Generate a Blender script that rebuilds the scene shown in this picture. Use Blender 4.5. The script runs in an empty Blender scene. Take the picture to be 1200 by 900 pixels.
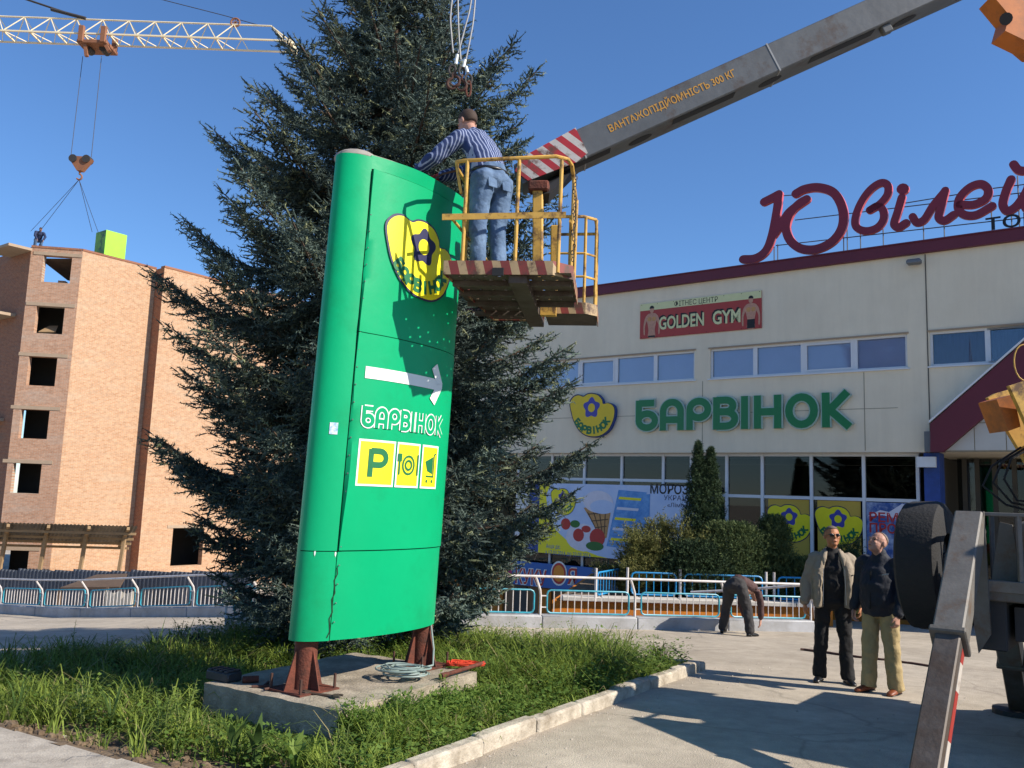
import bpy, bmesh, math, random
import numpy as np
from mathutils import Vector, Matrix, noise

# ------------------------------------------------------------------ camera, world, sun, exposure
SC = bpy.context.scene
COL = SC.collection
PITCH, ROLL, FPX = math.radians(7.5), math.radians(2.05), 1005.0
CAM = Vector((0, 0, 2.0))
_F = Vector((0, math.cos(PITCH), math.sin(PITCH)))
_r0 = Vector((1, 0, 0)); _u0 = Vector((0, -math.sin(PITCH), math.cos(PITCH)))
_R = _r0 * math.cos(ROLL) + _u0 * math.sin(ROLL)
_U = -_r0 * math.sin(ROLL) + _u0 * math.cos(ROLL)
cd = bpy.data.cameras.new('camera'); cam = bpy.data.objects.new('camera', cd); COL.objects.link(cam)
cd.sensor_width = 36.0; cd.lens = FPX / 1200 * 36.0; cd.clip_end = 6000; cd.clip_start = 0.05
m = Matrix((( _R.x, _U.x, -_F.x, CAM.x), (_R.y, _U.y, -_F.y, CAM.y), (_R.z, _U.z, -_F.z, CAM.z), (0, 0, 0, 1)))
cam.matrix_world = m
SC.camera = cam

SUN_EL = math.radians(36.0)
SUN_AZ = Vector((1.0, -0.38, 0)).normalized()          # horizontal direction towards the sun
world = bpy.data.worlds.new('World'); SC.world = world; world.use_nodes = True
wn = world.node_tree; bg = wn.nodes['Background']
sky = wn.nodes.new('ShaderNodeTexSky'); sky.sky_type = 'NISHITA'; sky.sun_disc = False
sky.sun_elevation = SUN_EL; sky.sun_rotation = math.atan2(SUN_AZ.x, SUN_AZ.y)
sky.altitude = 0; sky.air_density = 1.05; sky.dust_density = 0.0; sky.ozone_density = 10.0
wn.links.new(sky.outputs[0], bg.inputs[0]); bg.inputs[1].default_value = 0.1
sd = bpy.data.lights.new('sun', 'SUN'); sun = bpy.data.objects.new('sun', sd); COL.objects.link(sun)
sd.energy = 4.5; sd.angle = math.radians(0.53); sd.color = (1.0, 0.91, 0.79)
tosun = (SUN_AZ * math.cos(SUN_EL) + Vector((0, 0, math.sin(SUN_EL)))).normalized()
sun.rotation_euler = tosun.to_track_quat('Z', 'Y').to_euler(); sun.location = (30, -10, 30)
SC.view_settings.view_transform = 'Standard'; SC.view_settings.look = 'None'
SC.view_settings.exposure = 0.75; SC.view_settings.gamma = 1.0; SC.view_settings.use_curve_mapping = False
SC.cycles.max_bounces = 6; SC.cycles.diffuse_bounces = 3; SC.cycles.glossy_bounces = 3
SC.cycles.transparent_max_bounces = 12; SC.cycles.use_denoising = True

# ------------------------------------------------------------------ measuring helpers (1200 x 900 photo pixels -> place)
def ray(x, y): return _F * FPX + _R * (x - 600) - _U * (y - 450)
def at(x, y, Y): d = ray(x, y); return CAM + d * (Y / d.y)
def atz(x, y, z): d = ray(x, y); return CAM + d * ((z - CAM.z) / d.z)
def plane_hit(x, y, p, n):
    d = ray(x, y); return CAM + d * ((p - CAM).dot(n) / d.dot(n))
def sstep(t): t = min(1, max(0, t)); return t * t * (3 - 2 * t)
def zg(y): y = max(y, 0); return .30 - .012 * y - .0016 * y * y
def bed_dip(x, y):
    u, v = (x + 1.07) * .51 + (y - 5.13) * .86, -(x + 1.07) * .86 + (y - 5.13) * .51
    return .1 * sstep(u / .3) * sstep((6.6 - u) / .3) * sstep((v + .05) / .2) * sstep((5.9 - v) / .5)
DF = Vector((-0.8, 0.6, 0)); DF.normalize()             # along the shop front, to the left and away
DN = Vector((-0.6, -0.8, 0)); DN.normalize()            # out of the shop front
# kerb line with the railing: right stretch and the left stretch
RA0, RA1 = Vector((-4.6, 14.6, 0)), Vector((5.9, 16.9, 0))
RB0, RB1 = Vector((-5.2, 18.4, 0)), Vector((-22, 29.2, 0))
def H(x, y):
    yy = min(y, 22.0)
    h = zg(yy) - .075 * max(0, -x - 2.5) * sstep((y - 8) / 10) - bed_dip(x, y)
    # the yard beyond the railing lies lower, more so to the left
    yl = (18.4 + 1.1 - (x + 5.2) * .643) if x < -5.2 else (14.55 + (x + 4.6) * .219 + .75 if x > -4.2 else 40)
    if -5.2 <= x <= -4.2: yl = 19.2
    rightfade = sstep((6.6 - x) / .5)
    drop = sstep((y - yl) / .5) * rightfade
    low = -1.75 - .06 * max(0, y - 18) if y < 60 else -4.3
    return h * (1 - drop) + min(h, low) * drop
def ground(x, y):
    d = ray(x, y); lo, hi = .5, 24.0
    for _ in range(50):
        mid = (lo + hi) / 2; q = CAM + d * (mid / d.y)
        hh = zg(q.y) - .075 * max(0, -q.x - 2.5) * sstep((q.y - 8) / 10)
        if q.z > hh: lo = mid
        else: hi = mid
    return CAM + d * (lo / d.y)

# ------------------------------------------------------------------ materials
def lin(c):
    if isinstance(c, str):
        c = c.lstrip('#'); c = [int(c[i:i + 2], 16) / 255 for i in (0, 2, 4)]
        return tuple(v / 12.92 if v <= .04045 else ((v + .055) / 1.055) ** 2.4 for v in c) + (1,)
    return tuple(c[:3]) + (1,)
MATS = {}
def mat(name, col, rough=.6, metal=0., var=.12, vscale=6., bump=0., bscale=40., col2=None, amount=.5, spec=.5, coord='Object', attr=None, detail=6, sharp=0.15, coat=0., trans=0.):
    """principled material: base colour with noise wear (col2 in blotches) and fine relief"""
    mt = bpy.data.materials.new(name); mt.use_nodes = True; nt = mt.node_tree; N = nt.nodes; L = nt.links
    b = N['Principled BSDF']; b.inputs['Roughness'].default_value = rough; b.inputs['Metallic'].default_value = metal
    b.inputs['Specular IOR Level'].default_value = spec
    if coat: b.inputs['Coat Weight'].default_value = coat; b.inputs['Coat Roughness'].default_value = .15
    if trans: b.inputs['Subsurface Weight'].default_value = trans
    tc = N.new('ShaderNodeTexCoord'); out = tc.outputs[coord]
    if coord == 'Position':
        pass
    n1 = N.new('ShaderNodeTexNoise'); n1.inputs['Scale'].default_value = vscale; n1.inputs['Detail'].default_value = detail
    n1.inputs['Roughness'].default_value = .65; L.new(out, n1.inputs['Vector'])
    c = lin(col)
    mr = N.new('ShaderNodeMapRange'); mr.inputs[1].default_value = .25; mr.inputs[2].default_value = .75
    mr.inputs[3].default_value = 1 - var; mr.inputs[4].default_value = 1 + var; L.new(n1.outputs[0], mr.inputs[0])
    mul = N.new('ShaderNodeVectorMath'); mul.operation = 'SCALE'
    if attr:
        a = N.new('ShaderNodeAttribute'); a.attribute_name = attr; L.new(a.outputs['Color'], mul.inputs[0])
    else:
        rgb = N.new('ShaderNodeRGB'); rgb.outputs[0].default_value = c; L.new(rgb.outputs[0], mul.inputs[0])
    L.new(mr.outputs[0], mul.inputs['Scale'])
    last = mul.outputs[0]
    if col2 is not None:
        n2 = N.new('ShaderNodeTexNoise'); n2.inputs['Scale'].default_value = vscale * .6; n2.inputs['Detail'].default_value = 9
        n2.inputs['Roughness'].default_value = .7
        mp = N.new('ShaderNodeVectorMath'); mp.operation = 'ADD'; mp.inputs[1].default_value = (13.1, 4.7, 9.3)
        L.new(out, mp.inputs[0]); L.new(mp.outputs[0], n2.inputs['Vector'])
        r2 = N.new('ShaderNodeMapRange'); t = .72 - .44 * amount
        r2.inputs[1].default_value = t - sharp; r2.inputs[2].default_value = t + sharp; L.new(n2.outputs[0], r2.inputs[0])
        mx = N.new('ShaderNodeMix'); mx.data_type = 'RGBA'; L.new(r2.outputs[0], mx.inputs[0]); L.new(last, mx.inputs[6])
        mx.inputs[7].default_value = lin(col2); last = mx.outputs[2]
    L.new(last, b.inputs['Base Color'])
    if bump:
        nb = N.new('ShaderNodeTexNoise'); nb.inputs['Scale'].default_value = bscale; nb.inputs['Detail'].default_value = 8; L.new(out, nb.inputs['Vector'])
        bp = N.new('ShaderNodeBump'); bp.inputs['Strength'].default_value = bump; bp.inputs['Distance'].default_value = .02
        L.new(nb.outputs[0], bp.inputs['Height']); L.new(bp.outputs[0], b.inputs['Normal'])
    MATS[name] = mt
    return mt
M = MATS

# ------------------------------------------------------------------ mesh helpers
ORG = {}
def org(p): return ORG.get(p.name, Vector((0, 0, 0))) if p else Vector((0, 0, 0))
def tag(o, label=None, cat=None, group=None, kind=None):
    if label: o['label'] = label
    if cat: o['category'] = cat
    if group: o['group'] = group
    if kind: o['kind'] = kind
    return o
def empty(name, loc, label=None, cat=None, group=None):
    o = bpy.data.objects.new(name, None); o.empty_display_size = .2; o.location = loc; COL.objects.link(o)
    ORG[o.name] = Vector(loc); tag(o, label, cat, group); return o
def link_mesh(name, me, parent=None, offset=None):
    o = bpy.data.objects.new(name, me); COL.objects.link(o)
    if parent: o.parent = parent
    ORG[o.name] = org(parent) if parent else (offset or Vector((0, 0, 0)))
    return o
def basis(d, up=Vector((0, 0, 1))):
    d = d.normalized()
    if abs(d.dot(up)) > .999: up = Vector((1, 0, 0))
    s = d.cross(up).normalized(); return s, s.cross(d).normalized()   # side, up'
class MB:
    def __init__(s): s.v = []; s.f = []; s.m = []
    def add(s, vs, fs, mi=0):
        k = len(s.v); s.v += [Vector(q) for q in vs]; s.f += [tuple(i + k for i in f) for f in fs]; s.m += [mi] * len(fs); return s
    def box(s, a, b, mi=0):
        x0, y0, z0 = a; x1, y1, z1 = b
        return s.add([(x0, y0, z0), (x1, y0, z0), (x1, y1, z0), (x0, y1, z0), (x0, y0, z1), (x1, y0, z1), (x1, y1, z1), (x0, y1, z1)],
                     [(3, 2, 1, 0), (4, 5, 6, 7), (0, 1, 5, 4), (1, 2, 6, 5), (2, 3, 7, 6), (3, 0, 4, 7)], mi)
    def obox(s, c, ax, ay, az, hx, hy, hz, mi=0, ch=0.):
        """oriented box; ch bevels the twelve edges"""
        c = Vector(c); ax, ay, az = Vector(ax).normalized(), Vector(ay).normalized(), Vector(az).normalized()
        if ch <= 0:
            vs = [c + ax * (sx * hx) + ay * (sy * hy) + az * (sz * hz) for sz in (-1, 1) for sx, sy in ((-1, -1), (1, -1), (1, 1), (-1, 1))]
            return s.add(vs, [(3, 2, 1, 0), (4, 5, 6, 7), (0, 1, 5, 4), (1, 2, 6, 5), (2, 3, 7, 6), (3, 0, 4, 7)], mi)
        ch = min(ch, hx * .9, hy * .9, hz * .9); vs = []; ids = {}
        for sx in (-1, 1):
            for sy in (-1, 1):
                for sz in (-1, 1):
                    for k in range(3):
                        q = [sx * hx, sy * hy, sz * hz]
                        for j in range(3):
                            if j != k: q[j] -= (sx, sy, sz)[j] * ch
                        ids[(sx, sy, sz, k)] = len(vs); vs.append(c + ax * q[0] + ay * q[1] + az * q[2])
        fs = []
        def quad(l):
            n = (vs[l[1]] - vs[l[0]]).cross(vs[l[2]] - vs[l[0]]); mid = sum((vs[i] for i in l), Vector()) / len(l) - c
            fs.append(tuple(l) if n.dot(mid) > 0 else tuple(reversed(l)))
        S = (-1, 1)
        for k in range(3):
            a, b = [j for j in range(3) if j != k]
            for sk in S:
                def key(sa, sb):
                    t = [0, 0, 0]; t[k] = sk; t[a] = sa; t[b] = sb; return tuple(t)
                quad([ids[key(-1, -1) + (k,)], ids[key(1, -1) + (k,)], ids[key(1, 1) + (k,)], ids[key(-1, 1) + (k,)]])
            for sa in S:
                for sb in S:
                    def key2(sk):
                        t = [0, 0, 0]; t[k] = sk; t[a] = sa; t[b] = sb; return tuple(t)
                    quad([ids[key2(-1) + (a,)], ids[key2(1) + (a,)], ids[key2(1) + (b,)], ids[key2(-1) + (b,)]])
        for sx in S:
            for sy in S:
                for sz in S: quad([ids[(sx, sy, sz, k)] for k in range(3)])
        return s.add(vs, fs, mi)
    def bar(s, p, q, w, h, mi=0, up=Vector((0, 0, 1)), ch=0.):
        p, q = Vector(p), Vector(q); d = q - p; sd, u = basis(d, up)
        return s.obox((p + q) / 2, d, sd, u, d.length / 2, w / 2, h / 2, mi, ch)
    def tube(s, pts, r, n=8, mi=0, cap=True, closed=False):
        pts = [Vector(p) for p in pts]; N = len(pts); rr = r if isinstance(r, (list, tuple)) else [r] * N
        k = len(s.v); prev = None
        for i, p in enumerate(pts):
            if closed: t = (pts[(i + 1) % N] - pts[i - 1])
            else: t = pts[min(i + 1, N - 1)] - pts[max(i - 1, 0)]
            t = t.normalized() if t.length > 1e-9 else Vector((0, 0, 1))
            if prev is None: a, _ = basis(t)
            else:
                a = prev - t * prev.dot(t); a = a.normalized() if a.length > 1e-6 else basis(t)[0]
            prev = a; b = t.cross(a)
            for j in range(n):
                w = 2 * math.pi * j / n; s.v.append(p + a * (math.cos(w) * rr[i]) + b * (math.sin(w) * rr[i]))
        for i in range(N if closed else N - 1):
            i2 = (i + 1) % N
            for j in range(n):
                j2 = (j + 1) % n; s.f.append((k + i * n + j, k + i * n + j2, k + i2 * n + j2, k + i2 * n + j)); s.m.append(mi)
        if cap and not closed:
            s.f.append(tuple(k + j for j in reversed(range(n)))); s.m.append(mi)
            s.f.append(tuple(k + (N - 1) * n + j for j in range(n))); s.m.append(mi)
        return s
    def prism(s, poly, d, mi=0, mi_side=None):
        """closed polygon of 3-D points pushed along d"""
        poly = [Vector(p) for p in poly]; d = Vector(d); n = len(poly); k = len(s.v)
        nn = Vector((0, 0, 0))
        for i in range(n): nn += poly[i].cross(poly[(i + 1) % n])
        if nn.dot(d) > 0: poly = poly[::-1]
        s.v += poly + [p + d for p in poly]
        s.f.append(tuple(k + i for i in range(n))); s.m.append(mi)
        s.f.append(tuple(k + n + i for i in reversed(range(n)))); s.m.append(mi)
        for i in range(n):
            j = (i + 1) % n; s.f.append((k + j, k + i, k + n + i, k + n + j)); s.m.append(mi if mi_side is None else mi_side)
        return s
    def ball(s, c, rx, ry=None, rz=None, n=10, mi=0, rot=None):
        ry = rx if ry is None else ry; rz = rx if rz is None else rz; c = Vector(c); k = len(s.v); mrows = n // 2 + 1
        for i in range(mrows + 1):
            th = math.pi * i / mrows
            for j in range(n):
                ph = 2 * math.pi * j / n; q = Vector((rx * math.sin(th) * math.cos(ph), ry * math.sin(th) * math.sin(ph), rz * math.cos(th)))
                s.v.append(c + (rot @ q if rot else q))
        for i in range(mrows):
            for j in range(n):
                j2 = (j + 1) % n; s.f.append((k + i * n + j, k + (i + 1) * n + j, k + (i + 1) * n + j2, k + i * n + j2)); s.m.append(mi)
        return s
    def loft(s, pts, rad, side=(1, 0, 0), n=14, mi=0, dome=(.6, .6)):
        """rounded limb: rings of (ra along side, rb across) at pts, domed ends"""
        P = [Vector(p) for p in pts]; Rr = [(r, r) if not isinstance(r, (tuple, list)) else r for r in rad]
        d0 = (P[0] - P[1]).normalized(); d1 = (P[-1] - P[-2]).normalized()
        e0 = min(Rr[0]) * dome[0]; e1 = min(Rr[-1]) * dome[1]
        P = [P[0] + d0 * e0, P[0] + d0 * e0 * .8] + P + [P[-1] + d1 * e1 * .8, P[-1] + d1 * e1]
        k0, k1 = (.62 if dome[0] > .3 else .93), (.62 if dome[1] > .3 else .93)
        Rr = [(Rr[0][0] * .1, Rr[0][1] * .1), (Rr[0][0] * k0, Rr[0][1] * k0)] + Rr + [(Rr[-1][0] * k1, Rr[-1][1] * k1), (Rr[-1][0] * .1, Rr[-1][1] * .1)]
        side = Vector(side); k = len(s.v); N = len(P)
        for i, p in enumerate(P):
            t = (P[min(i + 1, N - 1)] - P[max(i - 1, 0)]).normalized()
            a = side - t * side.dot(t); a = a.normalized() if a.length > 1e-3 else basis(t)[0]; b = t.cross(a)
            for j in range(n):
                w = 2 * math.pi * j / n; s.v.append(p + a * (math.cos(w) * Rr[i][0]) + b * (math.sin(w) * Rr[i][1]))
        for i in range(N - 1):
            for j in range(n):
                j2 = (j + 1) % n; s.f.append((k + i * n + j, k + i * n + j2, k + (i + 1) * n + j2, k + (i + 1) * n + j)); s.m.append(mi)
        s.f.append(tuple(k + j for j in reversed(range(n)))); s.m.append(mi)
        s.f.append(tuple(k + (N - 1) * n + j for j in range(n))); s.m.append(mi)
        return s
    def build(s, name, mats, parent=None, smooth=False, label=None, offset=None, kind=None):
        o0 = org(parent) if parent else (offset or Vector((0, 0, 0)))
        me = bpy.data.meshes.new(name); me.from_pydata([tuple(v - o0) for v in s.v], [], s.f)
        for x in (mats if isinstance(mats, (list, tuple)) else [mats]): me.materials.append(M[x] if isinstance(x, str) else x)
        me.polygons.foreach_set('material_index', s.m)
        if smooth:
            me.polygons.foreach_set('use_smooth', [True] * len(s.f))
            if smooth != 'all': me.set_sharp_from_angle(angle=math.radians(40))
        me.update(); o = link_mesh(name, me, parent, offset)
        if not parent and offset: o.location = offset
        if label: o['label'] = label
        if kind: o['kind'] = kind
        return o
def raw_mesh(name, V, Fq, mats, parent=None, colors=None, smooth=False, kind=None):
    """numpy vertices (n,3) and faces (m,3 or 4)"""
    V = np.asarray(V, dtype=np.float32); Fq = np.asarray(Fq, dtype=np.int32); k = Fq.shape[1]
    o0 = org(parent) if parent else Vector((0, 0, 0)); V = V - np.array(o0, dtype=np.float32)
    me = bpy.data.meshes.new(name); me.vertices.add(len(V)); me.vertices.foreach_set('co', V.ravel())
    me.loops.add(Fq.size); me.loops.foreach_set('vertex_index', Fq.ravel())
    me.polygons.add(len(Fq)); me.polygons.foreach_set('loop_start', np.arange(0, Fq.size, k, dtype=np.int32))
    if smooth: me.polygons.foreach_set('use_smooth', np.ones(len(Fq), dtype=bool))
    for x in (mats if isinstance(mats, (list, tuple)) else [mats]): me.materials.append(M[x])
    me.update(calc_edges=True)
    if colors is not None:
        a = me.color_attributes.new('tint', 'FLOAT_COLOR', 'POINT'); c = np.ones((len(V), 4), dtype=np.float32); c[:, :3] = colors
        a.data.foreach_set('color', c.ravel())
    o = link_mesh(name, me, parent)
    if kind: o['kind'] = kind
    return o
def copy_tree(o, parent=None):
    c = o.copy(); COL.objects.link(c); c.parent = parent
    for ch in list(o.children): copy_tree(ch, c)
    return c
def catmull(P, n=8, closed=False):
    P = [Vector(p) for p in P]; N = len(P); out = []
    rng = range(N) if closed else range(N - 1)
    for i in rng:
        p1, p2 = P[i], P[(i + 1) % N]
        p0 = P[i - 1] if (closed or i > 0) else p1 * 2 - p2
        p3 = P[(i + 2) % N] if (closed or i + 2 < N) else p2 * 2 - p1
        for k in range(n):
            t = k / n
            out.append(.5 * ((2 * p1) + (p2 - p0) * t + (2 * p0 - 5 * p1 + 4 * p2 - p3) * t * t + (3 * p1 - p0 - 3 * p2 + p3) * t ** 3))
    if not closed: out.append(P[-1])
    return out

# ------------------------------------------------------------------ flat lettering: strokes in a 2-D plane
def ribbon(pts, w, cap='round', closed=False):
    """outline quads of a stroke: returns list of polygons (lists of 2-D Vectors)"""
    P = []
    for p in pts:
        q = Vector((p[0], p[1]))
        if not P or (q - P[-1]).length > w * .02: P.append(q)
    if closed and (P[0] - P[-1]).length < w * .02: P.pop()
    N = len(P); L_, R_ = [], []
    for i in range(N):
        a = P[i - 1] if (closed or i > 0) else None; b = P[(i + 1) % N] if (closed or i < N - 1) else None
        if a is None: t = (b - P[i]).normalized(); k = 1
        elif b is None: t = (P[i] - a).normalized(); k = 1
        else:
            t1 = (P[i] - a).normalized(); t2 = (b - P[i]).normalized(); t = (t1 + t2)
            t = t.normalized() if t.length > 1e-6 else t1; k = 1 / max(.55, t.dot(t1))
        nrm = Vector((-t.y, t.x)) * (w / 2 * k); L_.append(P[i] + nrm); R_.append(P[i] - nrm)
    if closed: return [[L_[i], L_[(i + 1) % N], R_[(i + 1) % N], R_[i]] for i in range(N)]
    out = L_ + R_[::-1]
    if cap == 'round':
        def arc(c, frm, sgn):
            a0 = math.atan2((frm - c).y, (frm - c).x); return [c + Vector((math.cos(a0 + sgn * math.pi * k / 6), math.sin(a0 + sgn * math.pi * k / 6))) * (w / 2) for k in range(1, 6)]
        out = L_ + arc(P[-1], L_[-1], -1) + R_[::-1] + arc(P[0], R_[0], -1)
        quads = [[L_[i], L_[i + 1], R_[i + 1], R_[i]] for i in range(N - 1)]
        quads.append([L_[-1]] + arc(P[-1], L_[-1], -1) + [R_[-1]]); quads.append([R_[0]] + arc(P[0], R_[0], -1) + [L_[0]])
        return quads
    return [[L_[i], L_[i + 1], R_[i + 1], R_[i]] for i in range(N - 1)]
def circ(cx, cy, rx, ry, a0=0, a1=360, n=20):
    return [(cx + rx * math.cos(math.radians(a0 + (a1 - a0) * k / n)), cy + ry * math.sin(math.radians(a0 + (a1 - a0) * k / n))) for k in range(n + 1)]
# round block letters: strokes in a box of height 1, (advance, strokes)
GLY = {
 'Б': (.74, [[(.58, .9), (.11, .9)], [(.11, 1.0), (.11, .3)], circ(.36, .33, .25, .23)[:-1] + ['o']]),
 'А': (.78, [[(.11, 0), (.11, .55)] + circ(.37, .6, .26, .3, 180, 0) + [(.63, .55), (.63, 0)], [(.11, .34), (.63, .34)]]),
 'Р': (.76, [[(.11, 0), (.11, .64)], circ(.37, .64, .26, .26)[:-1] + ['o']]),
 'В': (.74, [[(.11, 0.0), (.11, 1.0)], [(.11, .9), (.36, .9)] + circ(.36, .72, .2, .18, 90, -90, 12) + [(.11, .54)], [(.11, .54), (.36, .54)] + circ(.36, .32, .25, .22, 90, -90, 12) + [(.11, .1)]]),
 'І': (.36, [[(.13, 0), (.13, 1)]]),
 'Н': (.8, [[(.11, 0), (.11, 1)], [(.63, 0), (.63, 1)], [(.11, .5), (.63, .5)]]),
 'О': (.9, [circ(.42, .5, .31, .4)[:-1] + ['o']]),
 'К': (.78, [[(.11, 0), (.11, 1)], [(.62, 1.0), (.2, .5)], [(.2, .5), (.66, 0)]]),
}
def word_strokes(word):
    x = 0; S = []
    for ch in word:
        adv, st = GLY[ch]
        for q in st:
            cl = q[-1] == 'o'; S.append(([(x + p[0], p[1]) for p in (q[:-1] if cl else q)], cl))
        x += adv
    return S, x - .12
def put_strokes(S, w, fmap, thick, mats, name, parent, back=0., cap='butt', mi_side=None, step=.0006):
    """S: list of (points, closed); fmap(u, v, d) -> 3-D point at height d above the surface"""
    mb = MB()
    for i, (pts, cl) in enumerate(S):
        d1 = thick + i * step
        for poly in ribbon(pts, w, cap, cl):
            k = len(mb.v); n = len(poly)
            a = [fmap(p.x, p.y, d1) for p in poly]; b = [fmap(p.x, p.y, back) for p in poly]
            mb.v += a + b
            nrm = (a[1] - a[0]).cross(a[2] - a[0]); out = a[0] - b[0]
            order = range(n) if nrm.dot(out) > 0 else range(n - 1, -1, -1)
            mb.f.append(tuple(k + j for j in order)); mb.m.append(0)
            if mi_side is not None:
                for j in range(n):
                    j2 = (j + 1) % n
                    mb.f.append((k + j, k + n + j, k + n + j2, k + j2)); mb.m.append(mi_side)
    o = mb.build(name, mats, parent); bm = bmesh.new(); bm.from_mesh(o.data); bmesh.ops.remove_doubles(bm, verts=bm.verts[:], dist=.00003); bm.to_mesh(o.data); bm.free()
    return o
def flat_poly(pts2, fmap, d, name, mats, parent, thick=None, grid=None):
    """filled outline; tessellated so that it follows a curved surface"""
    bm = bmesh.new(); vs = [bm.verts.new((p[0], p[1], 0)) for p in pts2]; bm.faces.new(vs)
    bmesh.ops.triangulate(bm, faces=bm.faces[:])
    if grid: bisect(bm, grid)
    mb = MB(); mb.v = [fmap(v.co.x, v.co.y, d) for v in bm.verts]; bm.verts.index_update()
    mb.f = [tuple(v.index for v in f.verts) for f in bm.faces]; mb.m = [0] * len(mb.f); bm.free()
    if mb.f:
        pass
    return mb.build(name, mats, parent)
def bisect(bm, step):
    xs = [v.co.x for v in bm.verts]; k = math.floor(min(xs) / step) + 1
    while k * step < max(xs):
        bmesh.ops.bisect_plane(bm, geom=bm.verts[:] + bm.edges[:] + bm.faces[:], plane_co=(k * step, 0, 0), plane_no=(1, 0, 0)); k += 1
def text_on(body, fmap, x, y, size, d, name, mats, parent, width=None, bold=0., shear=0., grid=None, align='LEFT', space=1.0):
    """font text laid on a surface: (x, y) lower left in the surface's own metres"""
    c = bpy.data.curves.new('lettering', 'FONT'); c.body = body; c.size = 1; c.offset = bold; c.shear = shear; c.resolution_u = 3; c.space_character = space
    o = bpy.data.objects.new('lettering', c); COL.objects.link(o); bpy.context.view_layer.update()
    dg = bpy.context.evaluated_depsgraph_get(); me = bpy.data.meshes.new_from_object(o.evaluated_get(dg))
    bpy.data.objects.remove(o); bpy.data.curves.remove(c)
    bm = bmesh.new(); bm.from_mesh(me); bpy.data.meshes.remove(me)
    x0 = min(v.co.x for v in bm.verts); x1 = max(v.co.x for v in bm.verts)
    sx = size if width is None else width / (x1 - x0)
    off = {'LEFT': 0, 'CENTER': -(x1 - x0) * sx / 2}[align]
    for v in bm.verts: v.co = Vector((x + off + (v.co.x - x0) * sx, y + v.co.y * size, 0))
    if grid: bisect(bm, grid)
    bm.verts.index_update(); mb = MB(); mb.v = [fmap(v.co.x, v.co.y, d) for v in bm.verts]
    mb.f = [tuple(v.index for v in f.verts) for f in bm.faces]; mb.m = [0] * len(mb.f); bm.free()
    return mb.build(name, mats, parent)
EMB = [(p.x, p.y) for p in catmull([(a, b, 0) for a, b in [(-1.0, .59), (-.87, .87), (-.64, .97), (-.4, .89), (-.24, .98), (-.02, 1.01), (.25, .92), (.43, .7), (.49, .51), (.7, .53), (.9, .42), (.99, .18), (.94, -.24), (.74, -.69), (.43, -.94), (.12, -1.0), (-.24, -.93), (-.55, -.69), (-.78, -.3), (-.91, .09)]], 5, True)]
# ------------------------------------------------------------------ material library
mat('asphalt', '#b8ad9b', .92, var=.16, vscale=1.3, bump=.5, bscale=90, col2='#9a8f7e', amount=.42, sharp=.2)
mat('pavement_base', '#6f675c', .95, var=.2, vscale=3, bump=.4)
mat('paver', '#aca497', .9, var=.14, vscale=9, bump=.4, bscale=70, col2='#857d72', amount=.35)
mat('kerb_white', '#bdb4a3', .9, var=.2, vscale=7, bump=.5, bscale=45, col2='#7d7262', amount=.45)
mat('kerb_grey', '#a7a8aa', .85, var=.12, vscale=2.5, bump=.3, col2='#86847f', amount=.35)
mat('soil', '#5a4a38', 1., var=.35, vscale=9, bump=1., bscale=30, col2='#84725a', amount=.35)
mat('concrete', '#9c9486', .92, var=.16, vscale=5, bump=.5, bscale=60, col2='#6d675c', amount=.38)
mat('concrete_dirty', '#aa9f8c', .92, var=.25, vscale=7, bump=.6, bscale=50, col2='#6a6152', amount=.45, sharp=.2)
mat('render_cream', '#e6dac1', .9, var=.05, vscale=.9, bump=.25, bscale=120, col2='#d6c9b0', amount=.4, sharp=.3)
mat('burgundy', '#5e1a2c', .55, var=.1, vscale=2)
mat('burgundy_letter', '#7a1c30', .5, var=.08, vscale=2)
mat('letter_edge', '#b84a52', .5, var=.08, vscale=2)
mat('white_frame', '#d3d5d8', .5, var=.05)
mat('rail_white', '#cfcac6', .5, var=.1, vscale=12, col2='#a08f80', amount=.2)
mat('rail_teal', '#2f9aae', .45, var=.12, vscale=10, col2='#3a7482', amount=.3)
mat('rail_blue', '#1f86bd', .45, var=.12, vscale=10)
mat('orange_wall', '#c9781d', .85, var=.12, vscale=2, bump=.2, col2='#a8641f', amount=.35)
mat('brown_wall', '#7e6347', .85, var=.15, vscale=3, bump=.2)
mat('stone_cap', '#b9b4aa', .8, var=.1, vscale=4, bump=.2)
mat('dark_inside', '#1a1a1c', .9, var=.1)
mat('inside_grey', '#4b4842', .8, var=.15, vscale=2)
mat('black_paint', '#141414', .5, var=.1)
mat('tile_white', '#b9b6ae', .5, var=.06, vscale=3)
mat('tile_joint', '#8d8674', .9, var=.1)
mat('blue_paint', '#24468f', .6, var=.1, vscale=3, col2='#1b366f', amount=.4)
mat('sign_green', '#009c66', .4, var=.05, vscale=2.2, spec=.22, bump=.3, bscale=2.6, col2='#0b8a57', amount=.22, sharp=.12)
mat('shop_green', '#0c7340', .45, var=.05)
mat('shop_green_edge', '#9fb8ac', .45, var=.05)
mat('print_yellow', '#e9dc12', .5, var=.04)
mat('board_yellow', '#d9bb1c', .5, var=.05)
mat('panel_yellow', '#c3a33e', .6, var=.06, vscale=2)
mat('print_white', '#dfe3dd', .5, var=.04)
mat('print_green', '#08683a', .5, var=.05)
mat('print_navy', '#20204a', .5, var=.05)
mat('print_violet', '#3c3f9a', .5, var=.05)
mat('print_sky', '#86a9d8', .5, var=.05, vscale=.8, col2='#d3dcf0', amount=.55, sharp=.3)
mat('print_blue', '#1b5ea8', .5, var=.08, vscale=3)
mat('print_pack', '#3a80c4', .5, var=.1, vscale=6, col2='#78aede', amount=.4)
mat('print_red', '#b3231f', .5, var=.08)
mat('print_brick_red', '#a3372f', .5, var=.06)
mat('print_pale', '#cfcf9a', .5, var=.05)
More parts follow.
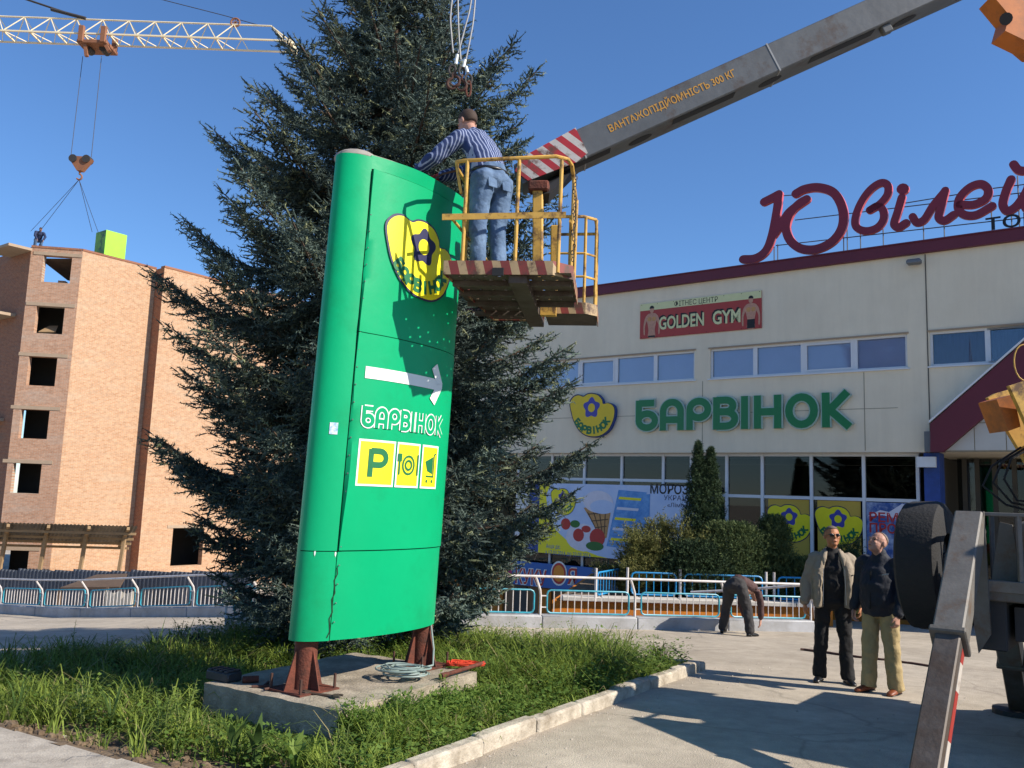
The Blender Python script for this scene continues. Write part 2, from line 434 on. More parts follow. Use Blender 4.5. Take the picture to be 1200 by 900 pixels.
mat('print_skin', '#b98a72', .6, var=.2, vscale=20)
mat('print_cone', '#b98a55', .6, var=.2, vscale=12)
mat('print_cream', '#d6d3de', .6, var=.08, vscale=8)
mat('print_leaf', '#2f6b2a', .6, var=.2)
mat('print_black', '#151515', .6, var=.05)
mat('print_magenta', '#a3275a', .6, var=.08)
mat('print_orange', '#e08a1c', .5, var=.05)
mat('print_mountain', '#2a4c8c', .6, var=.3, vscale=4, col2='#c9d4e6', amount=.3)
mat('curtain', '#4a5b86', .8, var=.12, vscale=3)
mat('blind_blue', '#ccd6f6', .6, var=.05, vscale=2)
mat('steel_grey', '#6d7073', .5, metal=.3, var=.1, vscale=6)
mat('sheet_grey', '#585e68', .6, metal=.1, var=.15, vscale=1.2, col2='#454a52', amount=.4)
mat('roof_sheet', '#5f5b57', .7, var=.25, vscale=1.5, col2='#8a7d68', amount=.3)
mat('timber', '#8c7455', .85, var=.25, vscale=3, bump=.2)
mat('timber_dark', '#5a4838', .9, var=.25, vscale=3)
mat('lintel', '#a08c76', .9, var=.1, vscale=3)
mat('crane_yellow', '#e2d2ad', .6, var=.1, vscale=2)
mat('crane_rust', '#86583c', .7, var=.2, vscale=3)
mat('rope_dark', '#35312e', .7, var=.1)
mat('lime_wrap', '#8ed21e', .5, var=.08, vscale=2)
mat('lime_print', '#7cae1e', .5, var=.25, vscale=2.2, col2='#2f4a18', amount=.32, sharp=.06)
mat('tarp', '#cfc6b0', .8, var=.1)
def glass_mat(name, tint, gloss_tint=(1, 1, 1), ior=1.5, see=1.0, rough=.01):
    mt = bpy.data.materials.new(name); mt.use_nodes = True; N = mt.node_tree.nodes; L = mt.node_tree.links; N.clear()
    o = N.new('ShaderNodeOutputMaterial'); mx = N.new('ShaderNodeMixShader'); fr = N.new('ShaderNodeFresnel'); fr.inputs[0].default_value = ior
    t = N.new('ShaderNodeBsdfTransparent'); t.inputs[0].default_value = tuple(tint) + (1,)
    g = N.new('ShaderNodeBsdfGlossy'); g.inputs['Color'].default_value = tuple(gloss_tint) + (1,); g.inputs['Roughness'].default_value = rough
    L.new(fr.outputs[0], mx.inputs[0]); L.new(t.outputs[0], mx.inputs[1]); L.new(g.outputs[0], mx.inputs[2]); L.new(mx.outputs[0], o.inputs[0]); M[name] = mt
glass_mat('shop_glass', (.5, .53, .53), ior=1.42)
glass_mat('upper_glass', (.9, .92, .95), ior=1.6)
def brick_mat(name, d, c1, c2, mortar, stain):
    mt = bpy.data.materials.new(name); mt.use_nodes = True; N = mt.node_tree.nodes; L = mt.node_tree.links; b = N['Principled BSDF']
    b.inputs['Roughness'].default_value = .92
    g = N.new('ShaderNodeNewGeometry'); dt = N.new('ShaderNodeVectorMath'); dt.operation = 'DOT_PRODUCT'; dt.inputs[1].default_value = tuple(d)
    L.new(g.outputs['Position'], dt.inputs[0]); sp = N.new('ShaderNodeSeparateXYZ'); L.new(g.outputs['Position'], sp.inputs[0])
    cb = N.new('ShaderNodeCombineXYZ'); L.new(dt.outputs['Value'], cb.inputs[0]); L.new(sp.outputs[2], cb.inputs[1])
    br = N.new('ShaderNodeTexBrick'); L.new(cb.outputs[0], br.inputs['Vector']); br.inputs['Scale'].default_value = 1.0
    br.inputs['Brick Width'].default_value = .26; br.inputs['Row Height'].default_value = .078; br.inputs['Mortar Size'].default_value = .008
    br.inputs['Color1'].default_value = lin(c1); br.inputs['Color2'].default_value = lin(c2); br.inputs['Mortar'].default_value = lin(mortar)
    def nz(sc, vec, det=6):
        n = N.new('ShaderNodeTexNoise'); n.inputs['Scale'].default_value = sc; n.inputs['Detail'].default_value = det; n.inputs['Roughness'].default_value = .7; L.new(vec, n.inputs['Vector']); return n.outputs[0]
    st = N.new('ShaderNodeMapping'); st.inputs['Scale'].default_value = (.35, 1.6, 1); L.new(cb.outputs[0], st.inputs[0])
    r = N.new('ShaderNodeMapRange'); r.inputs[1].default_value = .5; r.inputs[2].default_value = .72; L.new(nz(.9, st.outputs[0]), r.inputs[0])
    mx = N.new('ShaderNodeMix'); mx.data_type = 'RGBA'; L.new(r.outputs[0], mx.inputs[0]); L.new(br.outputs[0], mx.inputs[6]); mx.inputs[7].default_value = lin(stain)
    r2 = N.new('ShaderNodeMapRange'); r2.inputs[1].default_value = .3; r2.inputs[2].default_value = .7; r2.inputs[3].default_value = .78; r2.inputs[4].default_value = 1.18; L.new(nz(5., cb.outputs[0], 10), r2.inputs[0])
    s = N.new('ShaderNodeVectorMath'); s.operation = 'SCALE'; L.new(mx.outputs[2], s.inputs[0]); L.new(r2.outputs[0], s.inputs['Scale'])
    L.new(s.outputs[0], b.inputs['Base Color'])
    bp = N.new('ShaderNodeBump'); bp.inputs['Strength'].default_value = .4; bp.inputs['Distance'].default_value = .01; L.new(br.outputs['Fac'], bp.inputs['Height']); bp.invert = True; L.new(bp.outputs[0], b.inputs['Normal'])
    M[name] = mt

# ------------------------------------------------------------------ ground
def grid_lines(a, b, step, far):
    core = list(np.arange(a, b + 1e-6, step)); lo = [a - d for d in (3, 9, 25, 70, 200, 600, far)][::-1]; hi = [b + d for d in (3, 9, 25, 70, 200, 600, far)]
    return lo + core + hi
xs = grid_lines(-26, 14, .25, 2500); ys = grid_lines(-3, 34, .25, 2500)
V = np.array([(x, y, H(x, y) + (.012 * noise.noise(Vector((x * .5, y * .5, 0))) if abs(x) < 30 and -5 < y < 40 else 0)) for y in ys for x in xs])
nx = len(xs); F = [(j * nx + i, j * nx + i + 1, (j + 1) * nx + i + 1, (j + 1) * nx + i) for j in range(len(ys) - 1) for i in range(nx - 1)]
g_ = raw_mesh('ground', V, F, 'asphalt', smooth=True, kind='structure')
# worn-asphalt material: cracks and patches
nt = M['asphalt'].node_tree; N = nt.nodes; L = nt.links; b = N['Principled BSDF']; tc = N.new('ShaderNodeTexCoord')
vo = N.new('ShaderNodeTexVoronoi'); vo.feature = 'DISTANCE_TO_EDGE'; vo.inputs['Scale'].default_value = .45
nzz = N.new('ShaderNodeTexNoise'); nzz.inputs['Scale'].default_value = 1.6; nzz.inputs['Detail'].default_value = 6; L.new(tc.outputs['Object'], nzz.inputs['Vector'])
mixv = N.new('ShaderNodeMix'); mixv.data_type = 'VECTOR'; mixv.inputs[0].default_value = .22; L.new(tc.outputs['Object'], mixv.inputs[4]); L.new(nzz.outputs['Color'], mixv.inputs[5]); L.new(mixv.outputs[1], vo.inputs['Vector'])
cr = N.new('ShaderNodeMapRange'); cr.inputs[1].default_value = .0; cr.inputs[2].default_value = .008; cr.inputs[3].default_value = .74; cr.inputs[4].default_value = 1; L.new(vo.outputs['Distance'], cr.inputs[0])
old = b.inputs['Base Color'].links[0].from_socket; sc_ = N.new('ShaderNodeVectorMath'); sc_.operation = 'SCALE'; L.new(old, sc_.inputs[0]); L.new(cr.outputs[0], sc_.inputs['Scale']); L.new(sc_.outputs[0], b.inputs['Base Color'])

# the planted bed, its kerb and the slab pavement
B0 = Vector((-1.07, 5.13, 0)); BU = Vector((.51, .86, 0)).normalized(); BV = Vector((-BU.y, BU.x, 0)); BUL, BVL = 6.6, 5.8
def bed(u, v, dz=0.): p = B0 + BU * u + BV * v; return Vector((p.x, p.y, H(p.x, p.y) + dz))
def bed_z(u, v): return .02 + .035 * sstep(u / .8) * sstep((BVL - v) / .7) * sstep(v / .4) + .03 * noise.noise(Vector((u * 1.3, v * 1.3, 3))) + .025 * noise.noise(Vector((u * 5, v * 5, 7)))
nu, nv = 100, 90; V = []
for j in range(nv + 1):
    for i in range(nu + 1):
        u, v = -.09 + (BUL + .09) * i / nu, -.02 + (BVL + .02) * j / nv; V.append(bed(u, v, max(.012, bed_z(u, v)) + .004))
F = [(j * (nu + 1) + i, j * (nu + 1) + i + 1, (j + 1) * (nu + 1) + i + 1, (j + 1) * (nu + 1) + i) for j in range(nv) for i in range(nu)]
raw_mesh('planting_bed', np.array(V), F, 'soil', smooth=True, kind='structure')
kerb = empty('kerb', bed(3, 0), None, None); kerb['kind'] = 'structure'
n = 8; rk = random.Random(4)
def kerbstone(p, q, w, h, parent, m='kerb_white', dip=.1, name='kerbstone'):
    d = (q - p).normalized(); s = Vector((d.y, -d.x, 0)); c = (p + q) / 2; up = s.cross(d).normalized(); up = up if up.z > 0 else -up
    MB().obox(c + up * ((h - dip) / 2), d, s, up, (q - p).length / 2 - .006, w / 2, (h + dip) / 2, ch=.018).build(name, m, parent, smooth=True)
for i in range(n):
    u0, u1 = BUL * i / n, BUL * (i + 1) / n
    j1, j2 = rk.uniform(-.012, .012), rk.uniform(-.012, .012)
    kerbstone(bed(u0, -.075 + j1, 0), bed(u1, -.075 + j2, 0), .12, .115 + rk.uniform(-.012, .012), kerb)
kerbstone(bed(BUL + .085, -.15), bed(BUL + .085, .62), .15, .1, kerb); kerbstone(bed(BUL + .085, .63), bed(BUL + .085, 1.4), .15, .09, kerb)
# slab pavement in front (left foreground)
pv = empty('pavement', bed(-1, 3)); pv['kind'] = 'structure'
V = [bed(u, v, .008) for v in np.arange(-1.0, 9.01, .5) for u in (-3.2, -2.4, -1.6, -.8, -.04)]; k = 5
raw_mesh('bedding', np.array(V), [(j * k + i, j * k + i + 1, (j + 1) * k + i + 1, (j + 1) * k + i) for j in range(len(V) // k - 1) for i in range(k - 1)], 'pavement_base', pv)
rp = random.Random(9)
for r_ in range(7):
    w_ = .36; u1 = -.05 - r_ * (w_ + .008); u0 = u1 - w_; v = -.8 + (r_ % 2) * .3
    while v < 8.2:
        c = bed((u0 + u1) / 2, v + .3); dz = rp.uniform(-.003, .004)
        if c.x > -7:
            nrm = (bed(u1, v) - bed(u0, v)).cross(bed(u0, v + .6) - bed(u0, v)); nrm = (nrm if nrm.z > 0 else -nrm).normalized()
            MB().obox(c + Vector((0, 0, .004 + dz)), BU, BV, nrm, w_ / 2, .295, .026, ch=.006).build('paver', 'paver', pv)
        v += .6
# ------------------------------------------------------------------ railing kerbs and railings
def hz(p, dz=0): return Vector((p.x, p.y, zg(min(p.y, 22)) - .075 * max(0, -p.x - 2.5) * sstep((p.y - 8) / 10) + dz))
def railing(p0, p1, n, label, lean, group=None, barn=12, curb_h=.22):
    """kerb wall plus one railing of bent posts, a top rail and n barred panels"""
    d = (p1 - p0) / n; L_ = d.length; dn = d.normalized()
    cw = empty('kerb_wall', hz(p0)); cw['kind'] = 'structure'
    for i in range(n):
        a, b = hz(p0 + d * i), hz(p0 + d * (i + 1)); kerbstone(a, b, .3, curb_h, cw, 'kerb_grey', .5, 'kerb_block')
    r = empty('railing', hz(p0), label, 'railing', 'white and teal kerb railings')
    top = [hz(p0 + d * i, .9) + lean for i in range(n + 1)]
    MB().tube(top, .022, 8).build('top_rail', 'rail_white', r, smooth=True)
    for i in range(n + 1):
        b = hz(p0 + d * i, curb_h - .05)
        MB().tube([b, b + Vector((0, 0, .38)), b + Vector((0, 0, .48)) + lean * .12, b + Vector((0, 0, .74 - curb_h + .2)) + lean], .022, 8).build('post', 'rail_white', r, smooth=True)
    bar = None
    for i in range(n):
        a = hz(p0 + d * i, curb_h + .03) + dn * .12; b = hz(p0 + d * (i + 1), curb_h + .03) - dn * .12; h = .4; q = .07
        up = Vector((0, 0, 1)); ax = (b - a).normalized()
        pts = [a + ax * q, b - ax * q, b - ax * q * .3 + up * q * .3, b + up * q, b + up * (h - q), b - ax * q * .3 + up * (h - q * .3), b - ax * q + up * h, a + ax * q + up * h, a + ax * q * .3 + up * (h - q * .3), a + up * (h - q), a + up * q, a + ax * q * .3 + up * q * .3]
        pn = MB().tube(pts, .017, 6, closed=True).build('panel', 'rail_teal', r, smooth=True)
        for k in range(1, barn):
            c = a.lerp(b, k / barn)
            MB().tube([c + up * .012, c + up * (h - .012)], .0095, 5).build('bar', 'rail_white', pn)
        MB().bar(a - dn * .12 + up * .1, a + up * .1, .02, .02).bar(a - dn * .12 + up * .3, a + up * .3, .02, .02).build('bracket', 'rail_white', pn)
LEAN = Vector((-.10, -.13, .0))
railing(RA0, RA1, 6, 'white and teal railing on the kerb in front of the shop, beside the bending man', LEAN)
railing(RB0, RB1, 10, 'white and teal railing along the road in front of the brick building', Vector((-.12, -.17, 0)), barn=13)
# end frame of the railing on the right
e0 = hz(RA1)
ef = empty('handrail', e0, 'white tubular end frame of the ramp handrail behind the man in the beige jacket', 'handrail')
ra = (RA1 - RA0).normalized()
MB().tube([hz(RA1, .9) + LEAN, hz(RA1 + ra * .15, .86) + LEAN, hz(RA1 + ra * .22, .6) + LEAN * .6, hz(RA1 + ra * .3, .0)], .028, 8).build('post', 'rail_white', ef, smooth=True)
q0 = RA1 + Vector((.05, .9, 0))
MB().tube([hz(RA1, .9) + LEAN, hz(RA1, .84) + Vector((-1.1, .5, -.14)), hz(RA1, .66) + Vector((-2.1, 1.0, -.1))], .026, 8).build('sloping_rail', 'rail_white', ef, smooth=True)
MB().tube([hz(RA1 + ra * .02, .88) + LEAN, hz(RA1 + ra * .08, .5), hz(RA1 + ra * .12, -.02)], .026, 8).build('post', 'rail_white', ef, smooth=True)
for zz in (.3, .5): MB().bar(hz(RA1 + ra * .12, zz), hz(RA1 + ra * .28, zz), .03, .03).build('crossbar', 'rail_white', ef)

# rain streaks on the shop's render and grit in the asphalt
nt = M['render_cream'].node_tree; N = nt.nodes; L = nt.links; b = N['Principled BSDF']; tc = N.new('ShaderNodeNewGeometry'); mp = N.new('ShaderNodeMapping'); mp.inputs['Scale'].default_value = (2.6, 2.6, .22); L.new(tc.outputs['Position'], mp.inputs[0])
ns_ = N.new('ShaderNodeTexNoise'); ns_.inputs['Scale'].default_value = 1.4; ns_.inputs['Detail'].default_value = 8; ns_.inputs['Roughness'].default_value = .7; L.new(mp.outputs[0], ns_.inputs['Vector'])
rr_ = N.new('ShaderNodeMapRange'); rr_.inputs[1].default_value = .42; rr_.inputs[2].default_value = .72; rr_.inputs[3].default_value = 1.01; rr_.inputs[4].default_value = .94; L.new(ns_.outputs[0], rr_.inputs[0])
old = b.inputs['Base Color'].links[0].from_socket; sc_ = N.new('ShaderNodeVectorMath'); sc_.operation = 'SCALE'; L.new(old, sc_.inputs[0]); L.new(rr_.outputs[0], sc_.inputs['Scale']); L.new(sc_.outputs[0], b.inputs['Base Color'])
nt = M['asphalt'].node_tree; N = nt.nodes; L = nt.links; b = N['Principled BSDF']; tc = N.new('ShaderNodeTexCoord')
for s1, lo_, hi_ in ((140, .8, 1.16), (7.0, .9, 1.08), (.5, .9, 1.06)):
    ns_ = N.new('ShaderNodeTexNoise'); ns_.inputs['Scale'].default_value = s1; ns_.inputs['Detail'].default_value = 5; L.new(tc.outputs['Object'], ns_.inputs['Vector'])
    rr_ = N.new('ShaderNodeMapRange'); rr_.inputs[1].default_value = .32; rr_.inputs[2].default_value = .68; rr_.inputs[3].default_value = lo_; rr_.inputs[4].default_value = hi_; L.new(ns_.outputs[0], rr_.inputs[0])
    old = b.inputs['Base Color'].links[0].from_socket; sc_ = N.new('ShaderNodeVectorMath'); sc_.operation = 'SCALE'; L.new(old, sc_.inputs[0]); L.new(rr_.outputs[0], sc_.inputs['Scale']); L.new(sc_.outputs[0], b.inputs['Base Color'])

# ------------------------------------------------------------------ shop building
FA = at(1075, 529, 20.0); FA = Vector((FA.x, FA.y, 0))
def fmap(w, z, d=0.): p = FA + DF * w + DN * d; return Vector((p.x, p.y, z))
def fz(px, py, d=0.):
    p = plane_hit(px, py, FA + DN * d, DN); return ((p - FA).dot(DF), p.z)
def wall_holes(w0, w1, z0, z1, holes, fm, depth, mb=None):
    mb = mb or MB(); W = sorted({w0, w1} | {h[i] for h in holes for i in (0, 1)}); Z = sorted({z0, z1} | {h[i] for h in holes for i in (2, 3)})
    W = [w for w in W if w0 <= w <= w1]; Z = [z for z in Z if z0 <= z <= z1]
    for a, b in zip(W, W[1:]):
        for c, e in zip(Z, Z[1:]):
            cw, cz = (a + b) / 2, (c + e) / 2
            if any(h[0] < cw < h[1] and h[2] < cz < h[3] for h in holes): continue
            mb.add([fm(a, c), fm(b, c), fm(b, e), fm(a, e)], [(0, 1, 2, 3)])
    for a, b, c, e in holes:
        for p, q in (((a, c), (b, c)), ((b, c), (b, e)), ((b, e), (a, e)), ((a, e), (a, c))):
            mb.add([fm(p[0], p[1]), fm(q[0], q[1]), fm(q[0], q[1], -depth), fm(p[0], p[1], -depth)], [(0, 1, 2, 3)])
    return mb
def fbox(mb, w0, w1, z0, z1, d0, d1, mi=0, fm=fmap):
    return mb.prism([fm(w0, z0, d0), fm(w1, z0, d0), fm(w1, z1, d0), fm(w0, z1, d0)], fm(0, 0, d1) - fm(0, 0, d0), mi)
SW0, SW1 = -9.0, 15.5
ZS = 3.39; ZR = fz(1085, 297)[1]; ZRT = fz(1085, 284)[1]
zt, zb = fz(1063, 391)[1], fz(1063, 431)[1]
w3r, w3l = fz(1320, 380)[0], fz(1089, 388)[0]; w2r, w2l = fz(1063, 400)[0], fz(832, 420)[0]; w1r, w1l = fz(814, 425)[0], fz(610, 440)[0]
shop = empty('shop_building', fmap(4, -.6), 'cream two-storey shop building with burgundy parapet and strip windows', 'building')
holes = [(w3r, w3l, zb, zt), (w2r, w2l, zb, zt), (w1r, w1l, zb, zt)]
wall_holes(SW0, SW1, ZS, ZR, holes, fmap, .16).build('wall', 'render_cream', shop)
b = MB(); fbox(b, SW0, SW1, ZR, ZRT, -.3, .12); b.build('parapet', 'burgundy', shop)
b = MB(); fbox(b, SW0 , SW1, ZRT + .0, ZRT + .03, -.34, .15); b.build('parapet_cap', 'burgundy', shop)
b = MB(); b.prism([fmap(SW0, ZS + .02, -.17), fmap(SW1, ZS + .02, -.17), fmap(SW1, ZS + .02, -12), fmap(SW0, ZS + .02, -12)], (0, 0, ZR - ZS - .03)); b.build('upper_storey', 'inside_grey', shop)
MB().prism([fmap(SW1 + .01, -3, -.02), fmap(SW1 + .01, -3, -12), fmap(SW1 + .01, ZR - .01, -12), fmap(SW1 + .01, ZR - .01, -.02)], DF * .2).build('side_wall', 'render_cream', shop)
b = MB(); fbox(b, SW0, SW1, ZS - .02, ZS - .001, -3.0, 0); b.build('soffit', 'render_cream', shop)
# vertical joints in the render
for w_ in (w2l + .2, 1.15):
    b = MB(); fbox(b, w_, w_ + .018, ZS + .02, zb - .05, .001, .004); b.build('joint', 'tile_joint', shop)
b = MB(); fbox(b, .4, 11.5, 4.42, 4.434, .001, .004); b.build('joint', 'tile_joint', shop)
def strip_window(w0, w1, cuts, fill, opener=()):
    ww = [w0] + list(cuts) + [w1]
    for i, (a, c) in enumerate(zip(ww, ww[1:])):
        wf = MB(); t = .055
        fbox(wf, a, c, zb, zb + t, -.13, -.06); fbox(wf, a, c, zt - t, zt, -.13, -.06); fbox(wf, a, a + t, zb + t, zt - t, -.13, -.06); fbox(wf, c - t, c, zb + t, zt - t, -.13, -.06)
        if i in opener:
            t2 = .1; fbox(wf, a + t, c - t, zb + t, zb + t2, -.11, -.05); fbox(wf, a + t, c - t, zt - t2, zt - t, -.11, -.05); fbox(wf, a + t, a + t2, zb + t2, zt - t2, -.11, -.05); fbox(wf, c - t2, c - t, zb + t2, zt - t2, -.11, -.05)
        f = wf.build('window', 'white_frame', shop)
        g = MB(); fbox(g, a + t, c - t, zb + t, zt - t, -.105, -.1); g.build('pane', 'upper_glass', f)
        g = MB()
        if fill == 'curtain':
            n = 36
            for k in range(n):
                x0 = a + t + (c - a - 2 * t) * k / n; x1 = a + t + (c - a - 2 * t) * (k + 1) / n
                d0, d1 = (-.145, -.16) if k % 2 else (-.16, -.145)
                g.add([fmap(x0, zb + t, d0), fmap(x1, zb + t, d1), fmap(x1, zt - t, d1), fmap(x0, zt - t, d0)], [(0, 1, 2, 3)])
        else: fbox(g, a + t, c - t, zb + t, zt - t, -.16, -.14)
        g.build('curtain' if fill == 'curtain' else 'blind', fill if fill != 'blind' else 'blind_blue', f)
    b = MB(); fbox(b, w0 - .05, w1 + .05, zb - .035, zb - .002, -.14, .05); b.build('sill', 'white_frame', shop)
    b = MB(); fbox(b, w0 - .04, w1 + .04, zt + .002, zt + .04, -.1, .03); b.build('lintel', 'lintel', shop)
strip_window(w3r, w3l, [fz(1157, 400)[0], fz(1230, 400)[0]], 'curtain')
strip_window(w2r, w2l, [fz(1001, 400)[0], fz(940, 410)[0], fz(884, 415)[0]], 'blind', (1,))
strip_window(w1r, w1l, [fz(767, 428)[0], fz(721, 430)[0], fz(678, 435)[0]], 'blind', (2,))
# ground floor: glazing
zm = fz(1040, 586)[1]; ZB = -.62
mull = [fz(px, 560)[0] for px in (1072, 1008, 946, 888, 846, 804, 771, 722, 678, 640, 600)]
def mullion(w_, z0=ZB, z1=ZS - .02, t=.075):
    b = MB(); fbox(b, w_ - t / 2, w_ + t / 2, z0, z1, -.42, -.3); b.build('mullion', 'white_frame', shop)
for i, w_ in enumerate(mull): mullion(w_)
for i, (a, c) in enumerate(zip(mull, mull[1:])):
    z_t = zm if i < 5 else fz(720, 562)[1]
    b = MB(); fbox(b, a + .04, c - .04, z_t - .04, z_t + .04, -.41, -.31); f = b.build('transom', 'white_frame', shop)
    b = MB(); fbox(b, a + .04, c - .04, ZS - .1, ZS - .021, -.41, -.31); b.build('head_rail', 'white_frame', shop)
    b = MB(); fbox(b, a + .04, c - .04, z_t + .04, ZS - .1, -.37, -.36); b.build('pane', 'shop_glass', shop)
    b = MB(); fbox(b, a + .04, c - .04, ZB + .1, z_t - .04, -.37, -.36); b.build('pane', 'shop_glass', shop)
b = MB(); fbox(b, -.1, SW1, -3, ZB + .1, -.46, -.2); b.build('plinth', 'orange_wall', shop)
# inside of the shop: floor, back wall, a few racks
b = MB(); fbox(b, -.1, SW1, ZB - .1, ZB, -9, -.47); b.build('floor', 'inside_grey', shop)
b = MB(); fbox(b, -.1, SW1, ZB, ZS, -7.2, -7); b.build('back_wall', 'inside_grey', shop)
b = MB(); fbox(b, -.2, -.1, ZB, ZS - .03, -7, -.5); b.build('partition', 'inside_grey', shop)
rr = random.Random(3)
for k in range(6):
    b = MB(); w_ = .5 + k * 1.5; z1 = 1.2 + rr.random() * .6
    fbox(b, w_, w_ + 1.2, ZB, z1, -3.4 - (k % 2), -3 - (k % 2)); b.build('display_rack', 'inside_grey', shop)
# yellow window panels with emblem, poster
def emblem(fm, cx, cz, hw, hh, d, parent, board, edge=None, thick=.0, letters='print_green', flower='print_violet', grid=None, line='print_navy', sf=1.):
    """yellow cloud-shaped badge with a plain flower and the arched name; fm(u, v, d)"""
    P = [(cx + x * hw * sf, cz + y * hh) for x, y in EMB]
    if thick:
        body = MB(); body.prism([fm(p[0], p[1], d) for p in P], fm(0, 0, d + thick) - fm(0, 0, d), 0); o = body.build('badge', [edge], parent); d = d + thick
    else: o = parent
    flat_poly([(cx + x * hw * 1.0 * sf, cz + y * hh * 1.0) for x, y in EMB], fm, d + .002, 'outline', line, o, grid=grid)
    flat_poly([(cx + x * hw * .955 * sf, cz + y * hh * .95) for x, y in EMB], fm, d + .004, 'field', board, o, grid=grid)
    fl = [(cx - .02 * hw * sf + sf * hw * .32 * (1 + .16 * math.cos(5 * a)) * math.cos(a + .3), cz + .33 * hh + hh * .42 * (1 + .16 * math.cos(5 * a)) * math.sin(a + .3)) for a in [2 * math.pi * k / 40 for k in range(40)]]
    flat_poly(fl, fm, d + .006, 'flower', flower, o, grid=grid)
    flat_poly([(cx - .02 * hw * sf + sf * hw * .15 * math.cos(2 * math.pi * k / 20), cz + .33 * hh + hh * .2 * math.sin(2 * math.pi * k / 20)) for k in range(20)], fm, d + .008, 'flower_centre', board, o, grid=grid)
    S = []
    for i, ch in enumerate('БАРВІНОК'):
        ang = math.radians(-150 + i * (120 / 7.)); ex, ez = cx + math.cos(ang) * hw * .72 * sf, cz + .12 * hh + math.sin(ang) * hh * .80
        rot = (ang + math.pi / 2) * .8; adv, st = GLY[ch]
        for q in st:
            cl = q[-1] == 'o'; pts = []
            for p in (q[:-1] if cl else q):
                x, y = (p[0] - adv / 2 + .05) * .3 * hw, (p[1] - .5) * .34 * hh
                pts.append((ex + sf * (x * math.cos(rot) - y * math.sin(rot)), ez + x * math.sin(rot) + y * math.cos(rot)))
            S.append((pts, cl))
    put_strokes(S, .072 * hw, fm, d + .0065, letters, 'lettering', o, step=.00015)
    return o
for i, (pa, pb) in enumerate(((946, 892), (1007, 950))):
    a, c = fz(pa, 600)[0], fz(pb, 600)[0]
    b = MB(); fbox(b, a + .06, c - .06, ZB + .12, zm - .05, -.355, -.345); pnl = b.build('window_panel', 'panel_yellow', shop)
    emblem(lambda u, v, d: fmap(-u, v, d - .345), -(fz(978, 615)[0] if i else fz(920, 612)[0]), fz(978, 616)[1], .6, .48, .002, pnl, 'print_yellow')
po = empty('poster', fmap(.6, 1), 'blue poster of snowy mountains with red lettering in the shop window', 'poster')
a, c = fz(1069, 600)[0], fz(1010, 600)[0]
b = MB(); fbox(b, a + .03, c - .03, .35, zm - .06, -.30, -.28); b.build('sheet', 'print_mountain', po)
fpo = lambda u, v, d: fmap(-u, v, d - .28)
text_on('РЕМОНТ', fpo, -(c - .1), fz(1040, 612)[1], .3, .004, 'lettering', 'print_red', po, width=1.35, bold=.02)
text_on('ПРОДАЖ', fpo, -(c - .1), fz(1040, 625)[1], .3, .004, 'lettering', 'print_red', po, width=1.35, bold=.02)
pk = [(-(c - .05), fz(1040, 606)[1]), (-(c - .35), fz(1040, 598)[1]), (-(c - .55), fz(1040, 600)[1]), (-(c - .85), fz(1040, 589.5)[1]), (-(c - 1.1), fz(1040, 596)[1]), (-(c - 1.4), fz(1040, 605)[1]), (-(c - 1.0), fz(1040, 603)[1]), (-(c - .7), fz(1040, 607)[1]), (-(c - .4), fz(1040, 604)[1])]
flat_poly(pk, fpo, .003, 'snow_peak', 'print_cream', po)
# big ice-cream billboard and the cafe banner below it
FU = lambda u, v, d: fmap(-u, v, d)
def fu(px, py, d=0.): w_, z_ = fz(px, py, d); return (-w_, z_)
BD = -.05
bl, bt = fu(633, 566, BD); br_ = fu(838, 566, BD)[0]; bb = fu(700, 653, BD)[1]
bbd = empty('billboard', fmap(-bl, bb, BD), 'large ice cream advertising billboard with yellow corner on the shop front', 'billboard')
FB = lambda u, v, d: fmap(-u, v, d + BD)
b = MB(); fbox(b, -br_, -bl, bb, bt, -.1 + BD, BD); b.build('board', 'print_sky', bbd)
def pp(*pts): return [fu(x, y, BD) for x, y in pts]
flat_poly([(bl, bt)] + pp((646, 566), (640, 580), (642, 600), (652, 622), (672, 640), (700, 651)) + [(fu(712, 653, BD)[0], bb), (bl, bb)], FB, .003, 'yellow_field', 'print_yellow', bbd)
emblem(FB, fu(660, 588, BD)[0], fu(660, 588, BD)[1], .46, .40, .003, bbd, 'print_yellow')
flat_poly(pp((684, 595), (717, 592), (711, 630), (706, 632), (700, 622)), FB, .004, 'cone', 'print_cone', bbd)
flat_poly([(fu(701, 588, BD)[0] + .5 * math.cos(k / 24 * 2 * math.pi), fu(701, 588, BD)[1] + .32 * math.sin(k / 24 * 2 * math.pi)) for k in range(24)], FB, .006, 'scoop', 'print_cream', bbd)
def disc(px, py, r, m_, nm, d=.007, ry=None): 
    c_ = fu(px, py, BD); flat_poly([(c_[0] + r * math.cos(k / 16 * 2 * math.pi), c_[1] + (ry or r) * math.sin(k / 16 * 2 * math.pi)) for k in range(16)], FB, d, nm, m_, bbd)
for k in range(4):
    flat_poly(pp((688 + k * 7, 600), (689.2 + k * 7, 600), (702 + k * 2.2, 626), (701 + k * 2.2, 626)), FB, .005, 'cone_line', 'timber_dark', bbd)
for k in range(3): flat_poly(pp((689 + k * 4, 602 + k * 8), (715 - k * 2, 600 + k * 8), (715 - k * 2, 601.2 + k * 8), (689 + k * 4, 603.2 + k * 8)), FB, .0052, 'cone_line', 'timber_dark', bbd)
flat_poly([(fu(706, 596, BD)[0] + .42 * math.cos(k / 24 * 2 * math.pi), fu(704, 594, BD)[1] + .2 * math.sin(k / 24 * 2 * math.pi)) for k in range(24)], FB, .0065, 'scoop_edge', 'print_sky', bbd)
disc(684, 630, .62, 'print_cream', 'cream', .0045, .4)
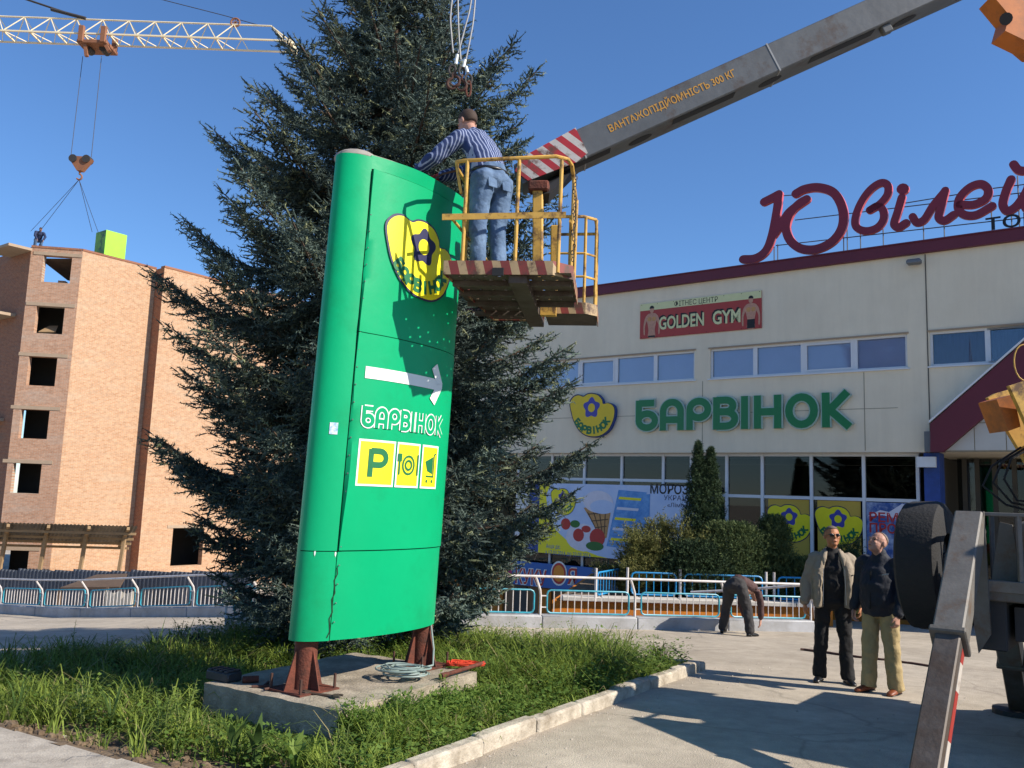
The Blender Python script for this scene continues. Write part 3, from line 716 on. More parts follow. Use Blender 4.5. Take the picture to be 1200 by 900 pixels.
disc(674, 614, .17, 'print_leaf', 'leaf', .0055, .11); disc(663, 614, .17, 'print_red', 'strawberry'); disc(678, 627, .19, 'print_red', 'strawberry'); disc(700, 630, .26, 'print_red', 'strawberry'); disc(687, 620, .16, 'print_red', 'syrup', ry=.1); disc(697, 640, .3, 'print_leaf', 'leaf', .008, .13)
flat_poly(pp((725, 574), (758, 577), (741, 644), (711, 640)), FB, .009, 'wrapper', 'print_pack', bbd)
flat_poly(pp((752, 580), (762, 579), (760, 645), (738, 645)), FB, .007, 'wrapper', 'print_pack', bbd)
for k in range(5):
    y0 = 582 + k * 12; flat_poly(pp((726 - k * 2.4, y0), (752 - k * 3.2, y0 + 2), (751 - k * 3.2, y0 + 5), (725 - k * 2.4, y0 + 3)), FB, .011, 'wrapper_print', 'print_cream' if k % 2 else 'print_yellow', bbd)
text_on('МОРОЗИВО', FB, *fu(762, 578, BD), .36, .004, 'lettering', 'print_black', bbd, width=1.85, bold=.02)
text_on('УКРАЇНСЬКЕ', FB, *fu(778, 586, BD), .19, .004, 'lettering', 'print_navy', bbd, width=1.3)
text_on('«Лімо»', FB, *fu(782, 594, BD), .16, .004, 'lettering', 'print_navy', bbd, width=.6)
text_on('Акція діє:', FB, *fu(640, 642, BD), .17, .005, 'lettering', 'print_blue', bbd, width=.52)
text_on('з 17.03.2016 до 23.03.2016', FB, *fu(639, 649, BD), .17, .005, 'lettering', 'print_blue', bbd, width=1.6)
KD = .02
kl, kt = fu(590, 656, KD); kr = fu(790, 654, KD)[0]; kb = fu(650, 690, KD)[1]
kuk = empty('cafe_banner', fmap(-kl, kb), 'blue cafe banner reading КУКУЯ under the ice cream billboard', 'banner')
FK = lambda u, v, d: fmap(-u, v, d + KD)
b = MB(); fbox(b, -kr, -kl, kb, kt, -.1, KD); b.build('board', 'print_blue', kuk)
def kk(*pts): return [fu(x, y, KD) for x, y in pts]
mg = fu(709, 660, KD)[0]; flat_poly([(mg, kb), (kr, kb), (kr, kt), (mg, kt)], FK, .003, 'magenta_field', 'print_magenta', kuk)
flat_poly([(kl, kb), (kl + .35, kb), (kl + .35, kt), (kl, kt)], FK, .003, 'magenta_field', 'print_magenta', kuk)
for t_, (m_, bo, dd) in enumerate((('print_white', .055, .004), ('print_red', .015, .007))):
    text_on('КУКУ', FK, *fu(604, 683, KD), .62, dd, 'lettering', m_, kuk, width=1.15, bold=bo); text_on('Я', FK, *fu(665, 684, KD), .62, dd, 'lettering', m_, kuk, width=.32, bold=bo)
c_ = fu(655, 672, KD)
for r_, m_, dd in ((.36, 'print_white', .005), (.31, 'print_red', .007), (.24, 'print_orange', .009)):
    flat_poly([(c_[0] + r_ * .8 * math.cos(k / 20 * 2 * math.pi), c_[1] + r_ * math.sin(k / 20 * 2 * math.pi)) for k in range(20)], FK, dd, 'orange_disc', m_, kuk)
# lower storey wall seen under the banner, with a brown stretch
b = MB(); fbox(b, 4.5, SW1, -3, -.62, -.2, -.12); b.build('basement_wall', 'brown_wall', shop)
for k in range(5):
    w_ = 10.2 + k * .9; b = MB(); fbox(b, w_, w_ + .45, -2.8, kb - .05, -.12, -.06); b.build('pilaster', 'orange_wall' if k % 2 == 0 else 'inside_grey', shop)
# blue and white boards left of the billboard
for px0, px1, m_ in ((619, 632, 'blue_paint'), (604, 618, 'white_frame')):
    b = MB(); fbox(b, fz(px1, 600)[0], fz(px0, 600)[0], bb, bt + .1, -.2, -.06); b.build('wall_board', m_, shop)
# shop name in relief letters
nm = empty('name_sign', fmap(5, 4.3), 'green raised shop name letters on the cream wall', 'sign')
S, wd = word_strokes('БАРВІНОК'); u0, v0 = fu(746, 505.5); u1 = fu(997, 499)[0]; v1 = fu(746, 470)[1]
sx = (u1 - u0) / wd; hh_ = v1 - v0
GLYW = .22 * hh_
for i, (ch) in enumerate('БАРВІНОК'):
    x = sum(GLY[c][0] for c in 'БАРВІНОК'[:i]); st = GLY[ch][1]; SS = []
    for q in st:
        cl = q[-1] == 'o'; SS.append(([(u0 + (x + p[0]) * sx, v0 + p[1] * hh_) for p in (q[:-1] if cl else q)], cl))
    lt = put_strokes(SS, GLYW * 1.32, lambda u, v, d: FU(u, v, d), .085, ['shop_green_edge', 'shop_green_edge'], 'letter', nm, back=.01, mi_side=1)
    put_strokes(SS, GLYW, lambda u, v, d: FU(u, v, d), .098, ['shop_green', 'shop_green_edge'], 'letter_face', lt, back=.088, mi_side=1)
bs = empty('badge_sign', fmap(8, 4), 'yellow cloud-shaped shop badge with flower on the cream wall', 'sign')
cx_, cz_ = fu(696.5, 487)
emblem(FU, cx_, cz_, .80, .66, .02, bs, 'board_yellow', 'blue_paint', thick=.12)
# gym banner
gl, gt = fu(751, 356.5); gr_, gb = fu(893, 384.5); gt2 = fu(893, 341)[1]
gt = (gt + gt2) / 2; gb = (gb + fu(751, 397.5)[1]) / 2
gym = empty('gym_banner', fmap(-gl, gb), 'red and yellow gym banner high on the cream wall', 'banner')
b = MB(); fbox(b, -gr_, -gl, gb, gt, .01, .03); b.build('sheet', 'print_brick_red', gym)
FG = lambda u, v, d: fmap(-u, v, d + .03)
hz_ = gt - gb; flat_poly([(gl, gt - hz_ * .2), (gr_, gt - hz_ * .2), (gr_, gt), (gl, gt)], FG, .003, 'yellow_band', 'print_pale', gym)
gw = gr_ - gl
text_on('ФІТНЕС ЦЕНТР', FG, gl + gw * .30, gt - hz_ * .17, .2, .005, 'lettering', 'print_black', gym, width=gw * .36)
for dd, m_, sh in ((.005, 'print_black', .035), (.008, 'print_pale', 0)):
    text_on('GOLDEN', FG, gl + gw * .17 - sh, gb + hz_ * .22 + sh, hz_ * .5, dd, 'lettering', m_, gym, width=gw * .38, bold=.025 if not sh else .05)
    text_on('GYM', FG, gl + gw * .62 - sh, gb + hz_ * .22 + sh, hz_ * .5, dd, 'lettering', m_, gym, width=gw * .22, bold=.025 if not sh else .05)
def torso(cx, s, shorts):
    def pg(pts, m_, d, nm_, par): return flat_poly([(cx + x * s * .5, gb + .02 + y * s) for x, y in pts], FG, d, nm_, m_, par)
    sm = lambda P: [(p.x, p.y) for p in catmull([(x, y, 0) for x, y in P], 4, True)]
    o = pg(sm([(-.26, .0), (.26, .0), (.24, .25), (.33, .5), (.44, .7), (.3, .8), (.1, .83), (-.1, .83), (-.3, .8), (-.44, .7), (-.33, .5), (-.24, .25)]), 'print_skin', .006, 'printed_figure', gym)
    for e in (-1, 1): pg(sm([(e * .36, .76), (e * .52, .66), (e * .62, .42), (e * .6, .12), (e * .5, .12), (e * .5, .4), (e * .36, .6)]), 'print_skin', .0065, 'printed_arm', o)
    pg([(.16 * math.cos(a), .95 + .12 * math.sin(a)) for a in np.linspace(0, 6.283, 15)[:-1]], 'print_skin', .007, 'printed_head', o)
    pg([(.17 * math.cos(a), 1.0 + .09 * math.sin(a)) for a in np.linspace(-.1, 3.24, 9)], 'print_black', .0085, 'printed_hair', o)
    pg([(-.27, 0), (.27, 0), (.25, shorts), (-.25, shorts)], 'print_black', .008, 'printed_shorts', o)
    for e in (-1, 1): pg(sm([(e * .05, .56), (e * .27, .57), (e * .3, .68), (e * .06, .7)]), 'print_cone', .0075, 'printed_chest', o)
torso(gl + gw * .105, hz_ * .83, .06); torso(gr_ - gw * .08, hz_ * .8, .3)
for k in range(8):
    for zz in (gb + .03, gt - .03):
        c_ = gl + .05 + (gw - .1) * k / 7; flat_poly([(c_ + .012 * math.cos(a * 1.05), zz + .012 * math.sin(a * 1.05)) for a in range(6)], FG, .004, 'eyelet', 'print_black', gym)
# flood lamp and its cable
fl = empty('flood_lamp', fmap(*fz(1073, 309)), 'small grey floodlight under the burgundy parapet', 'lamp')
w_, z_ = fz(1073, 309)
b = MB(); b.obox(fmap(w_, z_, .18), DF, DN, Vector((0, 0, 1)), .16, .1, .06, ch=.03); b.build('housing', 'steel_grey', fl, smooth=True)
b = MB(); b.bar(fmap(w_, z_ + .02, .0), fmap(w_, z_ + .05, .16), .05, .03); b.build('bracket', 'steel_grey', fl)
w_ = fz(1085, 309)[0]; b = MB(); fbox(b, w_, w_ + .02, ZS, ZR - .02, .0, .015)
b.build('wall_cable', 'inside_grey', shop)
# entrance: tiled gable with the slanting burgundy band, recess below
ent = empty('entrance_gable', fmap(-3, ZS), 'white tiled entrance gable with slanting burgundy band', 'gable')
A_, B_, C_, D_ = fz(1091, 497, .25), fz(1186, 414, .25), fz(1091, 527, .25), fz(1106, 528, .25)
slope = (B_[1] - A_[1]) / (B_[0] - A_[0])
def bandz(w_): return A_[1] + slope * (w_ - A_[0])
wr = -8.5
b = MB(); b.prism([fmap(C_[0], ZS - .03, .02), fmap(A_[0], A_[1], .02), fmap(-6, bandz(-6), .02), fmap(-6, bandz(-6) - .86, .02), fmap(D_[0] - .0, ZS - .03, .02)], DN * .32); b.build('slanting_band', 'burgundy', ent)
b = MB(); b.prism([fmap(A_[0] + .02, A_[1] + .02, .02), fmap(-6, bandz(-6) + .02, .02), fmap(-6, bandz(-6) + .07, .02), fmap(A_[0] + .02, A_[1] + .07, .02)], DN * .35); b.build('flashing', 'white_frame', ent)
b = MB(); b.prism([fmap(D_[0], ZS - .02, .01), fmap(-6, bandz(-6) - .84, .01), fmap(-6, ZS - .02, .01)], DN * .18); b.build('backing', 'tile_joint', ent)
ts = .62; D0 = D_[0]
for i in range(9):
    for j in range(8):
        wa, wb = D0 - i * ts - .01, D0 - (i + 1) * ts + .01; za, zb_ = ZS + j * ts + .01, ZS + (j + 1) * ts - .01
        f = lambda w_: bandz(w_) - .88
        if f(wb) <= za + .05: continue
        poly = [(wa, za), (wb, za), (wb, min(zb_, f(wb)))]
        if f(wa) >= zb_: poly.append((wa, zb_))
        elif f(wa) > za:
            if f(wb) > zb_: poly.append((wb + (wa - wb) * (f(wb) - zb_) / (f(wb) - f(wa)), zb_))
            poly.append((wa, f(wa)))
        else:
            if f(wb) > zb_: poly.append((wb + (wa - wb) * (f(wb) - zb_) / (f(wb) - f(wa)), zb_))
            xa = wb + (wa - wb) * (f(wb) - za) / (f(wb) - f(wa)); poly[0] = (xa, za)
        b = MB(); b.prism([fmap(p[0], p[1], .18) for p in poly], DN * .02); b.build('tile', 'tile_white', ent)
pil = MB(); fbox(pil, fz(1101, 560)[0], -.12, -.9, ZS - .03, -.6, -.05); pil.build('pillar', 'blue_paint', shop)
b = MB(); fbox(b, -9, fz(1101, 560)[0] - .001, -.9, ZS - .03, -6, -5.6); b.build('entrance_back', 'dark_inside', shop)
b = MB(); fbox(b, -9, fz(1101, 560)[0] - .001, -.95, -.72, -5.6, .3); b.build('entrance_step', 'concrete', shop)
for k, px in enumerate((1112, 1128, 1150, 1175)):
    w_ = fz(px, 560)[0]; b = MB(); fbox(b, w_ - .05, w_ + .05, -.7, ZS - .05, -2.1, -2.0); b.build('door_frame', 'inside_grey', shop)
b = MB(); fbox(b, -6, fz(1103, 560)[0], -.7, ZS - .05, -2.06, -2.05); b.build('door_glass', 'shop_glass', shop)
cbx = MB(); w_, z_ = fz(1086, 541); fbox(cbx, w_ - .2, w_ + .2, z_ - .13, z_ + .11, -.05, .08); cbx.build('junction_box', 'white_frame', shop)
cmr = MB(); w_, z_ = fz(1088, 517, .1); fbox(cmr, w_ - .07, w_ + .07, z_ - .25, z_ + .22, .02, .2); cmr.build('loudspeaker', 'steel_grey', shop)
# roof lettering on its frame
RS = 3.3333
def rp_(x, y): return fu(840 + x / RS, 180 + y / RS, -.35)
FR = lambda u, v, d: fmap(-u, v, d - .35)
rl = empty('roof_sign', fmap(2, ZRT, -.35), 'burgundy script letters on a wire frame along the roof edge', 'sign')
def smooth2(pts): return [(p.x, p.y) for p in catmull([(a, b, 0) for a, b in [rp_(*q) for q in pts]], 6)]
LET = [[[(186, 190), (214, 176), (244, 160)], [(243, 162), (236, 225), (216, 325), (192, 382), (152, 410), (104, 414)], [(224, 318), (262, 262), (290, 225), (352, 180)],
        [(310, 158), (345, 140), (400, 134), (458, 155), (492, 215), (492, 285), (455, 342), (392, 374), (330, 372), (288, 340), (272, 290), (288, 236), (322, 198), (352, 180)]],
       [[(600, 222), (640, 196), (668, 160), (668, 125), (640, 116), (598, 145), (562, 198), (542, 255), (548, 290), (585, 303), (628, 290), (652, 258), (650, 222), (628, 206), (598, 222)]],
       [[(724, 172), (708, 228), (694, 276), (712, 288), (740, 272)], [(726, 139), (730, 141)]],
       [[(766, 248), (782, 270), (812, 258), (846, 205), (893, 148)], [(893, 146), (876, 212), (868, 252), (892, 262), (926, 240)]],
       [[(950, 200), (1005, 200), (1052, 176), (1060, 142), (1032, 120), (988, 134), (950, 174), (944, 216), (968, 240), (1015, 240), (1076, 206)]],
       [[(1150, 102), (1130, 150), (1118, 200), (1136, 225), (1172, 205), (1210, 150), (1228, 100)], [(1226, 104), (1208, 165), (1204, 205), (1226, 222), (1266, 196)], [(1160, 44), (1180, 66), (1214, 66), (1240, 42)]]]
for li, st in enumerate(LET):
    S = []
    for q in st: S.append((smooth2(q) if len(q) > 2 else [rp_(*p) for p in q], False))
    w_ = .225 if li == 0 else .185
    if li == 2:
        o = put_strokes(S[:1], .19, FR, .05, ['burgundy_letter', 'letter_edge'], 'letter', rl, back=-.06, cap='round', mi_side=1)
        put_strokes([([S[1][0][0], S[1][0][1]], False)], .27, FR, .05, ['burgundy_letter', 'letter_edge'], 'dot', o, back=-.06, cap='round', mi_side=1)
    else: put_strokes(S, w_, FR, .05, ['burgundy_letter', 'letter_edge'], 'letter', rl, back=-.06, cap='round', mi_side=1, step=.002)
def frame_rod(name, pts, r=.014): MB().tube([FR(*rp_(*p), -.12) for p in pts], r, 5).build(name, 'rope_dark', rl)
for q in (((225, 355), (1330, 230)), ((300, 255), (1330, 130)), ((250, 160), (300, 156)), ((720, 190), (960, 150)), ((1075, 130), (1330, 98)), ((1075, 300), (1330, 275))): frame_rod('crossbar', q)
zr_ = ZRT + .02
for x, y0 in ((218, 360), (232, 350), (490, 300), (504, 290), (556, 310), (645, 290), (803, 275), (884, 265), (1068, 180), (1148, 230), (1172, 80), (1240, 230)):
    u_, v_ = rp_(x, y0); MB().tube([fmap(-u_, zr_, -.35 - .12), fmap(-u_, v_, -.35 - .12)], .015, 5).build('upright', 'steel_grey', rl)
text_on('ТОР', FR, *rp_(1052, 303), .40, .05, 'small_letters', 'print_black', rl, bold=.02, width=1.05)
# ------------------------------------------------------------------ raised garden in front of the shop
W0, W1 = Vector((1.2, 18.3, 0)), Vector((7.0, 18.7, 0)); GZ = -.05
gd = empty('garden_wall', Vector((3, 18.4, -.5)), 'orange rendered garden wall with pale coping behind the railing', 'wall')
Wb0, Wb1 = fmap(8.6, 0, -.1), fmap(2.6, 0, -.1)
MB().prism([(W0.x, W0.y, -2.6), (W1.x, W1.y, -2.6), (W1.x, W1.y, GZ - .05), (W0.x, W0.y, GZ - .05)], (0, .25, 0)).build('wall', 'orange_wall', gd)
n = 7
for i in range(n):
    a, b = W0.lerp(W1, i / n), W0.lerp(W1, (i + 1) / n)
    MB().obox((a + b) / 2 + Vector((0, .1, GZ)), W1 - W0, Vector((0, 1, 0)), Vector((0, 0, 1)), (b - a).length / 2 - .006, .2, .045, ch=.012).build('coping_stone', 'stone_cap', gd)
MB().prism([(W0.x, W0.y, -2.6), (W0.x, W0.y, GZ - .05), (Wb0.x, Wb0.y, GZ - .05), (Wb0.x, Wb0.y, -2.6)], (-.2, 0, 0)).build('side_wall', 'orange_wall', gd)
gs = MB().prism([(W0.x, W0.y + .26, -2.5), (W1.x, W1.y + .26, -2.5), (Wb1.x, Wb1.y, -2.5), (Wb0.x, Wb0.y, -2.5)], (0, 0, 2.5 + GZ + .02)).build('garden_soil', 'soil'); gs['kind'] = 'structure'
def barrier(p, q, label, h=.46):
    up = Vector((0, 0, 1)); ax = (q - p).normalized(); r = empty('garden_barrier', p, label, 'barrier', 'blue barriers along the shop garden'); k = .08
    pts = [p + ax * k, q - ax * k, q - ax * k * .3 + up * k * .3, q + up * k, q + up * (h - k), q - ax * k * .3 + up * (h - k * .3), q - ax * k + up * h, p + ax * k + up * h, p + ax * k * .3 + up * (h - k * .3), p + up * (h - k), p + up * k, p + ax * k * .3 + up * k * .3]
    MB().tube(pts, .02, 6, closed=True).build('frame', 'rail_blue', r, smooth=True)
    nb = max(5, int((q - p).length / .16))
    for i in range(1, nb):
        c = p.lerp(q, i / nb); MB().tube([c + up * .015, c + up * (h - .015)], .011, 5).build('bar', 'rail_blue', r)
    for s in (0, 1):
        c = p if s == 0 else q; o_ = ax * (-.09 if s == 0 else .09)
        MB().tube([c + o_ - up * .12, c + o_ + up * (h + .1)], .028, 8).build('post', 'rail_white', r, smooth=True)
zb0 = GZ + .08
def gp(px, Y): p = at(px, 690, Y); return Vector((p.x, p.y, zb0))
barrier(gp(700, 18.35), gp(733, 19.9), 'blue barred barrier set at an angle left of the garden shrubs')
barrier(gp(740, 18.75), gp(792, 18.8), 'blue barred barrier in front of the ragged yellow-green juniper')
barrier(gp(802, 18.8), gp(893, 18.85), 'long blue barred barrier right behind the bending man')
barrier(gp(912, 18.85), gp(960, 18.9), 'blue barred barrier beside the man in the beige jacket')

# ------------------------------------------------------------------ unfinished brick building
NB = Vector((.8, -.6, 0)); TB = Vector((.6, .8, 0))
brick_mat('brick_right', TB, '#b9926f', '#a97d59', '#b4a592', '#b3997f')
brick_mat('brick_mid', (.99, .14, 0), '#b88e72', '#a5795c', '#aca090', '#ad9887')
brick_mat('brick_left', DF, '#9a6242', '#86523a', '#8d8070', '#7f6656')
C1 = at(97, 294, 48.0); ZT = C1.z; C1 = Vector((C1.x, C1.y, 0)); TM = Vector((.99, .14, 0)).normalized(); NM = Vector((.14, -.99, 0)).normalized()
C0 = plane_hit(37, 290, C1, NM); C0 = Vector((C0.x, C0.y, 0)); ZG = -5.0
bb_ = empty('brick_building', C1 + Vector((0, 0, ZG)), 'unfinished orange brick apartment building with empty window openings', 'building')
def mk(p, t, nn): return lambda w, z, d=0.: Vector((p.x + t.x * w + nn.x * d, p.y + t.y * w + nn.y * d, z))
fM = mk(C0, TM, NM); wM = (C1 - C0).length
def fzM(px, py): q = plane_hit(px, py, C0, NM); return ((q - C0).dot(TM), q.z)
rows = [(300, 331), (359, 391), (418, 452), (480, 514), (543, 578), (645, 690)]
holesM = []
for a, c in rows:
    xl = 50.5 - (a - 300) * .147; z1, z0 = fzM(xl + 15, a)[1], fzM(xl + 15, c)[1]
    wl, wr_ = fzM(xl, a + 8)[0], fzM(xl + 33.5, a + 8)[0]; holesM.append((wl, wr_, z0, z1))
m_ = wall_holes(0, wM, ZG, ZT, holesM, fM, .4); m_.build('middle_wall', 'brick_mid', bb_)
for wl, wr_, z0, z1 in holesM:
    b = MB(); fbox(b, wl - .55, wr_ + .55, z1 + .01, z1 + .2, -.05, .03, fm=fM); b.build('lintel', 'lintel', bb_)
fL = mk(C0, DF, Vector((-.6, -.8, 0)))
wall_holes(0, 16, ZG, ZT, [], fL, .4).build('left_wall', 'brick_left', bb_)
for zz in (11.2, 5.2): 
    b = MB(); fbox(b, 1.0, 3.6, zz, zz + .16, .02, 1.1, fm=fL); b.build('balcony_slab', 'lintel', bb_)
fR = mk(C1, TB, NB)
def fzR(px, py): q = plane_hit(px, py, C1, NB); return ((q - C1).dot(TB), q.z)
wstep = fzR(183, 320)[0]
wall_holes(0, wstep, ZG, ZT, [], fR, .4).build('right_wall', 'brick_right', bb_)
PO = .9
fR2 = lambda w, z, d=0.: fR(w, z, d + PO)
def fzR2(px, py): q = plane_hit(px, py, C1 + NB * PO, NB); return ((q - C1).dot(TB), q.z)
wa, za = fzR2(203, 619); wb, zb_ = fzR2(236, 662)
wall_holes(wstep, 30, ZG, ZT, [(wa, wb, zb_, za)], fR2, .4).build('right_wall', 'brick_right', bb_)
b = MB(); fbox(b, wa - .4, wb + .4, za + .01, za + .18, -.05, .03, fm=fR2); b.build('lintel', 'lintel', bb_)
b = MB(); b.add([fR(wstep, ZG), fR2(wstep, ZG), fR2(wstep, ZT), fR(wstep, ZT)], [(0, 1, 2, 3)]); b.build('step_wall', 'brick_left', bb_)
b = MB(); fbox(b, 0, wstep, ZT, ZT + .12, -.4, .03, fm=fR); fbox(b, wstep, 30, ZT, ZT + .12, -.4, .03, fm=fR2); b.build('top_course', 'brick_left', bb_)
b = MB(); fbox(b, .0, wM - .02, ZT, ZT + .12, -.4, .03, fm=fM); b.build('top_course', 'brick_left', bb_)
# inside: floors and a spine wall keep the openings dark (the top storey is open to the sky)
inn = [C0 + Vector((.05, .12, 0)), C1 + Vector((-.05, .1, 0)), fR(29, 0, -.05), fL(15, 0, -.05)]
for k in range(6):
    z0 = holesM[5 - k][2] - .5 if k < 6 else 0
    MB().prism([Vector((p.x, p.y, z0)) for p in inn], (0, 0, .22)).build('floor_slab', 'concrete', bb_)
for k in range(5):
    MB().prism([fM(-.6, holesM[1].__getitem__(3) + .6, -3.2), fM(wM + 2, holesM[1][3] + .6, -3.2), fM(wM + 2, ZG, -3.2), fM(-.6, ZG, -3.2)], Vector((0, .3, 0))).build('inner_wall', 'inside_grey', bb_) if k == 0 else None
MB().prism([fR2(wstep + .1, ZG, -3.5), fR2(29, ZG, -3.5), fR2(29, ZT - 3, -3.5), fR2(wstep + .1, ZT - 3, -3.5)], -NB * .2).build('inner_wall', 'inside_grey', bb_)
q_ = fM(.9, holesM[0][2], -1.2)
for k in range(4): MB().obox(q_ + Vector((k * .45, .2 * k, .1 + .08 * (k % 2))), TM, NM, Vector((0, 0, 1)), .2, .2, .12 + .08 * (k % 2)).build('loose_brickwork', 'brick_right', bb_)
a0 = fM(.35, holesM[0][3] - .15, -.6); MB().prism([a0, a0 + TM * 1.9 + Vector((0, 0, .12)), a0 + TM * 1.9 + Vector((.3, 2.5, -.75)), a0 + Vector((.3, 2.5, -.55))], (0, 0, .1)).build('formwork_board', 'timber_dark', bb_)
a0 = fM(.75, holesM[1][2] + .1, -.3); MB().prism([a0, a0 + TM * .9 + Vector((0, 0, .05)), a0 + TM * .7 + Vector((0, .6, .5)), a0 + TM * .2 + Vector((0, .6, .45))], (0, 0, .05)).build('loose_board', 'timber', bb_)
# lean-to roof on timber posts in front of the brick building
cn = empty('lean_to', at(80, 660, 44) , 'corrugated lean-to roof on timber posts against the brick building', 'canopy')
cz1, cz0 = at(100, 616, 43.6).z, at(100, 640, 46).z
def cpt(px, Y, z): p = at(px, 620, Y); return Vector((p.x, p.y, z))
pL, pR = cpt(-40, 43.0, cz1), cpt(161, 44.4, cz1); bL, bR = cpt(-40, 46.5, cz0), cpt(152, 47.6, cz0)
ns = 22
for i in range(ns):
    a, c = pL.lerp(pR, i / ns), pL.lerp(pR, (i + 1) / ns); e, f = bL.lerp(bR, i / ns), bL.lerp(bR, (i + 1) / ns); mbx = MB()
    for k in range(4):
        t0, t1 = k / 4, (k + 1) / 4; z0 = Vector((0, 0, .05 if k % 2 else 0)); z1 = Vector((0, 0, 0 if k % 2 else .05))
        mbx.add([a.lerp(c, t0) + z0, a.lerp(c, t1) + z1, e.lerp(f, t1) + z1, e.lerp(f, t0) + z0], [(0, 1, 2, 3)])
    mbx.build('roof_sheet', 'roof_sheet', cn)
for k, px in enumerate((8, 55, 103, 150)):
    t = (px + 40) / 201; top = pL.lerp(pR, t); bt_ = bL.lerp(bR, t)
    MB().bar(top + Vector((0, 0, -.1)), bt_ + Vector((0, 0, -.1)), .14, .16).build('rafter', 'timber', cn)
    mid = top.lerp(bt_, .35); MB().bar(mid + Vector((0, 0, -.1)), Vector((mid.x - .3, mid.y, ZG + .5)), .16, .16).build('post', 'timber', cn)
for t in (.12, .4, .65, .9):
    MB().bar(pL.lerp(bL, t) + Vector((0, 0, -.25)), pR.lerp(bR, t) + Vector((0, 0, -.25)), .1, .12).build('purlin', 'timber', cn)
# corrugated sheet fence
F0, F1 = at(-60, 666, 31.5), at(300, 664, 27.5); zt0, zt1 = F0.z, at(226, 665, 28.2).z
fn = empty('sheet_fence', F0 + Vector((0, 0, -2.2)), 'grey corrugated metal fence behind the left railing', 'fence'); ns = 16
for i in range(ns):
    a, c = F0.lerp(F1, i / ns), F0.lerp(F1, (i + 1) / ns); mbx = MB(); k = 20; zt_ = zt0 + (zt1 - zt0) * i / ns + (.03 if i % 3 == 1 else 0)
    nn_ = Vector((-(c - a).y, (c - a).x, 0)).normalized() * .02
    for j in range(k):
        p, q = a.lerp(c, j / k), a.lerp(c, (j + 1) / k); o0, o1 = [(nn_ if jj % 4 in (0, 1) else -nn_) for jj in (j, j + 1)]
        P, Q = Vector((p.x, p.y, 0)) + o0, Vector((q.x, q.y, 0)) + o1
        mbx.add([P + Vector((0, 0, zt_ - 2.3)), Q + Vector((0, 0, zt_ - 2.3)), Q + Vector((0, 0, zt_)), P + Vector((0, 0, zt_))], [(0, 1, 2, 3)])
    mbx.build('sheet', 'sheet_grey', fn)
# clutter between fence and railing
jb = empty('board_stack', at(105, 700, 26.5) + Vector((0, 0, -.7)), 'brown board leaning roof-like behind the left railing', 'boards')
a, c = at(70, 691, 26.0), at(140, 690, 25.6); MB().prism([a, c, c + Vector((-.5, 1.6, .22)), a + Vector((.3, 1.6, .25))], (0, 0, .06)).build('board', 'timber_dark', jb)
for p in (a, c): MB().bar(p, Vector((p.x, p.y, H(p.x, p.y) - .05)), .1, .1).build('leg', 'timber_dark', jb)
tp = at(142, 700, 24.6); tz = H(tp.x, tp.y)
tb = empty('tarpaulin', Vector((tp.x, tp.y, tz)), 'pale beige tarpaulin hung behind the left railing', 'tarpaulin')
mbx = MB(); P0, P1 = at(124, 690, 24.8), at(157, 692, 24.4); k = 14
for j in range(k):
    p, q = P0.lerp(P1, j / k), P0.lerp(P1, (j + 1) / k); s0, s1 = .06 * math.sin(j * 1.4), .06 * math.sin((j + 1) * 1.4)
    mbx.add([Vector((p.x, p.y + s0, tz - .1)), Vector((q.x, q.y + s1, tz - .1)), Vector((q.x, q.y + s1 * .3, q.z - .1 * abs(math.sin(j * .5)))), Vector((p.x, p.y + s0 * .3, p.z - .1 * abs(math.sin(j * .5 - .5))))], [(0, 1, 2, 3)])
mbx.build('sheet', 'tarp', tb)
for p in (P0, P1): MB().bar(Vector((p.x, p.y + .1, tz - .2)), Vector((p.x, p.y + .1, p.z + .03)), .06, .06).build('stake', 'timber_dark', tb)

# ------------------------------------------------------------------ tower crane jib with trolley, hook block and load
JY = 40.0
zt_ = at(150, 24.5, JY + .55).z; zn = at(150, 41, JY).z
def jx(px, Y=JY): return at(px, 40, Y).x
x0, x1 = jx(-60), jx(340)
cr_ = empty('crane_jib', Vector((x0, JY + .5, zn)), 'pale yellow lattice jib of a tower crane against the sky', 'crane')
def J(x, k): return {'t': Vector((x, JY + .55, zt_)), 'n': Vector((x, JY, zn)), 'f': Vector((x, JY + 1.1, zn))}[k]
xt = jx(313)
MB().tube([J(x0, 't'), J(xt, 't')], .042, 6).build('top_chord', 'crane_yellow', cr_)
MB().bar(J(x0, 'n'), J(x1, 'n'), .075, .075).build('bottom_chord', 'crane_yellow', cr_); MB().bar(J(x0, 'f'), J(x1, 'f'), .075, .075).build('bottom_chord', 'crane_yellow', cr_)
bay = jx(31.3) - jx(0); k = 0; x = x0
while x + bay <= xt + .05:
    MB().tube([J(x, 'n'), J(x + bay / 2, 't')], .025, 5).tube([J(x, 'f'), J(x + bay / 2, 't')], .025, 5).build('brace', 'crane_yellow', cr_)
    MB().tube([J(x + bay / 2, 't'), J(x + bay, 'n')], .025, 5).tube([J(x + bay / 2, 't'), J(x + bay, 'f')], .025, 5).build('brace', 'crane_yellow', cr_)
    MB().tube([J(x, 'n'), J(x + bay * .5, 'f'), J(x + bay, 'n')], .024, 5).build('floor_brace', 'crane_yellow', cr_)
    MB().bar(J(x, 'n'), J(x, 'f'), .06, .06).build('crossbar', 'crane_yellow', cr_); x += bay
MB().tube([J(xt, 't'), J(x1, 'n')], .04, 5).tube([J(xt, 't'), J(x1, 'f')], .04, 5).build('end_brace', 'crane_yellow', cr_)
MB().bar(J(x1, 'n') + Vector((0, -.05, 0)), J(x1, 'f') + Vector((0, .05, 0)), .22, .26).build('end_plate', 'crane_yellow', cr_)
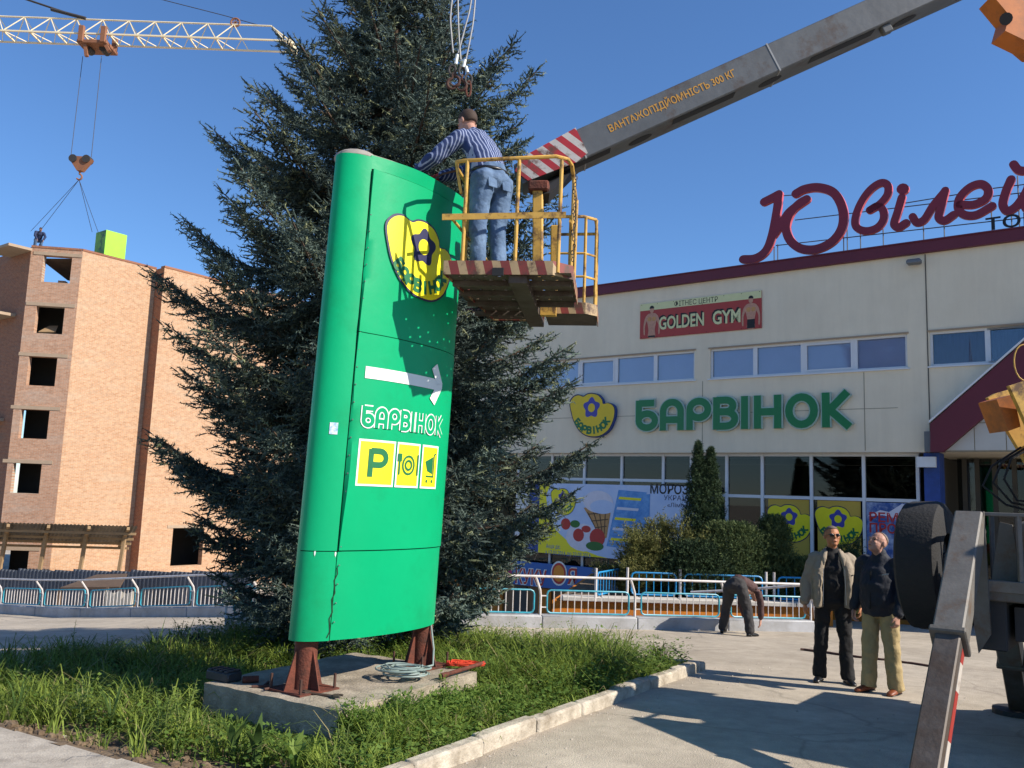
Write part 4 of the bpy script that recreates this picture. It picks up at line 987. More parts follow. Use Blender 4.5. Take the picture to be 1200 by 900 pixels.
sx_ = jx(270); wh = Vector((sx_, JY + .55, zt_ + .12))
MB().tube([wh + Vector((.22 * math.cos(a * math.pi / 8), 0, .22 * math.sin(a * math.pi / 8))) for a in range(16)], .05, 6, closed=True).build('sheave', 'crane_rust', cr_, smooth=True)
for k in range(4): MB().bar(wh - Vector((.2 * math.cos(k * .785), 0, .2 * math.sin(k * .785))), wh + Vector((.2 * math.cos(k * .785), 0, .2 * math.sin(k * .785))), .03, .03).build('spoke', 'crane_rust', cr_)
MB().tube([at(15, -6, JY + .5), J(jx(92), 't')], .05, 6).build('pendant_line', 'rope_dark', cr_); MB().tube([at(60, 11, JY + .45), J(jx(92), 't') + Vector((0, -.05, .02))], .085, 6).build('pendant_end', 'rope_dark', cr_)
MB().tube([at(160, -8, JY + .5), at(262, 18, JY + .55), J(jx(300), 't')], .02, 5).build('hoist_rope', 'rope_dark', cr_)
# trolley
tx = jx(109); tr = empty('crane_trolley', Vector((tx, JY + .55, zn - .6)), 'rusty trolley hanging under the crane jib', 'trolley')
for s in (-1, 1):
    for y_ in (-.05, 1.15): MB().obox(Vector((tx + s * .55, JY + y_, zn - .05)), (1, 0, 0), (0, 1, 0), (0, 0, 1), .13, .09, .42, ch=.02).build('hanger', 'crane_rust', tr)
MB().obox(Vector((tx, JY + .55, zn - .42)), (1, 0, 0), (0, 1, 0), (0, 0, 1), .75, .62, .09, ch=.02).build('frame', 'crane_rust', tr)
for s in (-1, 1): MB().tube([Vector((tx + s * .4, JY + .3, zn - .55)), Vector((tx + s * .4, JY + .8, zn - .55))], .2, 10).build('pulley', 'rope_dark', tr, smooth=True)
MB().bar(Vector((tx - .4, JY + .1, zn - .4)), Vector((tx - .25, JY + .1, zn - 1.15)), .16, .16).build('arm', 'crane_rust', tr)
MB().bar(Vector((tx + .5, JY + .1, zn - .3)), Vector((tx + .85, JY + .1, zn - .85)), .2, .16).build('arm', 'crane_rust', tr)
# hook block
hb = at(93, 190, JY + .55); hk = empty('hook_block', hb, 'rusty crane hook block hanging over the brick building', 'hook block')
MB().prism([hb + Vector(q) for q in ((-.55, 0, .2), (-.3, 0, .32), (.3, 0, .3), (.58, 0, .18), (.15, 0, -.42), (-.1, 0, -.42))], (0, .28, 0)).build('cheek_plate', 'crane_rust', hk)
for s in (-1, 1): MB().tube([hb + Vector((s * .33, -.06, .18)), hb + Vector((s * .33, .34, .18))], .2, 12).build('sheave', 'rope_dark', hk, smooth=True)
hq = hb + Vector((0, .14, -.55))
MB().tube([hq + Vector((0, 0, .15)), hq + Vector((0, 0, -.02))] + [hq + Vector((.13 * math.sin(a), 0, -.16 + .14 * math.cos(a))) for a in np.linspace(.2, 4.2, 9)], .045, 6).build('hook', 'crane_rust', hk, smooth=True)
for pxa, pxb in ((97, 83), (119, 107)):
    p = at(pxa, 66, JY + .55); q = at(pxb, 184, JY + .65); MB().tube([p, q], .016, 4).build('rope', 'rope_dark', hk)
hp = hq + Vector((0, 0, -.3))
sl = empty('crane_sling', hp, 'thin four-leg sling spread under the crane hook block', 'sling')
for px, py, Y in ((36, 271, 44.6), (43, 276, 43.4), (108, 272, 44.2), (115, 272, 43.2)): MB().tube([hp, at(px, py, Y)], .013, 4).build('leg', 'rope_dark', sl)
# lime-green wrapped pallet on the roof
lp = fR(1.7, ZT + .12, -.9)
lb = empty('wrapped_pallet', lp, 'lime green wrapped pallet standing on the brick building roof edge', 'pallet')
w1_ = 1.65; h_ = at(125, 272, lp.y).z - lp.z + .15; ax = TB; ay = NB
mbx = MB(); mbx.prism([lp + ax * 0 + ay * 0, lp + ax * 1.3, lp + ax * 1.3 - ay * 1.2, lp - ay * 1.2], (0, 0, h_)); mbx.m = [0] * len(mbx.f)
o = mbx.build('wrapping', ['lime_wrap', 'lime_print'], lb)
for p in o.data.polygons:
    if p.normal.dot(Vector((-.6, -.8, 0))) > .8: p.material_index = 1
MB().prism([lp + ax * .08 + ay * .012, lp + ax * 1.22 + ay * .012, lp + ax * 1.22 - ay * 1.12 , lp + ax * .08 - ay * 1.12], (0, 0, -.13)).build('pallet_base', 'timber', lb)
ZTB = ZT
# small slab overhang on the roof corner
sb = MB(); fbox(sb, -.2, 2.6, ZT - .25, ZT - .1, .03, 1.3, fm=fL); sb.build('roof_slab', 'lintel', bb_)
# ------------------------------------------------------------------ concrete pedestal and the green pylon sign
mat('rust', '#6b3524', .85, var=.3, vscale=14, bump=.4, bscale=60, col2='#3f251b', amount=.45)
mat('rust_dark', '#4a3026', .85, var=.25, vscale=20)
mat('cap_grey', '#8d8880', .9, var=.2, vscale=8)
mat('seam_dark', '#123018', .9, var=.1)
mat('hose_grey', '#7f8f8a', .5, var=.12, vscale=10)
mat('rag_orange', '#c23a1e', .9, var=.2, vscale=20)
mat('box_black', '#2a2b2e', .6, var=.2, vscale=12)
mat('wrench_steel', '#5a554d', .5, metal=.5, var=.2, vscale=12, col2='#6a4630', amount=.4)
mat('sticker', '#7fa6c6', .5, var=.3, vscale=60, col2='#dce4ea', amount=.5)
PZ = .37
pc, pl, pr = Vector((-1.21, 6.68, 0)), Vector((-2.48, 7.45, 0)), Vector((-.1, 8.21, 0))
d1 = (pl - pc); d2 = (pr - pc); d2 = d2 - d1.normalized() * d2.dot(d1.normalized())
bm = bmesh.new(); n1, n2, n3 = 20, 26, 8
def pv_(i, j, z): return pc + d1 * i + d2 * j + Vector((0, 0, z))
pb = MB(); V = []; rz = random.Random(2)
def edge_off(p): return Vector((noise.noise(p * 6), noise.noise(p * 6 + Vector((5, 5, 5))), noise.noise(p * 6 + Vector((9, 1, 3))))) * .012
def sheet(fn, na, nb_):
    k = len(pb.v)
    for j in range(nb_ + 1):
        for i in range(na + 1):
            p = fn(i / na, j / nb_); pb.v.append(p + edge_off(p))
    for j in range(nb_):
        for i in range(na): pb.f.append((k + j * (na + 1) + i, k + j * (na + 1) + i + 1, k + (j + 1) * (na + 1) + i + 1, k + (j + 1) * (na + 1) + i)); pb.m.append(0)
zb_ = -.12
sheet(lambda a, b: pv_(1 - a, b, PZ), n1, n2)
sheet(lambda a, b: pv_(1 - a, 0, zb_ + (PZ - zb_) * b), n1, n3); sheet(lambda a, b: pv_(0, a, zb_ + (PZ - zb_) * b), n2, n3)
sheet(lambda a, b: pv_(a, 1, zb_ + (PZ - zb_) * b), n1, n3); sheet(lambda a, b: pv_(1, 1 - a, zb_ + (PZ - zb_) * b), n2, n3)
ped = pb.build('concrete_plinth', 'concrete_dirty', smooth=True)
tag(ped, 'stained concrete plinth in the grass carrying the green pylon sign', 'plinth')

P1, P2 = Vector((-1.63, 7.33, PZ)), Vector((-.78, 8.49, PZ))
SU = (P2 - P1); SU.z = 0; SU.normalize(); SN = Vector((SU.y, -SU.x, 0))
SC0 = (P1 + P2) / 2 - SU * .02; SA, SB = .85, .295; SZ0, SZ1 = .775, 5.0; LEANK, LEANY = .025, .028
def sgn(th, z, off=0.):
    c, s = math.cos(th), math.sin(th); e = 1.0
    cx, sx_ = math.copysign(abs(c) ** e, c), math.copysign(abs(s) ** e, s)
    p = SC0 + SU * (SA * cx) + SN * (SB * sx_)
    nn = (SU * (c / SA) + SN * (s / SB)).normalized()
    p = p + nn * off
    return Vector((p.x + LEANK * (z - SZ0), p.y + LEANY * (z - SZ0), z))
# arc-length table along the front (theta from pi = near left nose to 0 = far right end)
NT = 400; TH = [math.pi * (1 - k / NT) for k in range(NT + 1)]; AR = [0.]
for k in range(NT):
    a, b = sgn(TH[k], SZ0), sgn(TH[k + 1], SZ0); AR.append(AR[-1] + (b - a).length)
STOT = AR[-1]
def th_of(s): return float(np.interp(s, AR, TH))
def smap(s, z, d=0.): return sgn(th_of(s), z, d)
def sg(px, py):
    """photo pixel -> (s, z) on the front of the sign"""
    best = None; d = ray(px, py)
    for k in range(0, NT):
        s0, s1 = AR[k], AR[k + 1]
        p0 = sgn(TH[k], SZ0); p1 = sgn(TH[k + 1], SZ0)
        # plane of the strip, leaning
        up = Vector((LEANK, LEANY, 1)); nn = (p1 - p0).cross(up)
        den = d.dot(nn)
        if abs(den) < 1e-9: continue
        q = CAM + d * ((p0 - CAM).dot(nn) / den); base = q - up * (q.z - SZ0); t = (base - p0).dot(p1 - p0) / (p1 - p0).length_squared
        if -.001 <= t <= 1.001:
            if best is None or q.y < best[0]: best = (q.y, s0 + (s1 - s0) * t, q.z)
    return (best[1], best[2]) if best else (STOT * .6, 2.)
sign = empty('pylon_sign', Vector((SC0.x, SC0.y, PZ)), 'tall curved green pylon sign with yellow badge, arrow and pictograms', 'sign')
# shell
def panel(name, s0, s1, z0, z1, off, mats_, bulge=None, ns=18, nz=24, thick=.012, gap=0.):
    mb = MB(); k = 0
    for j in range(nz + 1):
        for i in range(ns + 1):
            a, c = i / ns, j / nz; z = z0 + (z1 - z0) * c; b_ = bulge(a, c) if bulge else 0
            mb.v.append(smap(s0 + (s1 - s0) * a + gap * (1 - a) * math.sin(math.pi * min(1, c * 1.15)) ** 2, z, off + b_))
    for j in range(nz):
        for i in range(ns): mb.f.append((j * (ns + 1) + i, j * (ns + 1) + i + 1, (j + 1) * (ns + 1) + i + 1, (j + 1) * (ns + 1) + i)); mb.m.append(0)
    # rim
    ring = [i for i in range(ns + 1)] + [(j + 1) * (ns + 1) - 1 for j in range(1, nz + 1)] + [nz * (ns + 1) + i for i in range(ns - 1, -1, -1)] + [j * (ns + 1) for j in range(nz - 1, 0, -1)]
    k = len(mb.v)
    for idx in ring:
        i, j = idx % (ns + 1), idx // (ns + 1); mb.v.append(smap(s0 + (s1 - s0) * i / ns, z0 + (z1 - z0) * j / nz, off - thick))
    for q in range(len(ring)):
        q2 = (q + 1) % len(ring); mb.f.append((ring[q2], ring[q], k + q, k + q2)); mb.m.append(0)
    return mb.build(name, mats_, sign, smooth=True)
core = MB(); n = 64
ring0 = [sgn(2 * math.pi * k / n, SZ0 + .004, -.016) for k in range(n)]; ring1 = [sgn(2 * math.pi * k / n, SZ1 - .03, -.016) for k in range(n)]
core.v = ring0 + ring1
core.f = [(k, (k + 1) % n, n + (k + 1) % n, n + k) for k in range(n)] + [tuple(range(n - 1, -1, -1)), tuple(range(n, 2 * n))]; core.m = [0] * len(core.f)
core.build('core', 'seam_dark', sign, smooth=True)
bk = MB(); m2 = 40
for j in (0, 1):
    for k in range(m2 + 1): bk.v.append(sgn(math.pi + math.pi * k / m2, SZ0 if j == 0 else SZ1 - .02))
bk.f = [(k, k + 1, m2 + 2 + k, m2 + 1 + k) for k in range(m2)]; bk.m = [0] * m2; bk.build('back_panel', 'sign_green', sign, smooth=True)
s_seam = sg(398, 620)[0]; z_a = sg(450, 644)[1]; z_b = sg(470, 398)[1]
g_ = .006
panel('edge_panel', 0, s_seam - g_, SZ0, z_a - .012, 0, 'sign_green'); panel('edge_panel', 0, s_seam - g_, z_a - .004, SZ1 - .015, 0, 'sign_green')
wob = lambda a, c: .012 * math.sin(c * 9) * (1 - a) + .004 * math.sin(a * 7 + c * 4)
panel('face_panel', s_seam + g_ * .3, STOT, SZ0 + .003, z_a - .01, .0, 'sign_green')
panel('face_panel', s_seam + g_, STOT * .985, z_a, z_b - .004, .006, 'sign_green', lambda a, c: .02 * (1 - a) ** 34 * (.5 + .5 * math.sin(c * 7)) + .0015 * math.sin(a * 9), gap=.03)
panel('face_panel', s_seam + g_, STOT * .985, z_b + .004, SZ1 - .13, .004, 'sign_green', lambda a, c: .022 * (1 - a) ** 34 * (.5 + .5 * math.sin(c * 6 + 2)) + .0015 * math.sin(a * 6) * c, gap=.022)
panel('top_strip', s_seam - .02, STOT, SZ1 - .125, SZ1, .0, 'sign_green', lambda a, c: .02 * c * abs(math.sin(a * 5)) ** 3)
# top rim and grey cap at the near nose
cp = MB(); capP = [sgn(math.pi * (1 + .5 * (k / 12 * 2 - 1)), SZ1 - .02, -.03) for k in range(13)]
cp.prism(capP, (0, 0, .04)); cp.build('nose_cap', 'cap_grey', sign)
dm = MB(); c0 = sgn(math.pi, SZ1 + .0, -.2); dm.ball(Vector((c0.x, c0.y, SZ1 - .01)), .2, .17, .085, 14); dm.build('nose_dome', 'cap_grey', sign, smooth=True)
# rusty legs with gusset plates
for P in (P1, P2):
    lg = MB().tube([P + Vector((0, 0, .012)), Vector((P.x + .01, P.y, SZ0 + .05))], .095, 20).build('leg', 'rust', sign, smooth=True)
    MB().obox(P + Vector((0, 0, .008)), SU, SN, Vector((0, 0, 1)), .21, .21, .008).build('base_plate', 'rust', lg)
    for a in range(4):
        q = (SU, SN, -SU, -SN)[a]; r_ = Vector((-q.y, q.x, 0))
        MB().prism([P + q * .09 + Vector((0, 0, .016)) - r_ * .006, P + q * .2 + Vector((0, 0, .016)) - r_ * .006, P + q * .1 + Vector((0, 0, .33)) - r_ * .006], r_ * .012).build('gusset', 'rust', lg)
    for sx2 in (-1, 1):
        for sy2 in (-1, 1): 
            q = P + SU * (.18 * sx2) + SN * (.18 * sy2); MB().tube([q, q + Vector((0, 0, .13))], .012, 6).build('anchor_bolt', 'rust_dark', lg)
# ---- printed graphics on the face
PD = .0125
eL, eR = sg(447, 300)[0], sg(529, 300)[0]; eT, eB = sg(490, 257)[1], sg(508, 357)[1]
hw_ = (eR - eL) / 2
emblem(lambda u, v, d: smap(u, v, d), (eL + eR) / 2, (eT + eB) / 2, hw_, (eT - eB) / 2, PD + .004, sign, 'print_yellow', letters='print_green', flower='print_navy', grid=.03)
a0, a1 = sg(427.5, 435), sg(511, 456); zz = [sg(427.5, 429)[1], sg(427.5, 443)[1]]
zc = sum(zz) / 2; th_ = (zz[0] - zz[1])
S = [([(a0[0] + (a1[0] - a0[0]) * k / 8, zc) for k in range(9)], False)]
tip = (sg(514.5, 458)[0], zc)
hd = .17
put_strokes(S, th_, smap, PD, 'print_white', 'arrow_shaft', sign)
put_strokes([([(tip[0] - .13, zc + hd), (tip[0] - .02, zc + .01), (tip[0] - .02, zc - .01), (tip[0] - .13, zc - hd)], False)], .1, smap, PD + .001, 'print_white', 'arrow_head', sign)
S0, wd = word_strokes('БАРВІНОК'); u0, v0 = sg(422, 500); u1 = sg(515, 515)[0]; v1 = sg(422, 475)[1]; k_ = (u1 - u0) / wd; h_ = v1 - v0
S = []
for pts, cl in S0:
    q = [(u0 + p[0] * k_, v0 + p[1] * h_) for p in pts]; S.append((q, cl))
put_strokes(S, .058, smap, PD, 'print_white', 'lettering_outline', sign, step=.00008)
put_strokes(S, .035, smap, PD + .0035, 'sign_green', 'lettering', sign, step=.00008)
def rect(s0, s1, z0, z1): return [(s0, z0), (s1, z0), (s1, z1), (s0, z1)]
zt_, zb2 = sg(440, 515.5)[1], sg(440, 570)[1]
for nm_, pa, pb_ in (('P', 417.5, 461), ('plate', 463, 490), ('cart', 492.5, 511)):
    s0, s1 = sg(pa, 545)[0], sg(pb_, 545)[0]
    f1 = flat_poly(rect(s0, s1, zb2, zt_), smap, PD, 'pictogram', 'print_white', sign, grid=.04)
    flat_poly(rect(s0 + .018, s1 - .018, zb2 + .018, zt_ - .018), smap, PD + .002, 'field', 'print_yellow', f1, grid=.04)
    mm = (s0 + s1) / 2; w_ = s1 - s0; hgt = zt_ - zb2; zc2 = (zt_ + zb2) / 2
    if nm_ == 'P':
        st = [([(mm - w_ * .17, zb2 + hgt * .2), (mm - w_ * .17, zb2 + hgt * .8)], False), ([(mm - w_ * .17, zb2 + hgt * .76), (mm + w_ * .06, zb2 + hgt * .76)] + [(mm + w_ * .06 + .07 * math.cos(a), zb2 + hgt * .61 + hgt * .15 * math.sin(a)) for a in np.linspace(math.pi / 2, -math.pi / 2, 9)] + [(mm - w_ * .17, zb2 + hgt * .46)], False)]
        put_strokes(st, .052, smap, PD + .005, 'print_green', 'parking_letter', f1)
    elif nm_ == 'plate':
        st = [([(mm + w_ * .24 * math.cos(a), zc2 + hgt * .2 * math.sin(a)) for a in np.linspace(0, 2 * math.pi, 25)[:-1]], True), ([(mm + w_ * .13 * math.cos(a), zc2 + hgt * .1 * math.sin(a)) for a in np.linspace(0, 2 * math.pi, 17)[:-1]], True),
              ([(mm - w_ * .38, zc2 - hgt * .22), (mm - w_ * .38, zc2 + hgt * .25)], False), ([(mm - w_ * .43, zc2 + hgt * .25), (mm - w_ * .43, zc2 + hgt * .1), (mm - w_ * .33, zc2 + hgt * .1), (mm - w_ * .33, zc2 + hgt * .25)], False), ([(mm + w_ * .4, zc2 - hgt * .22), (mm + w_ * .4, zc2 + hgt * .25)], False)]
        put_strokes(st, .02, smap, PD + .005, 'print_green', 'plate_and_cutlery', f1)
    else:
        flat_poly([(mm - w_ * .3, zc2 + hgt * .12), (mm + w_ * .16, zc2 + hgt * .24), (mm + w_ * .16, zc2 - hgt * .16), (mm - w_ * .16, zc2 - hgt * .1)], smap, PD + .005, 'cart_basket', 'print_green', f1, grid=.04)
        put_strokes([([(mm + w_ * .34, zc2 + hgt * .32), (mm + w_ * .22, zc2 + hgt * .28), (mm + w_ * .22, zc2 - hgt * .22), (mm - w_ * .22, zc2 - hgt * .22)], False)], .016, smap, PD + .005, 'print_green', 'cart_frame', f1)
        for e in (-.16, .16): flat_poly([(mm + e * w_ + .016 * math.cos(a), zc2 - hgt * .33 + .016 * math.sin(a)) for a in np.linspace(0, 6.28, 11)[:-1]], smap, PD + .005, 'cart_wheel', 'print_green', f1)
stc = sg(391, 502); flat_poly(rect(stc[0] - .035, stc[0] + .035, stc[1] - .05, stc[1] + .05), smap, .004, 'sticker', 'sticker', sign, grid=.02)
for px, py in ((369, 648), (393, 649)): 
    q = sg(px, py); flat_poly([(q[0] + .007 * math.cos(a), q[1] + .02 * math.sin(a) * (1 + .4 * math.sin(a * 3))) for a in np.linspace(0, 6.28, 9)[:-1]], smap, .004, 'paint_chip', 'print_white', sign)
ck = [sg(395 - k * 1.0 + (1.5 * math.sin(k * 2.1)), 665 + k * 7.5) for k in range(12)]
put_strokes([(ck, False)], .009, smap, .004, 'seam_dark', 'crack', sign, step=0)
for px_, h_ in ((527, 44), (536, 36)):
    MB().bar(at(px_, 270, 8.5), at(px_ + 1.5, 270 + h_, 8.5), .07, .02).build('timber_batten', 'timber', sign)
rr = random.Random(12)
for k in range(26):
    z = SZ0 + .15 + (SZ1 - SZ0 - .4) * k / 25; MB().ball(smap(s_seam + .02, z, .012), .007, n=6).build('rivet', 'steel_grey', sign)

# ---- things lying on the plinth
def pt(px, py, dz=0.): p = atz(px, py, PZ); return Vector((p.x, p.y, PZ + dz))
hs = MB(); rr = random.Random(5); c = pt(473, 797, .03)
pts = []
cx_o = cy_o = 0.; rl_ = .15; ph = 0.
for k in range(300):
    if k % 26 == 0: cx_o, cy_o, rl_, ph = rr.uniform(-.06, .06), rr.uniform(-.05, .05), rr.uniform(.09, .19), rr.uniform(-.25, .25)
    a = k * .245; lay = k / 300; tx_ = math.cos(a) * rl_ * 1.25; ty_ = math.sin(a) * rl_
    pts.append(c + Vector((tx_ + cx_o, ty_ + cy_o, .008 + .075 * lay * rr.uniform(.8, 1.1) + ph * .35 * (tx_ + .1 * math.sin(a)) * lay + .012)))
pts = [sum((pts[min(len(pts) - 1, max(0, i + j))] for j in (-2, -1, 0, 1, 2)), Vector()) / 5 for i in range(len(pts))]
hs.tube(pts, .0085, 6); 
hs.tube([c + Vector((.16, .0, .1)), c + Vector((.1, .25, .02)), c + Vector((.22, .4, .03)), Vector((P2.x + .13, P2.y - .12, .55)), Vector((P2.x + .08, P2.y - .05, SZ0 + .03))], .009, 6)
o = hs.build('cable_coil', 'hose_grey', smooth=True); tag(o, 'coil of grey-green cable lying on the concrete plinth', 'cable')
o = MB(); q0, q1 = pt(517, 797, .035), pt(567, 783, .05); o.tube([q0, q1], .019, 12); o.tube([q0 - (q1 - q0) * .01, q0 + (q1 - q0) * .12], .025, 12); o = o.build('rusty_pipe', 'rust', smooth=True); tag(o, 'rusty pipe lying on the plinth beside the cable coil', 'pipe')
rg = MB(); c = pt(545, 783, .03); rr = random.Random(8)
pts = []
for k in range(150):
    a = k * .5 + rr.uniform(-.4, .4); r_ = .03 + .09 * abs(math.sin(k * .17)) ; pts.append(c + Vector((math.cos(a) * r_ * 1.5 + rr.uniform(-.01, .01), math.sin(a) * r_ * .6, .0 + .035 * abs(math.sin(k * .3)) * rr.random())))
rg.tube(pts, .007, 5)
o = rg.build('netting_cord', 'rag_orange', smooth=True); tag(o, 'tangle of orange-red netting cord on the far end of the plinth', 'cord')
bx_ = empty('battery_box', pt(262, 797), 'black grooved box on the left corner of the plinth', 'box')
MB().obox(pt(262, 797, .042), d1, d2, Vector((0, 0, 1)), .14, .08, .04, ch=.012).build('case', 'box_black', bx_, smooth=True)
for k in range(4): MB().obox(pt(262, 797, .088) + d1.normalized() * (-.1 + .066 * k), d1, d2, Vector((0, 0, 1)), .022, .074, .007, ch=.004).build('ridge', 'box_black', bx_)
wr = empty('wrench', pt(380, 816), 'dark open-ended wrench on the plinth edge beside the sign leg', 'wrench')
q0, q1 = pt(360, 814, .014), pt(393, 818, .014); MB().bar(q0, q1, .03, .014, ch=.004).build('shaft', 'wrench_steel', wr)
for q, s in ((q0, -1), (q1, 1)):
    dd = (q1 - q0).normalized() * s; sd_ = Vector((-dd.y, dd.x, 0))
    MB().prism([q + dd * a + sd_ * b for a, b in ((-.02, .018), (.0, .036), (.05, .036), (.055, .016), (.025, .012), (.025, -.012), (.055, -.016), (.05, -.036), (.0, -.036), (-.02, -.018))], (0, 0, .014)).build('jaw', 'wrench_steel', wr)
o = MB(); q = pt(284, 801, .03); o.tube([q, q + Vector((.12, .05, 0))], .03, 12); o = o.build('pipe_stub', 'rust', smooth=True); tag(o, 'short rusty pipe stub next to the black box', 'pipe')
for k, (px, py, r) in enumerate(((305, 806, .3), (318, 808, .9), (312, 803, 1.6))):
    q = pt(px, py, .012); dd = Vector((math.cos(r), math.sin(r), 0)) * .07
    o = MB().tube([q - dd, q + dd], .011, 6).build('rebar_offcut', 'rust_dark'); tag(o, ['rusty bolt lying nearest the black box', 'rusty bolt lying nearest the sign leg', 'rusty bolt lying behind the other two bolts'][k], 'bolt', 'rusty bolts on the plinth')
# ------------------------------------------------------------------ boom lift: basket, boom, truck
mat('lift_yellow', '#c49a45', .65, var=.2, vscale=9, col2='#5e4226', amount=.36, sharp=.06)
mat('boom_grey', '#56595b', .5, var=.2, vscale=3.5, bump=.12, bscale=12, col2='#4a3d34', amount=.24, sharp=.06)
mat('boom_dark', '#17181a', .7, var=.1)
mat('letter_ochre', '#b9862a', .6, var=.12, vscale=20)
mat('weld', '#8d8f90', .6, var=.15)
mat('floor_steel', '#564e46', .8, var=.3, vscale=5, col2='#3a2c22', amount=.45)
mat('truck_grey', '#57544f', .75, var=.22, vscale=6, bump=.15, bscale=30, col2='#54402f', amount=.3, sharp=.07)
mat('truck_dark', '#26272a', .7, var=.2, vscale=4)
mat('tyre', '#1b1b1c', .85, var=.2, vscale=14, bump=.4, bscale=40)
mat('boom_orange', '#c06a1c', .5, var=.15, vscale=4, col2='#5a3a20', amount=.25)
mat('leg_worn', '#4e4843', .6, metal=.1, var=.3, vscale=7, bump=.2, bscale=30, col2='#45392f', amount=.45, sharp=.1)
mat('rail_grey', '#63605b', .6, var=.2, vscale=8, bump=.1, col2='#5c4c3e', amount=.26, sharp=.08)
mat('cab_blue', '#6f8fb0', .4, var=.06)
mat('reflector', '#c8421c', .4, var=.1)
def stripe_mat(name, d, period, c1, c2, duty=.5, wear='#5a3a2c', wamt=.22, rough=.6, coord='Position'):
    mt = mat(name, c1, rough, var=.12, vscale=8, col2=wear, amount=wamt, sharp=.06); nt = mt.node_tree; N = nt.nodes; L = nt.links
    g = N.new('ShaderNodeNewGeometry').outputs['Position'] if coord == 'Position' else N.new('ShaderNodeTexCoord').outputs['Object']
    dt = N.new('ShaderNodeVectorMath'); dt.operation = 'DOT_PRODUCT'; dt.inputs[1].default_value = tuple(Vector(d) / period); L.new(g, dt.inputs[0])
    fr = N.new('ShaderNodeMath'); fr.operation = 'FRACT'; L.new(dt.outputs['Value'], fr.inputs[0])
    gt = N.new('ShaderNodeMath'); gt.operation = 'GREATER_THAN'; gt.inputs[1].default_value = duty; L.new(fr.outputs[0], gt.inputs[0])
    mx = N.new('ShaderNodeMix'); mx.data_type = 'RGBA'; L.new(gt.outputs[0], mx.inputs[0]); mx.inputs[6].default_value = lin(c1); mx.inputs[7].default_value = lin(c2)
    rgb = [n for n in N if n.type == 'RGB'][0]; tgt = rgb.outputs[0].links[0].to_socket; L.new(mx.outputs[2], tgt)
    return mt
stripe_mat('hazard_basket', (1.0, -.9, .28), .17, '#77302a', '#a58d68', .52, wear='#4a3426', wamt=.42)
stripe_mat('hazard_boom', (.55, .0, .75), .125, '#a0202a', '#b5b0aa', .5, wamt=.3)
stripe_mat('hazard_leg', (.3, .3, 1.0), .62, '#8f2a22', '#b0a9a0', .62, wamt=.3)

ZP, ZU = 4.06, 3.93
bk = empty('lift_basket', (-.05, 8.2, ZU), 'yellow railed lift basket with red striped toe boards beside the sign', 'lift basket')
PL1 = [(-.61, 7.3), (.36, 7.3), (.53, 7.47), (.53, 8.45), (.13, 8.68), (.13, 9.3), (-.43, 9.3)]
PL2 = [(.16, 8.78), (.6, 8.78), (.72, 8.9), (.72, 9.45), (.16, 9.45)]
def edge_band(poly, name, z0, z1, sides):
    for i in sides:
        a, b = poly[i], poly[(i + 1) % len(poly)]; a, b = Vector((a[0], a[1], 0)), Vector((b[0], b[1], 0)); d = (b - a).normalized(); nn = Vector((d.y, -d.x, 0))
        MB().prism([a + Vector((0, 0, z0)), b + Vector((0, 0, z0)), b + Vector((0, 0, z1)), a + Vector((0, 0, z1))], -nn * .008).build(name, 'hazard_basket', bk)
edge_band(PL1, 'toe_board', ZU, ZU + .125, (0, 1, 2, 5, 6)); edge_band(PL2, 'toe_board', ZU - .02, ZU + .1, (0, 1, 2))
# perforated floor
hl = [(-.5 + .12 * i + (.03 if j % 2 else 0), -.5 + .12 * i + .026 + (.03 if j % 2 else 0), 7.42 + .125 * j, 7.446 + .125 * j) for i in range(8) for j in range(8)]
fl_ = lambda z_: (lambda w, z, d=0.: Vector((w, z, z_ + d)))
wall_holes(-.595, .52, 7.315, 8.44, hl, fl_(ZU + .02), .004).build('floor_plate', 'floor_steel', bk)
hl2 = [(-.36 + .13 * i, -.334 + .13 * i, 8.55 + .15 * j, 8.576 + .15 * j) for i in range(4) for j in range(5)]
wall_holes(-.5, .125, 8.442, 9.29, hl2, fl_(ZU + .02), .004).build('floor_plate', 'floor_steel', bk)
MB().prism([Vector((x, y, ZU - .012)) for x, y in [(.17, 8.8), (.59, 8.8), (.705, 8.91), (.705, 9.44), (.17, 9.44)]], (0, 0, .012)).build('floor_plate', 'floor_steel', bk)
for y_ in (7.62, 8.0, 8.44, 8.9): MB().bar((-.58, y_, ZU - .005), (.5 if y_ < 8.5 else .12, y_, ZU - .005), .05, .045).build('floor_rib', 'floor_steel', bk)
MB().bar((.05, 7.34, ZU - .03), (.05, 9.28, ZU - .03), .16, .07).build('floor_beam', 'floor_steel', bk)
MB().bar((.14, 8.72, ZU + .04), (.3, 8.72, ZU + .04), .1, .2).build('hinge_block', 'lift_yellow', bk)
ZT_ = ZP + .93
def rail(pts, r=.019, name='rail', m_='lift_yellow'): return MB().tube(pts, r, 8).build(name, m_, bk, smooth=True)
rail([(-.42, 9.2, ZT_), (-.52, 8.4, ZT_), (-.57, 7.5, ZT_), (-.545, 7.36, ZT_), (-.47, 7.33, ZT_), (.36, 7.33, ZT_ + .03), (.46, 7.4, ZT_ + .03), (.49, 7.52, ZT_ + .02), (.49, 8.4, ZT_)], .018, 'top_rail')
MB().bar((-.64, 7.29, ZP + .39), (.46, 7.33, ZP + .42), .012, .055).build('mid_rail', 'lift_yellow', bk)
rail([(.49, 7.5, ZP + .42), (.49, 8.4, ZP + .42)], .014, 'mid_rail'); rail([(-.58, 7.4, ZP + .42), (-.42, 9.2, ZP + .42)], .014, 'mid_rail')
for x, y in ((-.45, 7.33), (0.02, 7.33), (.4, 7.34), (.49, 7.75), (.49, 8.38), (-.55, 8.0), (-.45, 9.2)): rail([(x, y, ZU + .03), (x + .01, y, ZT_)], .017, 'post')
